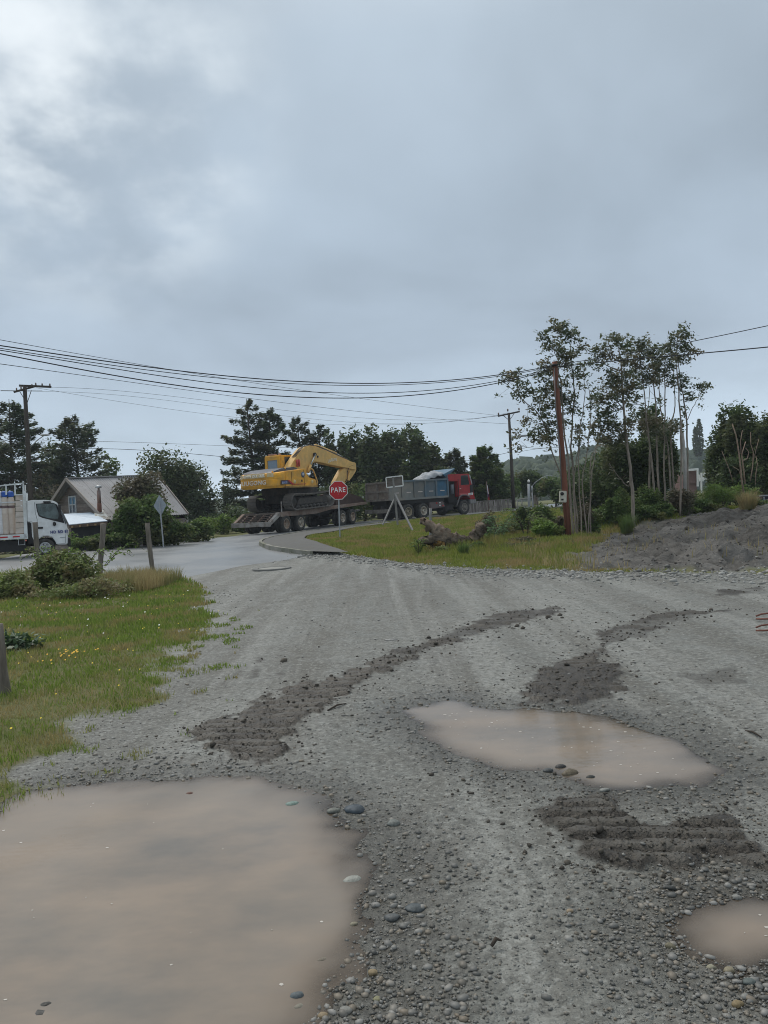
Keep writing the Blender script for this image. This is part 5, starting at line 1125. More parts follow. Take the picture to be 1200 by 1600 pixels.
# roof split in sheets
for (a0, a1, e1, e0) in ((A1, A2, E2, E1), (A1, A2, E3, E0)):
    ns = 7
    for k in range(ns):
        u0, u1 = k / ns, (k + 1) / ns; off = Vector((0, 0, .012 * (k % 2)))
        vs, fs = corr(a0.lerp(a1, u0) + off, a0.lerp(a1, u1) + off, e0.lerp(e1, u1) + off, e0.lerp(e1, u0) + off, 6); MB().add(vs, fs, True).build('roof_sheet', roofm, hs)
rd_ = (A2 - A1).normalized(); ins = rd_ * .35
up = Vector((0, 0, 1)); low = Vector((0, 0, -3.0))
MB().bar(A1 + up * .03, A2 + up * .03, .22, .05).build('ridge_cap', mat('ridge', (.27, .26, .25), .6), hs)
for (a, e) in ((A1, E1), (A1, E0), (A2, E2)): MB().bar(a - up * .02, e - up * .02, .05, .16).build('barge_board', mat('barge', (.30, .26, .23), .8), hs)
# gable wall of overlapping boards, set back under the overhang
W1 = A1 + rd_ * .45 - up * .16; WE1 = E1 + rd_ * .45 - up * .16; WE0 = E0 + rd_ * .45 - up * .16
gd = (WE1 - WE0); gd.z = 0; gl_ = gd.length; gd.normalize(); base = WE0.copy(); nrm = -rd_; nrm = Vector((nrm.x, nrm.y, 0)).normalized()
clap = [mat('clap%s' % s, c, .85, dirt=d, amt=.8, scale=4, stretch=(.6, .6, 5), bmp=.4) for s, c, d in (('a', (.215, .175, .155), (.12, .095, .085)), ('b', (.25, .21, .19), (.14, .115, .10)), ('c', (.18, .15, .135), (.10, .08, .07)))]
z0 = -.2; zt_ = W1.z; zz_ = z0; k = 0; hw = gl_ / 2
wz0 = P(113, 800, 38.2).z - HO.z; wz1 = P(113, 774.5, 38.2).z - HO.z
def gpx(px, py):  # along the gable wall: distance from centre
    d = ray(px, py); pl = W1 + HO; t = (pl - CAM).dot(nrm) / d.dot(nrm); w = CAM + d * t - HO; return (w - W1).dot(gd), w.z
wa_, wz1 = gpx(106.5, 776); wb_, _ = gpx(119.5, 776); _, wz0 = gpx(113, 801)
while zz_ < zt_ - .02:
    h_ = .17; f = max(0, (zt_ - zz_)) / (zt_ - WE1.z); half = min(hw, hw * f) - .02
    segs = [(-half, half)]
    if wz0 - .1 < zz_ < wz1: segs = [(-half, wa_ - .03), (wb_ + .03, half)]
    for a, b in segs:
        if b - a < .1: continue
        p0 = W1 + gd * a; p1 = W1 + gd * b; p0.z = p1.z = zz_ + h_ / 2; off = nrm * (.0)
        M_ = Matrix((gd, nrm, up)).transposed().to_4x4(); M_.translation = (p0 + p1) / 2
        MB().add([(-(b - a) / 2, .0, -h_ / 2), ((b - a) / 2, .0, -h_ / 2), ((b - a) / 2, -.02, h_ / 2 + .015), (-(b - a) / 2, -.02, h_ / 2 + .015), (-(b - a) / 2, .025, -h_ / 2), ((b - a) / 2, .025, -h_ / 2), ((b - a) / 2, .0, h_ / 2 + .015), (-(b - a) / 2, .0, h_ / 2 + .015)],
                 [(0, 1, 2, 3), (4, 7, 6, 5), (0, 4, 5, 1), (3, 2, 6, 7), (0, 3, 7, 4), (1, 5, 6, 2)], M=M_).build('clapboard', clap[k % 3], hs)
    zz_ += h_; k += 1
inner = rd_ * .03
MB().add([W1 + inner, WE1 + inner, WE1 + inner + low * .8, WE0 + inner + low * .8, WE0 + inner, A2 - rd_ * .2 - up * .2, E2 - rd_ * .2 - up * .2, E2 - rd_ * .2 + low * .8, E3 - rd_ * .2 + low * .8, E3 - rd_ * .2 - up * .2],
         [(0, 1, 2, 3, 4), (5, 9, 8, 7, 6), (1, 6, 7, 2), (4, 3, 8, 9)]).build('wall', clap[2], hs)
# window
def gbox(a, b, z0_, z1_, d0_, d1_, nm, m_, par):
    M_ = Matrix((gd, nrm, up)).transposed().to_4x4(); M_.translation = W1 * 1.0; M_.translation.z = 0
    return MB().box(((a + b) / 2, (d0_ + d1_) / 2, (z0_ + z1_) / 2), (b - a, abs(d1_ - d0_), z1_ - z0_), M=M_).build(nm, m_, par)
fw = mat('window_frame_pale', (.50, .52, .54), .6, dirt=(.3, .3, .3), amt=.6)
wf_ = gbox(wa_ - .03, wa_ + .05, wz0 - .03, wz1, .0, .06, 'window', fw, hs)
for a, b, c_, d_ in ((wb_ - .05, wb_ + .03, wz0 - .03, wz1), (wa_, wb_, wz1 - .05, wz1 + .02), (wa_ - .05, wb_ + .05, wz0 - .08, wz0), (wa_, wb_, (wz0 * .52 + wz1 * .48) - .025, (wz0 * .52 + wz1 * .48) + .03), ((wa_ + wb_) / 2 - .02, (wa_ + wb_) / 2 + .02, wz0, wz1)):
    gbox(a, b, c_, d_, .0, .055, 'frame', fw, wf_)
zm = wz0 * .52 + wz1 * .48
gbox(wa_ + .04, wb_ - .04, zm, wz1 - .04, .0, .02, 'pane', mat('pane_blue', (.06, .17, .28), .15, dirt=(.12, .2, .26), amt=.8, scale=5), wf_)
gbox(wa_ + .04, wb_ - .04, wz0, zm, .0, .02, 'pane', mat('pane_dark', (.03, .045, .07), .12, dirt=(.30, .34, .38), amt=.8, scale=5, thr=(.5, .6)), wf_)
# lean-to with pale roof
a = P(100, 803, 36.6) - HO; b = P(108, 819.5, 34.4) - HO; c_ = P(168, 813.5, 34.2) - HO; d_ = P(142, 800.5, 36.8) - HO
MB().quadm(a, b, c_, d_, .05).build('lean_to_roof', mat('pale_sheet', (.42, .52, .62), .4, dirt=(.5, .56, .62), amt=.6), hs)
MB().bar(b - up * .1, c_ - up * .1, .06, .14).build('fascia', mat('fascia_brown', (.10, .065, .045), .8), hs)
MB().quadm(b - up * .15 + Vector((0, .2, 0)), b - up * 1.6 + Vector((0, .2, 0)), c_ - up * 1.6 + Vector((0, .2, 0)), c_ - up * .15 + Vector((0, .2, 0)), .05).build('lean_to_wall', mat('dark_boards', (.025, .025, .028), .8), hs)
for k in range(5): p_ = b.lerp(c_, (k + .5) / 5) - up * .12; MB().box(p_ - Vector((0, .06, 0)), (.06, .12, .08)).build('rafter_end', mat('rafter_pale', (.30, .20, .10), .8), hs)
# chimney with flashing
cp = P(156, 806, 36.2) - HO; ct_ = P(154, 762, 36.2) - HO; chm = mat('flue', (.17, .16, .16), .5, dirt=(.25, .10, .05), amt=.8, scale=3)
chn = MB().tube([cp, cp.lerp(ct_, .45)], .10, 12).build('chimney', mat('rust_flue', (.20, .08, .05), .8, dirt=(.1, .06, .05), amt=.7), hs)
MB().tube([cp.lerp(ct_, .45), cp.lerp(ct_, .9)], .085, 12).build('flue_pipe', chm, chn)
MB().lathe([(.06, -.02), (.15, .0), (.13, .10), (.001, .13)], 14, M=Matrix.Translation(ct_), axis='Z').build('cowl', mat('cowl_metal', (.5, .5, .5), .3, metal=.6), chn)
MB().tube([ct_ - up * .18, ct_], .05, 8).build('cowl_stem', chm, chn)
a = P(146, 797, 36.6) - HO; b = P(150, 812.5, 35.0) - HO; c_ = P(172, 811, 35.0) - HO; d_ = P(160, 796, 36.6) - HO
fl = MB().quadm(a, b, c_, d_, .05).build('flashing', mat('flashing_pale', (.35, .38, .37), .6, dirt=(.16, .12, .08), amt=.9, scale=5, thr=(.45, .58)), hs)
MB().bar(P(151, 814.5, 34.9) - HO, P(172, 814.5, 34.9) - HO, .12, .16).build('gutter', black, hs)

# utility poles
tar = mat('creosoted_wood', (.040, .033, .028), .9, dirt=(.09, .075, .06), amt=.7, scale=3, stretch=(3, 3, .3), bmp=.4)
redw = mat('red_brown_wood', (.20, .075, .045), .85, dirt=(.10, .045, .03), amt=.9, scale=3, stretch=(3, 3, .25), bmp=.5)
ins_m = mat('porcelain', (.16, .12, .10), .3)
def pole(name, b, t_, r0, r1, label, m_):
    o = thing(name, label, 'utility pole', b); d = t_ - b
    MB().tube([Vector((0, 0, -.3)), d * .33, d * .66, d], [r0, r0 * .66 + r1 * .34, r0 * .33 + r1 * .67, r1], 12).build('pole', m_, o); return o
YL = 46; b = at(52.5, YL); tp = P(38.5, 603, YL)
o = pole('utility_pole', b, tp, .17, .11, 'tall dark wooden pole with two crossarms behind the white truck', tar)
L_ = lambda px, py, dy=0: P(px, py, YL + dy) - b
for (a_, b_) in (((22, 612.5, -.6), (57, 603, .6)), ((30, 602.5, .1), (80, 604.5, .3))): MB().bar(L_(*a_), L_(*b_), .10, .12).build('crossarm', tar, o)
MB().bar(L_(1, 610.5), L_(66, 611, .2), .03, .04).build('spacer_bar', tar, o)
MB().tube([L_(41, 628), L_(31, 612, -.3)], .02, 5).tube([L_(43, 628), L_(49, 610, .3)], .02, 5).build('brace', tar, o)
for a_ in ((26, 610, -.5), (33, 608, -.3), (50, 604, .4), (56, 602, .6), (78, 603.3, .3), (66, 603, .3)): MB().lathe([(.001, .16), (.035, .15), (.05, .08), (.04, .0), (.02, -.04)], 8, M=Matrix.Translation(L_(*a_)), axis='Z').build('insulator', ins_m, o)
lm = MB().tube([L_(47, 700), L_(58, 688, -.3), (L_(68, 681, -.5))], .03, 6).build('lamp_arm', galv, o)
MB().lathe([(.001, -.35), (.08, -.25), (.11, 0), (.08, .2), (.001, .3)], 10, M=Matrix.Translation(L_(71, 679.5, -.55)) @ Matrix.Rotation(R(-75), 4, 'Z') @ Matrix.Diagonal((1, 1, .6, 1))).build('lamp_head', galv, lm)
for (a_, w_) in (((47.5, 718), .3), ((49, 724), .4)): MB().bar(L_(a_[0] - 5, a_[1]), L_(a_[0] + 14, a_[1] - 2, .2), .06, .05).build('cable_box', tar, o)
MB().tube([L_(47, 724, .1), L_(33, 748, 1)], .04, 6).build('stay', tar, o)
YB = 64; b2 = at(803, YB); t2 = P(795, 645, YB)
o2 = pole('utility_pole', b2, t2, .16, .10, 'dark pole with single crossarm behind the picket fence', tar)
L2 = lambda px, py, dy=0: P(px, py, YB + dy) - b2
MB().bar(L2(778, 650.3), L2(812, 643), .10, .12).build('crossarm', tar, o2)
MB().tube([L2(786, 649, .0), L2(796, 657)], .025, 5).tube([L2(804, 645), L2(796, 657)], .025, 5).build('brace', tar, o2)
for a_ in ((779, 649), (793.5, 643), (811, 641.5)): MB().lathe([(.001, .24), (.06, .2), (.07, .1), (.03, 0)], 8, M=Matrix.Translation(L2(*a_)), axis='Z').build('insulator', ins_m, o2)
lm = MB().tube([L2(799, 686), L2(808, 684, -.4), L2(817, 681.5, -.8)], .035, 6).build('lamp_arm', galv, o2)
MB().lathe([(.001, -.5), (.1, -.35), (.16, 0), (.1, .3), (.001, .4)], 10, M=Matrix.Translation(L2(821, 680.5, -.9)) @ Matrix.Rotation(R(-80), 4, 'Z') @ Matrix.Diagonal((1, 1, .5, 1))).build('lamp_head', galv, lm)
YR = 24; b3 = at(889, YR); t3 = P(866.5, 565, YR)
o3 = pole('utility_pole', b3, t3, .105, .075, 'reddish brown leaning pole with a cream meter box', redw)
L3 = lambda px, py, dy=0: P(px, py, YR + dy) - b3
bxm = mat('meter_cream', (.55, .53, .44), .5, dirt=(.42, .40, .34), amt=.5)
mbx = MB().box((0, 0, 0), (.21, .14, .36), M=Matrix.Translation(L3(879.5, 776, -.15)) @ Matrix.Rotation(R(4), 4, 'Y')).build('meter_box', bxm, o3, .015)
MB().lathe([(.001, -.03), (.05, -.03), (.055, 0)], 14, M=Matrix.Translation(L3(878.3, 771.5, -.22))).build('meter_dial', black, mbx)
MB().box(L3(878.8, 780.5, -.225), (.07, .01, .05)).build('meter_plate', black, mbx)
MB().tube([L3(877.5, 765, -.1), L3(875, 700, -.1), L3(868.5, 640, -.09), L3(866, 575, -.09)], .016, 6).build('conduit', mat('conduit_grey', (.12, .12, .12), .5), o3)
MB().lathe([(.04, 0), (.10, .02), (.10, .07), (.04, .09)], 10, M=Matrix.Translation(L3(866.3, 573, -.02)), axis='Z').build('cable_clamp', black, o3)
MB().box(L3(872, 600, -.09), (.05, .03, .25)).build('pole_tag', woodg, o3)
# small lamp post by the picket fence, with a long curved arm
YP = 56; b4 = at(826.5, YP); o4 = thing('gate_post', 'short grey post capped with a white knob beside the wire gate', 'post', b4)
L4 = lambda px, py, dy=0: P(px, py, YP + dy) - b4
MB().tube([Vector((0, 0, -.3)), L4(826.3, 756)], .10, 8).build('shaft', galv, o4)
MB().lathe([(.001, .14), (.08, .08), (.1, 0), (.07, -.08)], 12, M=Matrix.Translation(L4(826.2, 752)), axis='Z').build('cap', white, o4)
b5 = at(833, YP); o5 = thing('lamp_post', 'thin pole with long curved arm reaching right above the shrubs', 'lamp post', b5); L5 = lambda px, py, dy=0: P(px, py, YP + dy) - b5
MB().tube([Vector((0, 0, -.3)), L5(831.5, 768)], .05, 6).build('pole', galv, o5)
MB().tube([L5(831.3, 760), L5(836, 754), L5(846, 747), L5(854, 743.5), L5(862, 743)], .025, 6).build('arm', galv, o5)
MB().tube([L5(831.5, 770), L5(831.3, 759)], .05, 6).build('pole_top', galv, o5)

# cables
cab_m = mat('cable_black', (.02, .022, .026), .6)
def cable(pts, Y0, Y1, r, label):
    n = 60; xs = np.array([p[0] for p in pts], float); ys = np.array([p[1] for p in pts], float); deg = min(3, len(pts) - 1); cf = np.polyfit((xs - 600) / 600, ys, deg)
    u = np.linspace(xs[0], xs[-1], n); V = [P(a, float(np.polyval(cf, (a - 600) / 600)), Y0 + (Y1 - Y0) * (a - xs[0]) / (xs[-1] - xs[0])) for a in u]
    o = MB().tube(V, r, 5).build('cable', cab_m); tag(o, label, 'cable', 'overhead cables')
cable([(-60, 519), (0, 532), (150, 558), (295, 582), (430, 602), (600, 629), (790, 650)], 20, 64, .010, 'thin cable from top left crossing the bundle down to the dark pole')
cable([(-60, 530), (0, 541), (260, 577), (400, 591), (600, 598), (750, 591), (866, 570)], 15, 24, .013, 'top cable of the sagging bundle tied to the red-brown pole')
cable([(-60, 534), (0, 545), (150, 567), (330, 589), (600, 602.5), (760, 590), (866, 573)], 15, 24, .009, 'second cable of the sagging bundle, close under the top one')
cable([(-60, 537), (0, 549), (180, 575), (400, 606), (600, 615), (760, 597), (866, 575)], 15, 24, .010, 'third cable of the sagging bundle on the red-brown pole')
cable([(-60, 540), (0, 553), (150, 581), (310, 606), (450, 620), (600, 621.5), (740, 604), (866, 577)], 15, 24, .013, 'lowest cable of the sagging bundle on the red-brown pole')
cable([(-60, 560), (0, 569), (150, 590), (380, 620), (600, 648), (793, 662)], 20, 64, .011, 'thin cable below the bundle ending low on the dark pole')
cable([(80, 605), (340, 628), (600, 655), (779, 650)], 46, 64, .009, 'upper faint cable from left crossarm to dark pole crossarm')
cable([(66, 612), (340, 636), (600, 662), (793.5, 645)], 46, 64, .008, 'middle faint cable between the two crossarm poles')
cable([(57, 606), (300, 644), (560, 664), (811, 644)], 46, 64, .008, 'lowest faint cable between the two crossarm poles')
cable([(51, 689), (170, 690), (365, 697), (560, 700)], 46, 60, .010, 'faint low cable passing over the round tree')
cable([(51, 703), (170, 706), (365, 709), (560, 735), (690, 722), (800, 706)], 46, 63, .016, 'low cable sagging behind the excavator boom to the dark pole')
cable([(866, 570), (1010, 548), (1100, 528), (1200, 510), (1290, 489)], 24, 16, .010, 'upper of two cables leaving the red-brown pole to the right')
cable([(866, 574), (1000, 560), (1085, 553), (1200, 542), (1290, 532)], 24, 16, .014, 'lower of two cables leaving the red-brown pole to the right')
cable([(803, 708), (835, 702), (900, 700)], 64, 66, .012, 'short low cable right of the dark pole')

# picket fence, flag, wire gate
pk = thing('picket_fence', 'weathered grey wooden picket fence beyond the dump truck', 'fence', at(745, 60)); kb_ = pk.location.copy()
pw = [mat('picket%d' % i, c, .9, dirt=(.10, .09, .08), amt=.8, scale=5, stretch=(3, 3, .4)) for i, c in enumerate([(.30, .28, .25), (.22, .20, .18), (.36, .34, .31)])]
xs_ = np.linspace(722, 799, 34)
for i, px in enumerate(xs_):
    Y = 60 + (px - 722) * .02; bt_ = at(px, Y); top = P(px - .6, 784 - (px - 745) * .065 + random.uniform(-1.5, 1.2), Y); w = (xs_[1] - xs_[0]) / FPX * Y * random.uniform(.8, .93)
    M_ = Matrix.Translation(bt_ - kb_) @ Matrix.Rotation(random.uniform(-.03, .03) - .04, 4, 'Y'); H = top.z - bt_.z
    MB().add([(-w / 2, -.012, -.1), (w / 2, -.012, -.1), (w / 2, .012, -.1), (-w / 2, .012, -.1), (-w / 2, -.012, H - .03), (w / 2, -.012, H), (w / 2, .012, H), (-w / 2, .012, H - .03)], [(0, 1, 2, 3), (4, 5, 6, 7), (0, 1, 5, 4), (1, 2, 6, 5), (2, 3, 7, 6), (3, 0, 4, 7)], M=M_).build('picket', pw[random.randrange(3)], pk)
for f_ in (.3, .75):
    a = at(722, 60); b = at(799, 61.5); MB().bar(a - kb_ + Vector((0, .05, 1.1 * f_)), b - kb_ + Vector((0, .05, 1.15 * f_)), .04, .07).build('rail', pw[1], pk)
gt = thing('wire_gate', 'grey wire mesh gate with top pole right of the picket fence', 'gate', at(808, 57)); gb = gt.location.copy(); Lg = lambda px, py: P(px, py, 57) - gb
for a_, b_ in (((808, 781), (832, 777.5)), ((815.5, 781), (815.5, 794)), ((808, 782), (808, 797)), ((831, 769), (834.5, 794))): MB().tube([Lg(*a_), Lg(*b_)], .045, 6).build('frame_pole', tw, gt)
mw_ = MB()
for k in range(9): mw_.tube([Lg(808, 783 + k * 1.6), Lg(832, 780 + k * 1.6)], .008, 4)
for k in range(13): mw_.tube([Lg(808 + k * 1.9, 781), Lg(808 + k * 1.9, 796)], .008, 4)
mw_.build('mesh', galv, gt)
MB().box(Lg(836.5, 787.5), (.14, .14, 1.3)).box(Lg(840, 789), (.12, .12, 1.1)).build('end_posts', woodg, gt)
fg = thing('banner_flag', 'furled blue white and red flag on a pole by the picket fence', 'flag', at(764, 58)); fb = fg.location.copy(); Lf = lambda px, py, dy=0: P(px, py, 58 + dy) - fb
MB().tube([Vector((0, 0, -.2)), Lf(760, 752)], .025, 6).build('pole', mat('flag_pole', (.14, .09, .07), .8), fg)
def cloth(pl, nm, m_):
    v = [Lf(*p) for p in pl]; n = len(v); vs = v + [p + Vector((0, .05, 0)) for p in v]; MB().add(vs, [tuple(range(n)), tuple(range(2 * n - 1, n - 1, -1))] + [(i, (i + 1) % n, (i + 1) % n + n, i + n) for i in range(n)]).build(nm, m_, fg)
cloth([(760, 753), (761.2, 757, -.1), (763.5, 775, -.1), (762, 781), (761, 770)], 'blue_cloth', mat('flag_blue', (.025, .04, .14), .8))
cloth([(761.2, 757, -.06), (763.3, 764, -.06), (765, 781.5, -.06), (762.8, 781), (762.2, 770)], 'red_cloth', mat('flag_red', (.40, .05, .05), .8))
cloth([(760.6, 756, -.16), (762.2, 760, -.16), (763.6, 772, -.16), (762.2, 771, -.16)], 'white_cloth', mat('flag_white', (.6, .6, .6), .8))
# white frame structure and cabin far right
YH = 48; hh_ = thing('white_cabin', 'small brown boarded cabin with white trim glimpsed behind the trees', 'cabin', at(1085, YH)); hb = hh_.location.copy(); Lh = lambda px, py, dy=0: P(px, py, YH + dy) - hb
for k in range(5): MB().quadm(Lh(1074, 734.6 + k * 4.2), Lh(1074, 738.6 + k * 4.2), Lh(1089, 738.6 + k * 4.2), Lh(1089, 734.6 + k * 4.2), .05).build('wall_board', mat('cabin_brown', (.20, .13, .12), .8, dirt=(.12, .08, .07), amt=.6), hh_)
MB().quadm(Lh(1074, 736, .06), Lh(1074, 790, .06), Lh(1089, 790, .06), Lh(1089, 736, .06), 2.5).build('wall', mat('cabin_brown', (.20, .13, .12), .8), hh_)
MB().bar(Lh(1070, 735, -.1), Lh(1091, 733, -.1), .1, .14).build('roof_edge', white, hh_); MB().bar(Lh(1089.5, 733, -.1), Lh(1090, 760, -.1), .1, .12).build('corner_trim', white, hh_)
o = thing('white_lattice', 'white painted post frame beside the brown cabin', 'frame', at(1097, 46)); Lq = lambda px, py: P(px, py, 46) - o.location
for a_, b_ in (((1096, 739), (1096, 770)), ((1096, 740), (1105, 739)), ((1092, 742), (1094, 752)), ((1100, 741), (1098, 752)), ((1096, 749), (1104, 748.5))): MB().bar(Lq(*a_), Lq(*b_), .07, .09).build('bar', white, o)
# dark tarp covered object at the right edge
YD = 28.5; o = thing('covered_box', 'dark blue box with pale ribs at the right picture edge above the dirt', 'container', at(1197, YD)); Ld = lambda px, py, dy=0: P(px, py, YD + dy) - o.location
MB().prism([(Ld(1186, 775).x, Ld(1186, 775).z), (Ld(1230, 773).x, Ld(1230, 773).z), (Ld(1230, 787).x, Ld(1230, 787).z), (Ld(1193, 786.5).x, Ld(1193, 786.5).z), (Ld(1188, 782).x, Ld(1188, 782).z)], 0, 1.2).build('body', mat('navy', (.012, .013, .035), .5), o, .03)
for a_ in (1193.5, 1203, 1213): MB().bar(Ld(a_, 776, -.02), Ld(a_ + .5, 785, -.02), .04, .03).build('rib', galv, o)
MB().bar(Ld(1187, 774.5, -.03), Ld(1230, 773, -.03), .06, .05).build('rim', galv, o)
# beam trestle between the shrubs
o = thing('timber_trestle', 'low grey timber rail on posts among the shrubs right of the red-brown pole', 'rail', at(935, 36)); Lb = lambda px, py: P(px, py, 36) - o.location
MB().bar(Lb(925, 775), Lb(951, 772.5), .12, .12).build('beam', tw, o)
for a_ in (930, 945): MB().bar(Lb(a_, 774), Lb(a_ + 1, 792), .09, .09).build('leg', tw, o)
# rusty rods at the right edge
for (py, lb) in ((970.5, 'rusty bent rod sticking in from the right edge, farther of two'), (989, 'rusty bent rod sticking in from the right edge, nearer of two')):
    pts = [G(a, b + py - 970.5, -.0) + Vector((0, 0, .03 + .01 * i)) for i, (a, b) in enumerate([(1182, 971), (1190, 972.5), (1205, 973.5), (1225, 975)])]; pts2 = [G(a, b + py - 970.5, 0) + Vector((0, 0, .06 + .01 * i)) for i, (a, b) in enumerate([(1182, 970.5), (1190, 968.8), (1205, 968.3), (1225, 968)])]
    o = MB().tube(pts, .010, 6).tube(pts2, .010, 6).build('rusty_rod', mat('rust_rod', (.16, .06, .04), .8)); tag(o, lb, 'metal rod', 'rusty rods by the right edge')
# driftwood stump: trunk with root arms
def limb(mb, pts, rad, n=9, rough=.34):
    P0 = [Vector(p) for p in pts]; out = []; rr = []
    for i in range(len(P0) - 1):
        for k in range(6): t = k / 6; out.append(P0[i].lerp(P0[i + 1], t)); rr.append((rad[i] * (1 - t) + rad[i + 1] * t))
    out.append(P0[-1]); rr.append(rad[-1]); s = len(mb.v); mb.tube(out, rr, n)
    for i in range(s, len(mb.v)): v = Vector(mb.v[i]); mb.v[i] = tuple(v + Vector([random.uniform(-1, 1) * rough * .2 for _ in range(3)]))
drift = mat('driftwood', (.19, .15, .11), .95, dirt=(.035, .028, .022), amt=1.0, scale=4, bmp=.8, bscale=14, bdist=.04, stretch=(1, 1, 1.6))
YK = 23.5; st = thing('driftwood_stump', 'uprooted weathered tree stump with two raised root arms on the verge', 'tree stump', at(705, YK)); kb_ = st.location.copy(); Lk = lambda px, py, dy=0: P(px, py, YK + dy) - kb_
mb = MB(); limb(mb, [Lk(660, 812, .1), Lk(672, 823), Lk(688, 833), Lk(708, 842), Lk(722, 850)], [.09, .17, .20, .22, .2], 10)
mb.build('root_arm', mat('driftwood_brown', (.12, .08, .055), .95, dirt=(.24, .20, .15), amt=.9, scale=4, bmp=.8, bscale=14, bdist=.04), st)
mb = MB(); limb(mb, [Lk(756, 822, .1), Lk(748, 832), Lk(738, 842), Lk(722, 851)], [.17, .18, .15, .17], 9); mb.build('root_arm', drift, st)
mb = MB(); limb(mb, [Lk(657, 847, -.1), Lk(676, 843, -.15), Lk(700, 846, -.1), Lk(730, 845), Lk(752, 850)], [.09, .15, .22, .15, .07], 9)
for k in range(14): x_ = random.uniform(672, 745); limb(mb, [Lk(x_, 846 + random.uniform(-2, 2), random.uniform(-.2, .3)), Lk(x_ + random.uniform(-10, 10), 857, random.uniform(-.4, .3)), Lk(x_ + random.uniform(-18, 18), 868, random.uniform(-.5, .2))], [random.uniform(.08, .16), .08, .03], 6, .1)
mb.build('trunk', drift, st)
mb = MB(); limb(mb, [Lk(684, 846, -.25), Lk(690, 855, -.3), Lk(692, 862, -.3)], [.12, .17, .1], 9); mb.build('moss_patch', mat('orange_moss', (.20, .11, .025), .95, dirt=(.10, .07, .02), amt=.8, scale=8, bmp=.7), st)
# ------------------------------------------------------------------ vegetation
def leafset(C, S, up=.3, asp=.5, dirs=None):
    """rhombic leaves: centres C, half length S"""
    n = len(C); a = rng.normal(size=(n, 3)) if dirs is None else dirs + rng.normal(size=(n, 3)) * .35
    a[:, 2] *= .6; a /= np.linalg.norm(a, axis=1)[:, None] + 1e-9
    nrm = rng.normal(size=(n, 3)); nrm[:, 2] += up * 4
    b = np.cross(nrm, a); b /= np.linalg.norm(b, axis=1)[:, None] + 1e-9
    S = np.broadcast_to(np.asarray(S, float), (n,))[:, None]
    V = np.stack([C - a * S, C - b * S * asp, C + a * S, C + b * S * asp], 1).reshape(-1, 3)
    F = np.arange(n * 4).reshape(n, 4); return V, F
bark = mat('bark_dark', (.085, .07, .058), .9, dirt=(.045, .038, .03), amt=.7, scale=6, stretch=(2, 2, .5))
barkp = mat('bark_pale', (.27, .23, .19), .85, dirt=(.11, .09, .07), amt=.7, scale=5, stretch=(2, 2, .5))
lm_con = leafmat('foliage_layered', (.060, .092, .050), (.13, .165, .085), (.145, .135, .08), .5, .4)
lm_dk = leafmat('foliage_dark', (.045, .078, .032), (.12, .165, .060), (.135, .14, .065), .6, .4)
lm_mid = leafmat('foliage_mid', (.060, .115, .032), (.145, .21, .060), (.16, .16, .06), .8, .4)
lm_br = leafmat('foliage_bright', (.10, .185, .035), (.21, .30, .07), (.17, .19, .06), 1.2, .4)
lm_luma = leafmat('foliage_glossy', (.055, .085, .040), (.165, .19, .110), (.22, .185, .11), 1.0, .35, .4)
lm_brown = leafmat('foliage_brown', (.10, .092, .058), (.18, .15, .095), (.09, .12, .055), 1.0, .35)
lm_fern = leafmat('fern', (.06, .15, .05), (.14, .26, .10), (.10, .19, .11), 1.5, .35)
lm_dry = leafmat('dry_grass', (.28, .22, .10), (.46, .38, .19), (.20, .21, .08), 1.5, .4)
lm_bram = leafmat('foliage_bramble', (.10, .145, .04), (.22, .26, .09), (.24, .19, .10), 2.0, .4)
def rel(V, o): return V - np.array(o[:])[None]
def plant(name, label, cat, base, V, F, lmat, tubes=None, bm_=None, grp=None, crown='crown', stemname='trunk'):
    o = thing(name, label, cat, base, grp)
    link(crown, npmesh(crown, rel(V, base), F, lmat), o)
    if tubes:
        mb = MB()
        for pts, r, n_ in tubes: mb.tube([Vector(p) - base for p in pts], r, n_)
        mb.build(stemname, bm_ or bark, o)
    return o
def dims(px, Y, top, w, base_dz=0):
    b = at(px, Y); t = P(px, top, Y); return b, t.z - b.z, w / FPX * Y
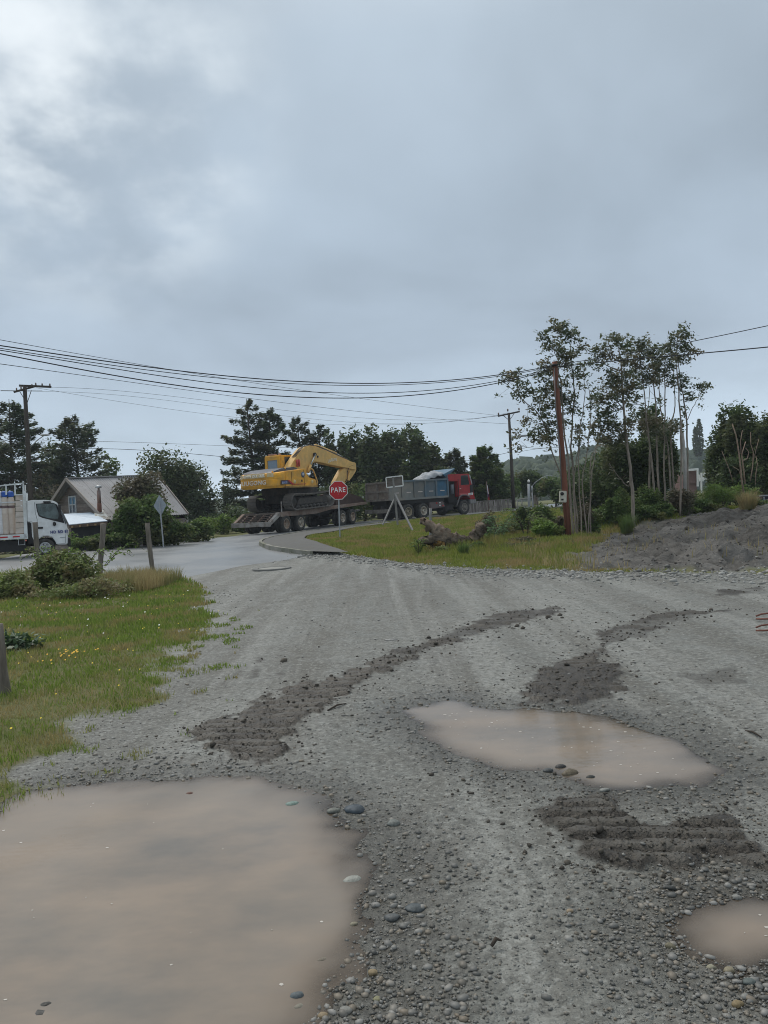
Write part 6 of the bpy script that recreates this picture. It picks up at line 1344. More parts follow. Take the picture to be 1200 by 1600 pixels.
def layered_tree(px, Y, top, w, label, n_tr=1, m_=lm_con, low=.12, dens=1.0, leaf=.145, grp='trees behind the road', name='layered_tree', droop=.12):
    b, H, W = dims(px, Y, top, w); tubes = []; Cs = []; Ds = []
    for t_ in range(n_tr):
        ox = (t_ - (n_tr - 1) / 2) * W * .35; lean = Vector((ox + random.uniform(-.1, .1) * W, random.uniform(-.3, .3), 0)); hh = H * (1 if t_ == 0 else random.uniform(.88, .97))
        tk = lambda u: b + Vector((lean.x * max(0, u) ** .7, lean.y * u, hh * u))
        tubes.append(([tk(-.02), tk(.25), tk(.5), tk(.75), tk(1)], [.02 * H, .016 * H, .011 * H, .007 * H, .002 * H], 7))
        nb = int(78 * dens / n_tr ** .5)
        for k in range(nb):
            u = low + (1 - low) * (k + random.random()) / nb; prof = max(0, 1 - u ** 2.1) ** .6 * (.6 + .4 * min(1, (u - low) / .25 + .2)) * random.uniform(.62, 1.3) + .06
            Lb = W * .58 * prof * (.85 if n_tr > 1 else 1) + .12; az = random.uniform(0, 6.283); up_ = random.uniform(.05, .45) - droop * (1 - u)
            d = Vector((math.cos(az), math.sin(az), up_)); p0 = tk(u * .97)
            pts = [p0, p0 + d * Lb * .5, p0 + d * Lb + Vector((0, 0, -.03 * Lb))]
            tubes.append((pts, [.006 * H * (1.1 - u) + .012, .014, .005], 4))
            nl = int(165 * Lb / (W * .5) * dens) + 16; s = rng.random(nl) ** .65 * .92 + .1
            side = rng.normal(size=nl) * .17 * Lb * (1.25 - s) ; dz_ = rng.normal(size=nl) * .12 + np.abs(side) * .1
            pd = np.array([-math.sin(az), math.cos(az), 0]); C = np.array(p0)[None] + np.array(d)[None] * (s * Lb)[:, None] + pd[None] * side[:, None]; C[:, 2] += dz_ - .03 * Lb * s
            Cs.append(C); Ds.append(np.tile(np.array(d), (nl, 1)) + pd[None] * np.sign(side)[:, None] * .7)
    C = np.vstack(Cs); D = np.vstack(Ds); D /= np.linalg.norm(D, axis=1)[:, None]
    V, F = leafset(C, rng.uniform(.7, 1.3, len(C)) * leaf, up=.55, asp=.42, dirs=D); return plant(name, label, 'tree', b, V, F, m_, tubes, grp=grp)
def lobes_cloud(c, rx, ry, rz, n, lob=.55, nl=14, shell=.55):
    """points in a lumpy crown with gaps"""
    L = rng.normal(size=(nl, 3)); L /= np.linalg.norm(L, axis=1)[:, None]; L *= rng.uniform(.25, .75, (nl, 1)); R_ = rng.uniform(.28, .5, nl) * (lob / .55)
    i = rng.integers(0, nl, n); d = rng.normal(size=(n, 3)); d /= np.linalg.norm(d, axis=1)[:, None]
    r = (shell + (1 - shell) * rng.random(n)) * R_[i] * (1 + .25 * rng.normal(size=n) * .5)
    p = L[i] + d * r[:, None]; return np.array(c)[None] + p * np.array([rx, ry, rz])[None], L * np.array([rx, ry, rz])[None] + np.array(c)[None]
def dense_tree(px, Y, top, w, label, m_=lm_dk, n=5200, leaf=.155, base_u=.18, grp='trees behind the road', name='broadleaf_tree', bm_=None, nl=16, cat='tree', lob=.55):
    b, H, W = dims(px, Y, top, w); cz = H * (1 + base_u) / 2; rz = H * (1 - base_u) / 2
    n = int(n * 1.5); C, L = lobes_cloud(b + Vector((0, 0, cz)), W * .56, W * .46, rz * 1.04, n, nl=nl, lob=lob); tubes = [([b - Vector((0, 0, .2)), b + Vector((.05 * W, 0, H * .35)), b + Vector((0, 0, H * .8))], [.02 * H + .03, .016 * H + .02, .02], 7)]
    for q in L[:9]: tubes.append(([b + Vector((0, 0, H * random.uniform(.15, .45))), (b + Vector(q)) * .5 + Vector((0, 0, H * .05)), Vector(q)], [.035, .025, .01], 5))
    C = C[C[:, 2] > b.z + .05]; V, F = leafset(C, rng.uniform(.6, 1.35, len(C)) * leaf, up=.35, asp=.55); return plant(name, label, cat, b, V, F, m_, tubes, bm_, grp)
def shrub(px, Y, top, w, label, m_=lm_mid, n=2600, leaf=.07, grp=None, name='shrub', depth=.8, dzb=0, cat='shrub', nl=12, asp=.55, up=.35):
    b, H, W = dims(px, Y, top, w); H = max(H, .15)
    C, L = lobes_cloud(b + Vector((0, 0, H * .42)), W * .5, W * .5 * depth, H * .62, n, nl=nl); C = C[C[:, 2] > b.z - .05]
    tubes = [([b, b.lerp(Vector(q), .6) + Vector((0, 0, .05)), Vector(q)], [.02, .014, .006], 4) for q in L[:7]]
    V, F = leafset(C, rng.uniform(.6, 1.35, len(C)) * leaf, up=up, asp=asp); return plant(name, label, cat, b, V, F, m_, tubes, grp=grp, crown='foliage', stemname='stems')

# background trees, left to right
layered_tree(-28, 60, 640, 120, 'dark layered tree cut by the left picture edge', dens=1.1, grp=None)
layered_tree(22, 57, 623, 105, 'tall dark layered tree behind the pole with two crossarms', dens=1.25)
layered_tree(134, 62, 647, 98, 'symmetrical layered tree standing clear above the house roof', dens=1.2, low=.2)
dense_tree(88, 64, 692, 60, 'small bushy tree filling the gap between the two left layered trees', n=2600)
dense_tree(10, 54, 745, 90, 'low dark green tree mass behind the bed of the white truck', lm_dk, n=3600, base_u=0.)
dense_tree(72, 56, 735, 80, 'brownish dark thicket left of the house gable', lm_brown, n=3200, base_u=0.)
dense_tree(175, 66, 705, 50, 'thin airy sapling just above the house ridge', lm_mid, n=500, base_u=.4)
dense_tree(266, 58, 702, 118, 'round dense green tree behind the right end of the house', lm_dk, n=11000, base_u=.02, nl=34, lob=.62, leaf=.13)
dense_tree(316, 57, 735, 58, 'wispy dark tree leaning right of the round green tree', lm_con, n=1500, base_u=.1)
dense_tree(352, 60, 728, 46, 'thin pale leaved young tree left of the excavator', lm_con, n=900, base_u=.15, leaf=.10)
layered_tree(407, 62, 622, 92, 'tallest two-trunk layered tree behind the excavator cab', n_tr=2, dens=1.25, low=.15)
layered_tree(490, 64, 648, 70, 'layered tree with rounded top behind the excavator boom', dens=1.1, n_tr=2, low=.15)
for (px, top, w, Y, lb, n) in [(532, 672, 46, 63, 'thin grey-green tree right of the boom top', 1500), (552, 663, 62, 66, 'slim upright tree, first of the dark row above the tipper', 2600), (583, 664, 66, 65, 'upright tree, second of the dark row above the tipper', 3200), (614, 667, 70, 66, 'upright tree, third of the dark row, narrow topped', 3200), (645, 668, 78, 64, 'broad dark tree, fourth of the row above the tipper', 4600), (672, 690, 58, 65, 'lower sloping tree at the right end of the dark row', 2600)]:
    dense_tree(px, Y, top, w, lb, lm_dk, n=int(n * 1.5), base_u=.0, leaf=.17, nl=16)
layered_tree(710, 66, 702, 48, 'small pointed tree above the red cab roof', dens=1.0, low=.02, grp=None)
dense_tree(690, 63, 728, 60, 'dark low tree behind the load tarpaulin', n=2600, base_u=0)
dense_tree(735, 66, 735, 50, 'dark rounded tree in front of the cab windscreen', n=2400, base_u=0)
layered_tree(760, 64, 698, 52, 'leafy green conical tree right of the truck cab', m_=lm_mid, dens=1.3, low=.02, grp=None)
dense_tree(785, 68, 735, 60, 'mid green tree behind the single-crossarm pole', lm_mid, n=2800, base_u=0)
dense_tree(832, 70, 735, 62, 'blue-green bushy tree behind the lamp post arm', lm_dk, n=2800, base_u=0)
dense_tree(868, 60, 742, 60, 'green thicket behind the red-brown pole', lm_mid, n=2600, base_u=0)
dense_tree(915, 56, 722, 70, 'dark thicket seen between the slender stems', lm_dk, n=3200, base_u=0)
dense_tree(960, 50, 712, 80, 'dark green tree mass behind the thick slender trunk', lm_dk, n=3600, base_u=0)
# hedge row behind the road
hedge = [(325, 800, 70), (368, 790, 60), (420, 775, 70), (470, 765, 70), (520, 760, 70), (570, 750, 70), (620, 745, 70), (665, 760, 60), (715, 768, 60), (755, 772, 50)]
lab = ['right of the house', 'left of the trailer tail', 'behind the trailer tail', 'behind the excavator tracks', 'behind the excavator stick', 'between excavator and tipper', 'behind the tripod board', 'behind the tipper front', 'behind the red cab', 'behind the flag']
for (px, top, w), l in zip(hedge, lab): dense_tree(px, 56 + (px > 600) * 5 + (px > 700) * 4, top, w * 1.15, 'dark green roadside bush ' + l, lm_dk if px % 3 else lm_mid, n=2200, base_u=0, leaf=.10, name='hedge_bush', grp='bushes along the far road side', cat='bush')
for (px, top, w, Y, l) in [(322, 806, 50, 46, 'lowest bright bush by the road right of the small grey post'), (350, 800, 50, 49, 'bright green bush left of the trailer wheels'), (385, 800, 46, 50, 'bright green bush behind the trailer tail beam')]:
    shrub(px, Y, top, w, l, lm_br, n=1500, leaf=.08, grp='bright roadside bushes')
# bushes round the house
shrub(230, 35.2, 765, 118, 'large leafy green bush hiding the middle of the house', lm_mid, n=6500, leaf=.085, nl=20)
shrub(198, 34.6, 785, 70, 'leafy green bush lobe beside the house chimney', lm_mid, n=2800, leaf=.08)
dense_tree(226, 36.4, 738, 96, 'brown-green bushy tree rising in front of the house roof', lm_brown, n=4200, base_u=.25, leaf=.085, grp=None)
shrub(272, 35.4, 800, 80, 'green bush between the diamond sign and the small grey post', lm_mid, n=2800, leaf=.08)
shrub(150, 33.5, 830, 80, 'low green bush under the lean-to roof', lm_mid, n=2400, leaf=.075)
shrub(118, 33.8, 832, 44, 'low weeds in front of the white truck bumper', lm_br, n=900, leaf=.06)
shrub(310, 38.5, 812, 60, 'low green bush right of the small grey post', lm_mid, n=1900, leaf=.08)
shrub(190, 34.0, 828, 70, 'low green bush at the road edge below the chimney', lm_mid, n=1800, leaf=.07)
shrub(20, 36, 850, 120, 'dry brown weeds under the white truck bed', lm_brown, n=1500, leaf=.07)
# bramble and weeds on the left verge
shrub(112, 17.4, 862, 160, 'bramble bush with arching shoots on the left verge', lm_bram, n=8500, leaf=.048, nl=22)
shrub(30, 16.4, 892, 120, 'low pale green bramble left of the arching bush', lm_bram, n=2600, leaf=.042)
shrub(140, 15.9, 896, 190, 'low green weeds in front of the bramble bush', lm_bram, n=3600, leaf=.035)
# arching bramble shoots
mbv = []; 
for k in range(16):
    b = at(random.uniform(70, 170), 17.4 + random.uniform(-.6, .4)); az = random.uniform(-1.2, 1.2) + (0 if k % 2 else math.pi); L = random.uniform(.5, 1.0); pts = [b + Vector((math.cos(az) * L * u, .1 * math.sin(az * 3) * u, .55 + 0.62 * math.sin(u * 2.4) * L * .8)) for u in np.linspace(0, 1, 7)]
    mbv.append(pts)
mb = MB(); 
for p_ in mbv: mb.tube(p_, .006, 4)
bs = at(105, 17.4); o = thing('bramble_shoots', 'thin arching leafy shoots sticking out of the bramble bush', 'bramble', bs); mb.v = [tuple(Vector(v) - bs) for v in mb.v]; mb.build('stems', bark, o)
C = np.array([p_[i].lerp(p_[i + 1], random.random()) + Vector([random.uniform(-.05, .05) for _ in range(3)]) for p_ in mbv for i in range(6) for _ in range(5)]); V, F = leafset(C, rng.uniform(.03, .05, len(C)), up=.6)
link('foliage', npmesh('foliage', rel(V, bs), F, lm_br), o)
# right side: slender pale-stemmed trees
Zc = lambda x, y: (760 + .3 * x, 490 + .3 * y)
def slender(stems, clusters, Y, label, rs=.035, name='slender_tree', low_branches=(), lmat=lm_luma, den=1.0, leaf=.062):
    base = at(Zc(*stems[0][0])[0], Y); tubes = []; nodes = []
    for k, s in enumerate(stems):
        dy = (k % 3 - 1) * .35; px0, py0 = Zc(*s[0]); b = at(px0, Y + dy); pts = [b - Vector((0, 0, .1)) if s[0][1] > 935 else P(*Zc(*s[0]), Y + .1)] + [P(*Zc(*p), Y + dy + .12 * i) for i, p in enumerate(s[1:], 1)]
        sm = []
        for i in range(len(pts) - 1):
            for j in range(4):
                u = j / 4; p0 = pts[max(i - 1, 0)]; p1 = pts[i]; p2 = pts[i + 1]; p3 = pts[min(i + 2, len(pts) - 1)]
                sm.append(.5 * ((2 * p1) + (p2 - p0) * u + (2 * p0 - 5 * p1 + 4 * p2 - p3) * u * u + (3 * p1 - p0 - 3 * p2 + p3) * u ** 3) + Vector((random.uniform(-.02, .02), random.uniform(-.02, .02), 0)))
        sm.append(pts[-1]); m = len(sm); r0 = rs * .72 * (1.0 if s[0][1] > 935 else .4)
        tubes.append((sm, [r0 * (1 - .8 * i / m) + .004 for i in range(m)], 7)); nodes += sm[m // 3:]
    Cs = []
    top_ = max(q.z for q in nodes)
    for q in nodes[::2]:
        if random.random() < .7 and q.z > base.z + .16 * (top_ - base.z):
            e = q + Vector([random.gauss(0, .22) for _ in range(3)]); tubes.append(([q, e], [.006, .003], 3)); Cs.append(np.array(e)[None] + rng.normal(size=(int(12 * den), 3)) * .09)
    for (cx, cy, cr_) in clusters:
        c = P(*Zc(cx, cy), Y + random.uniform(-.4, .4)); nn = min(nodes, key=lambda q: (q - c).length + (.5 if q.z > c.z else 0)); r = cr_ * .3 / FPX * Y
        mid = nn.lerp(c, .5) + Vector((0, 0, -.04)); tubes.append(([nn, mid, c], [.014, .010, .005], 4))
        for t in range(3):
            e = c + Vector([random.uniform(-1, 1) * r * .8 for _ in range(3)]); tubes.append(([mid.lerp(c, .4), e], [.007, .003], 3))
        ncl = max(5, int(14 * (cr_ / 50) ** 2)); cc = np.array(c)[None] + rng.normal(size=(ncl, 3)) * r * .45
        for q in cc: k_ = int(rng.integers(9, 17) * den); Cs.append(q[None] + rng.normal(size=(k_, 3)) * np.array([.085, .085, .06]))
    for p_ in low_branches: pts = [P(*Zc(*q), Y) for q in p_]; tubes.append((pts, [.02 - .015 * i / len(pts) for i in range(len(pts))], 5))
    C = np.vstack(Cs); V, F = leafset(C, rng.uniform(.7, 1.3, len(C)) * leaf, up=.5, asp=.55); return plant(name, label, 'tree', base, V, F, lmat, tubes, barkp, grp='slender pale-stemmed trees')
slender([[(415, 1040), (395, 890), (335, 700), (285, 540), (190, 450), (110, 370)], [(285, 540), (285, 540), (270, 450), (240, 380), (200, 320)], [(330, 690), (330, 690), (250, 650), (180, 640)]],
        [(130, 330, 45), (90, 345, 35), (170, 395, 45), (210, 410, 38), (150, 310, 30), (280, 450, 40), (290, 530, 45), (300, 620, 60), (250, 630, 38), (160, 612, 32), (160, 690, 36), (205, 550, 22), (320, 570, 48), (175, 370, 30)], 26, 'slender tree leaning far left across the red-brown pole')
slender([[(450, 1060), (430, 820), (405, 600), (392, 400), (372, 250), (392, 80)], [(470, 1080), (452, 850), (440, 650), (460, 430), (440, 250), (440, 130)], [(372, 250), (372, 250), (340, 160), (300, 110)], [(440, 250), (440, 250), (480, 170)]],
        [(400, 70, 48), (355, 75, 38), (430, 105, 50), (330, 165, 50), (390, 195, 55), (490, 150, 35), (290, 115, 30), (300, 270, 48), (350, 290, 52), (285, 330, 42), (300, 385, 45), (370, 370, 52), (450, 300, 40), (470, 215, 34), (450, 440, 40), (400, 440, 45), (340, 480, 48), (430, 500, 40), (380, 570, 45), (340, 640, 48), (410, 250, 42), (350, 410, 44)], 25.5, 'tallest slender tree right behind the red-brown pole', rs=.045, den=1.2)
slender([[(500, 1090), (480, 850), (490, 600), (510, 450), (510, 290)], [(525, 1060), (500, 880), (530, 700), (545, 480), (520, 350)], [(545, 1060), (540, 820), (570, 700), (620, 690)], [(470, 1050), (455, 900), (475, 720), (485, 640)], [(530, 1080), (545, 900), (560, 760), (575, 690)], [(480, 1080), (462, 940), (450, 800), (425, 650)]],
        [(510, 285, 32), (495, 320, 26), (500, 375, 30), (560, 440, 32), (555, 470, 30), (490, 600, 30), (500, 635, 30), (460, 600, 30), (470, 660, 24)], 25, 'cluster of thin pale leafless stems right of the red-brown pole', rs=.026, den=.8)
slender([[(768, 1010), (755, 850), (735, 700), (715, 500), (705, 300), (690, 180)], [(750, 830), (750, 830), (740, 900), (690, 850), (640, 780)], [(715, 500), (715, 500), (640, 420), (580, 400)], [(705, 300), (705, 300), (650, 280), (580, 250)], [(735, 700), (735, 700), (660, 620), (600, 600)], [(715, 480), (715, 480), (760, 380)]],
        [(600, 180, 45), (565, 215, 40), (575, 265, 44), (680, 145, 50), (660, 125, 30), (725, 170, 45), (640, 225, 42), (720, 240, 45), (640, 320, 44), (700, 340, 55), (745, 320, 50), (640, 385, 50), (690, 410, 60), (750, 390, 50), (600, 460, 50), (580, 430, 34), (640, 485, 44), (590, 540, 52), (640, 560, 55), (600, 620, 60), (680, 600, 55), (560, 590, 44), (740, 560, 40), (650, 660, 55), (720, 640, 45), (580, 660, 40)], 27.5, 'slender tree with the thickest pale trunk and broad crown', rs=.085, den=1.3)
slender([[(880, 1010), (860, 760), (840, 600), (825, 420), (795, 200)], [(905, 1000), (890, 740), (885, 520), (870, 330), (865, 200)], [(840, 1000), (850, 800), (845, 650), (780, 540), (740, 490)], [(830, 560), (830, 560), (850, 400), (830, 300)]],
        [(800, 160, 50), (770, 150, 30), (780, 215, 55), (830, 200, 44), (870, 205, 44), (790, 280, 50), (850, 270, 52), (900, 290, 48), (840, 330, 48), (810, 360, 40), (880, 350, 40), (780, 430, 34), (800, 500, 45), (840, 560, 60), (870, 600, 60), (760, 560, 40), (740, 470, 30)], 28.5, 'slender multi-stemmed tree, middle of the right group', rs=.05, den=1.2)
slender([[(935, 1010), (925, 740), (930, 460), (930, 230)], [(960, 980), (950, 760), (920, 560), (900, 440), (905, 250)], [(990, 980), (960, 640), (985, 480), (975, 300)]],
        [(930, 215, 46), (945, 260, 46), (900, 240, 36), (960, 190, 40), (935, 310, 40), (880, 180, 30), (980, 270, 36), (950, 590, 55), (980, 600, 45), (900, 640, 50), (940, 350, 30)], 29, 'straight grey-stemmed slender tree with sparse top leaves', rs=.045)
slender([[(1010, 960), (1015, 640), (1005, 450), (990, 280), (995, 120)], [(1050, 970), (1045, 640), (1030, 460), (1005, 330), (1000, 200)], [(1045, 560), (1045, 560), (1075, 490), (1110, 430), (1130, 390)], [(1000, 250), (1000, 250), (1040, 200), (1070, 190)]],
        [(1000, 110, 46), (960, 130, 40), (1035, 115, 42), (1010, 165, 46), (1060, 205, 36), (965, 190, 38), (1040, 225, 30), (990, 220, 34), (1025, 350, 38), (1015, 390, 38), (990, 330, 28), (1060, 430, 24), (1135, 390, 34), (1120, 380, 20), (1050, 440, 20), (1000, 600, 24)], 28, 'rightmost tall slender tree with one branch reaching right', rs=.045, den=1.1)
b = at(1071, 29.5); o = thing('dead_snag', 'pale bare dead trunk standing right of the slender trees', 'dead tree', b); MB().tube([Vector((0, 0, -.2)), P(1071, 740, 29.5) - b, P(1068, 700, 29.5) - b, P(1066, 674, 29.5) - b], [.1, .085, .075, .05], 9).build('trunk', mat('snag_white', (.50, .48, .45), .8, dirt=(.25, .22, .2), amt=.7), o)
# dark understorey on the right
for (px, Y, top, w, l, m_, n) in [(1000, 31, 655, 115, 'dark thicket around the middle slender stems', lm_dk, 9000), (1030, 31.5, 628, 82, 'dark thicket left of the pale dead trunk', lm_dk, 9500), (1066, 30.5, 765, 44, 'grey-brown thicket below the pale dead trunk', lm_brown, 2600), (955, 33, 690, 100, 'dark bush between the stems and the thick trunk', lm_dk, 2600), (905, 34, 735, 100, 'dark bush behind the thin stem cluster', lm_dk, 2200)]:
    dense_tree(px, Y, top, w, l, m_, n=n, base_u=0, leaf=.075, grp='understorey thickets', name='thicket', cat='bush')
# right edge trees
for (px, Y, top, w, l, n) in [(1138, 35, 640, 66, 'dark tree sloping down to the left near the brown cabin', 5200), (1165, 34, 622, 70, 'tall dark tree behind the forked pale stems', 5600), (1210, 33, 615, 80, 'dark tree cut by the right picture edge', 5600), (1124, 37, 690, 44, 'lower dark tree beside the brown cabin', 3200), (1175, 32.5, 705, 110, 'dark lower foliage behind the forked pale stems', 5200)]:
    dense_tree(px, Y, top, w, l, lm_dk, n=n, base_u=.0 if 'low' in l else .12, leaf=.085, grp='dark trees at the right edge', nl=18)
tb_ = []; b = at(1161, 30)
Z6 = lambda x, y: (1080 + .1 * x, 700 + .1 * y)
for pl, r in [([(820, 700), (790, 500), (770, 280), (735, 0), (700, -200), (640, -380)], .06), ([(840, 560), (815, 300), (800, 200), (790, 100), (850, -100)], .05), ([(800, 210), (880, 160), (900, 60), (850, 0)], .03), ([(760, 400), (740, 340), (650, 290)], .025), ([(920, 520), (960, 300), (965, 220), (970, 60), (930, -60), (930, -250)], .035), ([(1000, 580), (1010, 400), (1035, 250), (1010, 120)], .03), ([(650, 520), (600, 350), (540, 200), (480, 50)], .03), ([(780, 100), (770, -100), (800, -280)], .03), ([(965, 220), (1020, 0), (1060, -150)], .02)]:
    tb_.append(([P(*Z6(*p), 30) for p in pl], [r * .62 * (1 - .6 * i / len(pl)) for i in range(len(pl))], 7))
o = thing('forked_tree', 'pale bare forked stems rising in front of the dark right edge trees', 'tree', b); mb = MB()
for t_ in tb_: mb.tube([p - b for p in t_[0]], t_[1], t_[2])
mb.build('trunk', mat('bark_tan', (.34, .25, .18), .85, dirt=(.18, .13, .10), amt=.6, scale=5), o)
shrub(1125, 30, 752, 78, 'bright green feathery broom bush left of the forked stems', lm_br, n=6500, leaf=.06, asp=.14, nl=16, up=0)
shrub(1100, 29, 775, 60, 'dark green base of growth left of the broom bush', lm_mid, n=2200, leaf=.05)
shrub(1172, 31, 755, 60, 'yellow-green weeds under the forked stems', lm_br, n=1800, leaf=.06)
# verge shrubs left to right on the right verge
for (px, Y, top, w, l, m_, n, lf) in [(765, 28, 800, 50, 'brown-green weeds behind the driftwood right arm', lm_brown, 1100, .05), (822, 30, 790, 50, 'dark leafy bush at the road edge below the picket fence', lm_dk, 2200, .06),
        (850, 28, 786, 66, 'green bush in front of the wire gate', lm_mid, 2000, .06), (862, 24.3, 806, 80, 'yellow-green bush left of the red-brown pole', lm_br, 4200, .05),
        (908, 26, 800, 56, 'dry brown brush at the foot of the thin stems', lm_brown, 1500, .05), (1000, 27.5, 790, 66, 'grassy green clump at the foot of the thick pale trunk', lm_mid, 2600, .05), (945, 28.5, 790, 60, 'green bush between thin stems and thick trunk', lm_mid, 2000, .06),
        (1052, 29, 788, 66, 'yellowish weeds under the right slender trees', lm_br, 2200, .05), (818, 23.3, 838, 66, 'brown-green weeds right of the driftwood stump', lm_brown, 1100, .04), (1180, 28, 772, 40, 'weedy growth beside the dark blue box', lm_mid, 900, .05)]:
    shrub(px, Y, top, w, l, m_, n=n, leaf=lf)
def frondplant(px, Y, top, w, label, nf=16, name='fern', m_=lm_fern, cat='fern', leafn=34, lf=.05):
    b, H, W = dims(px, Y, top, w); Cs = []; Ds = []; tubes = []
    for k in range(nf):
        az = random.uniform(0, 6.283); L = W * .5 * random.uniform(.7, 1.15); up_ = H * random.uniform(.7, 1.2)
        f = lambda u: b + Vector((math.cos(az) * L * u, math.sin(az) * L * u, up_ * math.sin(min(1, u * 1.1) * 2.1) ))
        tubes.append(([f(u) for u in (0, .25, .5, .75, 1)], .006, 4)); u = np.linspace(.15, 1, leafn); sd = np.where(np.arange(leafn) % 2, 1, -1); q = np.array([f(t)[:] for t in u]); pd = np.array([-math.sin(az), math.cos(az), 0]); wd = (.16 * L * np.sin(np.clip(u * 1.05, 0, 1) * math.pi * .9 + .25)) 
        Cs.append(q + pd[None] * (sd * wd)[:, None]); Ds.append(pd[None] * sd[:, None] + np.array([math.cos(az), math.sin(az), 0])[None] * .4)
    C = np.vstack(Cs); D = np.vstack(Ds); V, F = leafset(C, lf, up=1, asp=.35, dirs=D); return plant(name, label, cat, b, V, F, m_, tubes, grp=None, crown='fronds', stemname='stems')
frondplant(782, 25.0, 810, 76, 'blue-green fern clump right of the driftwood stump', 20)
frondplant(822, 26.0, 798, 76, 'bright fern clump behind the yellow-green bush', 20, m_=lm_br)
frondplant(768, 24.2, 826, 56, 'small fern touching the driftwood right side', 14)
frondplant(655, 22.5, 846, 30, 'small leafy fern at the foot of the slim pale post', 12, m_=lm_br)
def tuft(px, Y, top, w, label, n=260, m_=lm_br, name='grass_tuft', wd=.012):
    b, H, W = dims(px, Y, top, w); V = []; F = []
    for k in range(n):
        az = random.uniform(0, 6.283); r = random.random() ** .6 * W * .22; p = b + Vector((math.cos(az) * r, math.sin(az) * r, -.02)); out = Vector((math.cos(az), math.sin(az), 0)) * W * random.uniform(.05, .4); h = H * random.uniform(.55, 1.1)
        sd = Vector((-math.sin(az + .5), math.cos(az + .5), 0)) * wd * .5; o = len(V); V += [p - sd, p + sd, p + out * .45 + Vector((0, 0, h * .7)) + sd * .8, p + out * .45 + Vector((0, 0, h * .7)) - sd * .8, p + out + Vector((0, 0, h))]; F += [(o, o + 1, o + 2, o + 3), (o + 3, o + 2, o + 4)]
    me = bpy.data.meshes.new('blades'); me.from_pydata([tuple(v - b) for v in V], [], F); me.materials.append(m_); o = link(name, me); o.location = b; return tag(o, label, 'grass tuft')
for (px, Y, top, w, l, m_, n, lf) in [(925, 25.6, 800, 46, 'green weeds between the thin stem cluster and the dirt bank', lm_mid, 1600, .05), (1025, 27.6, 782, 60, 'leafy weeds at the feet of the middle slender stems', lm_mid, 2400, .05),
        (985, 29, 770, 50, 'bush behind the foot of the thick pale trunk', lm_dk, 2000, .055), (880, 26.5, 805, 40, 'dark weeds right behind the red-brown pole', lm_brown, 1200, .045), (835, 25, 835, 60, 'low yellow-green weeds along the verge below the ferns', lm_br, 1500, .04),
        (790, 22.5, 858, 60, 'low patchy weeds in the grass right of the rush tuft', lm_brown, 900, .03), (1075, 28.5, 790, 46, 'yellow-green weeds at the top edge of the dirt bank', lm_br, 1500, .05)]:
    shrub(px, Y, top, w, l, m_, n=n, leaf=lf)
for (px, Y, top, w, l, m_, n, lf) in [(690, 22.6, 852, 44, 'ragged low weeds growing against the driftwood stump front', lm_bram, 1500, .035), (745, 22.8, 846, 44, 'green weeds between the stump and the small fern', lm_mid, 1400, .04), (835, 22.5, 848, 70, 'straw-green tangled weeds left of the pole base', lm_bram, 2000, .035),
        (880, 22.8, 846, 60, 'pale tangled weeds around the red-brown pole foot', lm_bram, 2000, .035), (790, 27, 812, 60, 'pale green weeds on the slope behind the blue-green fern', lm_bram, 1800, .045)]:
    shrub(px, Y, top, w, l, m_, n=n, leaf=lf)
for (px, Y, top, w, l, m_, n, lf) in [(1010, 28.2, 745, 60, 'tall leafy brush rising between the middle slender stems', lm_mid, 3200, .05), (965, 27.8, 762, 50, 'leafy brush just left of the thick pale trunk', lm_mid, 2400, .05), (1062, 28.2, 752, 50, 'leafy brush under the rightmost slender tree', lm_brown, 2400, .05), (915, 25.8, 775, 40, 'brown leafy brush among the thin stem cluster', lm_brown, 1600, .045)]:
    shrub(px, Y, top, w, l, m_, n=n, leaf=lf)
tuft(725, 21.3, 846, 30, 'upright green rush tuft in front of the driftwood stump', m_=lm_mid)
tuft(1168, 27, 765, 48, 'tall straw coloured grass clump beside the broom bush', 500, lm_dry)
tuft(905, 23.5, 838, 60, 'straw coloured grass clump right of the red-brown pole base', 420, lm_dry)
tuft(980, 26.5, 800, 40, 'arching green grass clump left of the thick pale trunk base', 320, lm_mid)
# big leaf plant lower left
b, H, W = dims(22, 9.6, 975, 110); C, L = lobes_cloud(b + Vector((0, 0, .12)), .45, .35, .22, 330); C = C[C[:, 2] > b.z]; V, F = leafset(C, rng.uniform(.035, .075, len(C)), up=.9, asp=.6)
plant('broadleaf_weed', 'dark green broad-leaved weed patch by the left post stump', 'plant', b, V, F, leafmat('weed_leaf', (.035, .075, .03), (.075, .13, .055), (.10, .15, .09), 3, .2, .45), [([b, Vector(q)], .006, 4) for q in L[:8]], crown='leaves', stemname='stems')

# ------------------------------------------------------------------ grass as ground cover
def blades(x, y, z, h, w, lean=.5):
    n = len(x); az = rng.uniform(0, 6.283, n); s = np.stack([np.cos(az), np.sin(az), np.zeros(n)], 1) * (w * .5)[:, None]; la = rng.uniform(0, 6.283, n); ln = np.stack([np.cos(la), np.sin(la), np.zeros(n)], 1) * (h * lean * rng.random(n))[:, None]
    b = np.stack([x, y, z - .01], 1); t = b + ln; t[:, 2] += h + .01; m = b + ln * .35; m[:, 2] += h * .6
    V = np.stack([b - s, b + s, m + s * .7, m - s * .7, t], 1).reshape(-1, 3); o = (np.arange(n) * 5)[:, None]
    F = np.concatenate([o + np.array([[0, 1, 2]]), o + np.array([[0, 2, 3]]), o + np.array([[3, 2, 4]])]); return V, F
gm1 = leafmat('grass_green', (.11, .18, .028), (.24, .31, .065), (.33, .26, .12), 1.3, .5, .7)
x, y = area_pts(230000, -14, -1.2, 3.2, 23, .9); vis = (x / y > -.62) & (x / y < -.15); x, y = x[vis], y[vis]
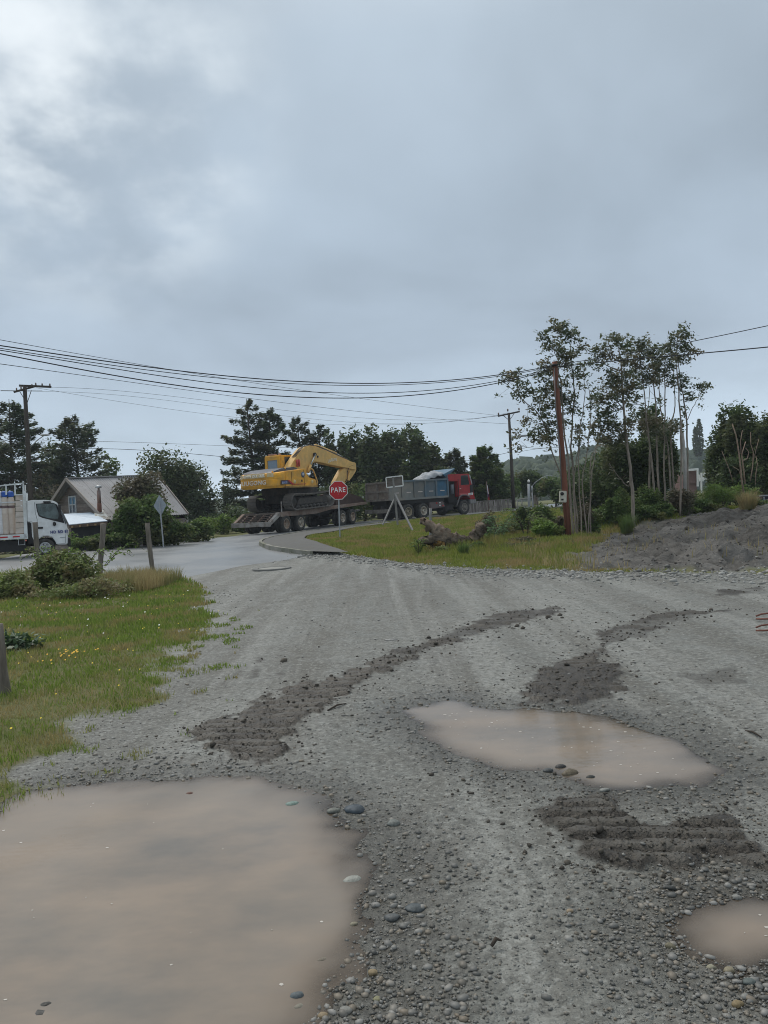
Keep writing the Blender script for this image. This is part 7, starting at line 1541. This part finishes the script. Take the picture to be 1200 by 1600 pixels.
z, m_ = hfull(x, y); pt = fbm(x * 1.7, y * 1.7, 4, 301); k = rng.random(len(x)) < m_['grass'] * np.clip(.35 + 1.3 * pt, 0, 1) * (sdpoly(x, y, ROAD) < -.05); x, y, z, pt = x[k], y[k], z[k], pt[k]
tall = sstep(16.5, 19.5, y) * (.25 + .75 * sstep(-5.5, -7.5, x)) * sstep(.25, .6, fbm(x * .9, y * .9, 3, 305) + .15)
hh_ = (.02 + .035 * pt * rng.random(len(x)) * 2) * np.clip(y / 7, .9, 1.6) * (1 + 3.0 * tall * rng.random(len(x))); ww = np.clip(.0016 * y, .006, .03)
V, F = blades(x, y, z, hh_, ww, .8); tag(link('grass', npmesh('grass_left', V, F, gm1)), kind='stuff'); print('grassL', len(F))
x, y = area_pts(160000, -7, -.8, 3.4, 17); vis = (x / y > -.62); x, y = x[vis], y[vis]; gd_ = sdpoly(x, y, GV)
k = (gd_ > -.1) & (gd_ < .9) & (y < 12.5) & (fbm(x * 4.2, y * 4.2, 3, 341) > .55 + .22 * gd_) & (rng.random(len(x)) < .8); x, y = x[k], y[k]; z, m_ = hfull(x, y); k = m_['pud'] < -.1; x, y, z = x[k], y[k], z[k]
V, F = blades(x, y, z, rng.uniform(.015, .05, len(x)), np.clip(.0016 * y, .006, .02), 1.0); tag(link('sparse_grass', npmesh('grass_sparse', V, F, gm1)), kind='stuff')
# dry seed heads at the corner
x, y = area_pts(16000, -8.6, -5.0, 16.3, 20.2); z, m_ = hfull(x, y); k = (m_['grass'] > .6) & (sdpoly(x, y, ROAD) < -.25) & (x / y > -.37) & (rng.random(len(x)) < sstep(.42, .6, fbm(x * .7, y * .7, 3, 311)) + .25 * (x > -7)); x, y, z = x[k], y[k], z[k]
V, F = blades(x, y, z, rng.uniform(.12, .42, len(x)), np.full(len(x), .014), .6); tag(link('dry_grass', npmesh('dry_left', V, F, lm_dry)), kind='stuff')
x, y = area_pts(9000, -5, -1.5, 4, 9.5); z, m_ = hfull(x, y); k = (m_['grass'] > .5) & (rng.random(len(x)) < .9 * sstep(.5, .62, fbm(x * .8, y * .8, 3, 316))) & (x / y > -.6); x, y, z = x[k], y[k], z[k]
V, F = blades(x, y, z, rng.uniform(.03, .12, len(x)), np.full(len(x), .005), 1.2); tag(link('dry_grass', npmesh('dry_near', V, F, lm_dry)), kind='stuff')
# right verge
x, y = area_pts(300000, -5, 16, 15, 55, .6); vis = (np.abs(x / y) < .58); x, y = x[vis], y[vis]; z, m_ = hfull(x, y)
ok = (m_['grass'] > .3) & (rng.random(len(x)) < (1 - m_['dirt']) ** 2) & (sdpoly(x, y, ROAD) < -.1) & (sdpoly(x, y, WALKP) < -.05); k = ok & (x > -4); x, y, z = x[k], y[k], z[k]; pt = fbm(x * .8, y * .8, 4, 321)
nearst = np.exp(-((x - 3.4) / 4.0) ** 2 - ((y - 23.5) / 3.5) ** 2); hh_ = (.04 + .14 * pt * rng.random(len(x))) * (1 + 1.5 * nearst) * np.clip(y / 24, .8, 1.5); V, F = blades(x, y, z, hh_, np.clip(.0013 * y, .02, .06), .8)
gm2 = leafmat('grass_verge_green', (.14, .185, .03), (.27, .30, .07), (.34, .25, .12), .8, .5, .7)
tag(link('grass', npmesh('grass_right', V, F, gm2)), kind='stuff'); print('grassR', len(F))
x, y = area_pts(22000, 3.5, 14, 15, 25); z, m_ = hfull(x, y); k = (m_['grass'] > .3) & (rng.random(len(x)) < .6 * sstep(.5, .62, fbm(x * .6, y * .6, 3, 331)) * (1 - m_['dirt'] * .85)); x, y, z = x[k], y[k], z[k]
V, F = blades(x, y, z, rng.uniform(.08, .30, len(x)), np.full(len(x), .018), .6); tag(link('dry_grass', npmesh('dry_right', V, F, lm_dry)), kind='stuff')
# little yellow flowers
def flowers(x, y, r, name, m_):
    z, mm_ = hfull(x, y); k = mm_['grass'] > .6; x, y, z = x[k], y[k], z[k] + rng.uniform(.05, .10, k.sum()); n = len(x); a = np.linspace(0, 6.283, 7)[:-1]
    R_ = rng.uniform(.7, 1.3, n) * r; V = np.stack([x[:, None] + R_[:, None] * np.cos(a), y[:, None] + R_[:, None] * np.sin(a) * .8, z[:, None] + R_[:, None] * .6 * np.sin(a)], -1).reshape(-1, 3); F = np.arange(n * 6).reshape(n, 6); tag(link(name, npmesh(name, V, F, m_)), kind='stuff')
x, y = area_pts(130, -7, -1.8, 5.5, 15); flowers(x, y, .008, 'yellow_flowers', mat('petal_yellow', (.75, .55, .03), .6))
x, y = rng.uniform(-3.95, -3.45, 24), rng.uniform(8.3, 9.1, 24); flowers(x, y, .011, 'orange_flowers', mat('petal_orange', (.75, .42, .02), .6))
x, y = area_pts(40, -8, -2.5, 8, 16); flowers(x, y, .012, 'white_flowers', mat('petal_white', (.7, .7, .65), .6))

# ------------------------------------------------------------------ far wooded hills
def hillmesh(name, prof, Y, depth, m_):
    vs = []; fs = []; nn = len(prof)
    for j in range(9):
        v = j / 8
        for (px, py) in prof:
            t_ = P(px, py, Y); top = t_.z; k = math.sin(v * math.pi / 2); x = t_.x * (1 + (depth * v) / Y); vs.append((x, Y + depth * v - depth * .5, -1 + (top + 1) * k))
    for j in range(8):
        for i in range(nn - 1): fs.append((j * nn + i, j * nn + i + 1, (j + 1) * nn + i + 1, (j + 1) * nn + i))
    me = bpy.data.meshes.new(name); me.from_pydata(vs, [], fs); me.materials.append(m_); me.polygons.foreach_set('use_smooth', [True] * len(me.polygons)); o = link(name, me); return tag(o, kind='structure')
hm = mat('hill_soil', (.035, .05, .025), .95)
profA = [(-500, 800), (-200, 795), (0, 790), (300, 778), (560, 765), (700, 745), (760, 722), (800, 716), (832, 714), (850, 704), (875, 696), (905, 697), (940, 707), (1000, 712), (1050, 700), (1072, 672), (1100, 662), (1125, 664), (1160, 690), (1300, 690), (1500, 700), (1900, 720)]
def dense_prof(p, n=160):
    xs = np.linspace(p[0][0], p[-1][0], n); return list(zip(xs, np.interp(xs, [q[0] for q in p], [q[1] for q in p])))
hillmesh('hills', dense_prof(profA), 260, 120, hm)
xs = rng.uniform(450, 1500, 2600); v = rng.random(2600) ** .8; C = []
py = np.interp(xs, [q[0] for q in profA], [q[1] for q in profA]); Cc = []
for a, b_, u in zip(xs, py, v):
    t_ = P(a, b_, 260); k = math.sin(u * math.pi / 2); Cc.append((t_.x * (1 + 120 * u / 260), 260 + 120 * u - 60, -1 + (t_.z + 1) * k - .5))
Cc = np.array(Cc); S = rng.uniform(1.6, 3.6, len(Cc)); V, F = blobs(ICO1, Cc, S, .38, (1, 1, 1.25), False)
tag(link('distant_forest', npmesh('distant_forest', V, F, leafmat('far_forest', (.022, .040, .02), (.05, .07, .03), (.03, .05, .03), .02, .0, .9), False)), kind='stuff')
# two tall poplars on the far ridge
for px, top, w, l in ((1092, 655, 9, 'taller of two hazy pointed poplars on the far ridge'), (1086, 668, 8, 'shorter of two hazy pointed poplars on the far ridge')):
    t_ = P(px, top, 205); b = Vector((t_.x, 205, 10)); n = 420; u = rng.random(n); r = w / FPX * 205 * .5 * np.abs(np.sin(np.clip(u * .95 + .05, 0, 1) * math.pi)) ** .7; a = rng.uniform(0, 6.283, n)
    C = np.stack([b.x + np.cos(a) * r, b.y + np.sin(a) * r, b.z + (t_.z - b.z) * u], 1); V, F = leafset(C, .5, up=.3); plant('poplar_tree', l, 'tree', b, V, F, lm_dk, [([b, Vector((t_.x, 205, t_.z - 1))], .2, 5)], grp='poplars on the far ridge')
# haze
hz = MB().box((0, 180, 45), (1500, 1700, 98)).build('haze', None) if False else None
hm_ = bpy.data.materials.new('haze'); hm_.use_nodes = True; nt = hm_.node_tree; nt.nodes.clear(); ho = nt.nodes.new('ShaderNodeOutputMaterial'); pv = nt.nodes.new('ShaderNodeVolumePrincipled'); pv.inputs['Color'].default_value = (.80, .88, .96, 1); pv.inputs['Density'].default_value = .0006; pv.inputs['Anisotropy'].default_value = .0; nt.links.new(pv.outputs[0], ho.inputs['Volume'])
MBh = MB().box((0, 190, 19.5), (900, 520, 60)); MBh.v = [(x, y, z) for x, y, z in MBh.v]
hz = MBh.build('haze', hm_); hz['kind'] = 'stuff'
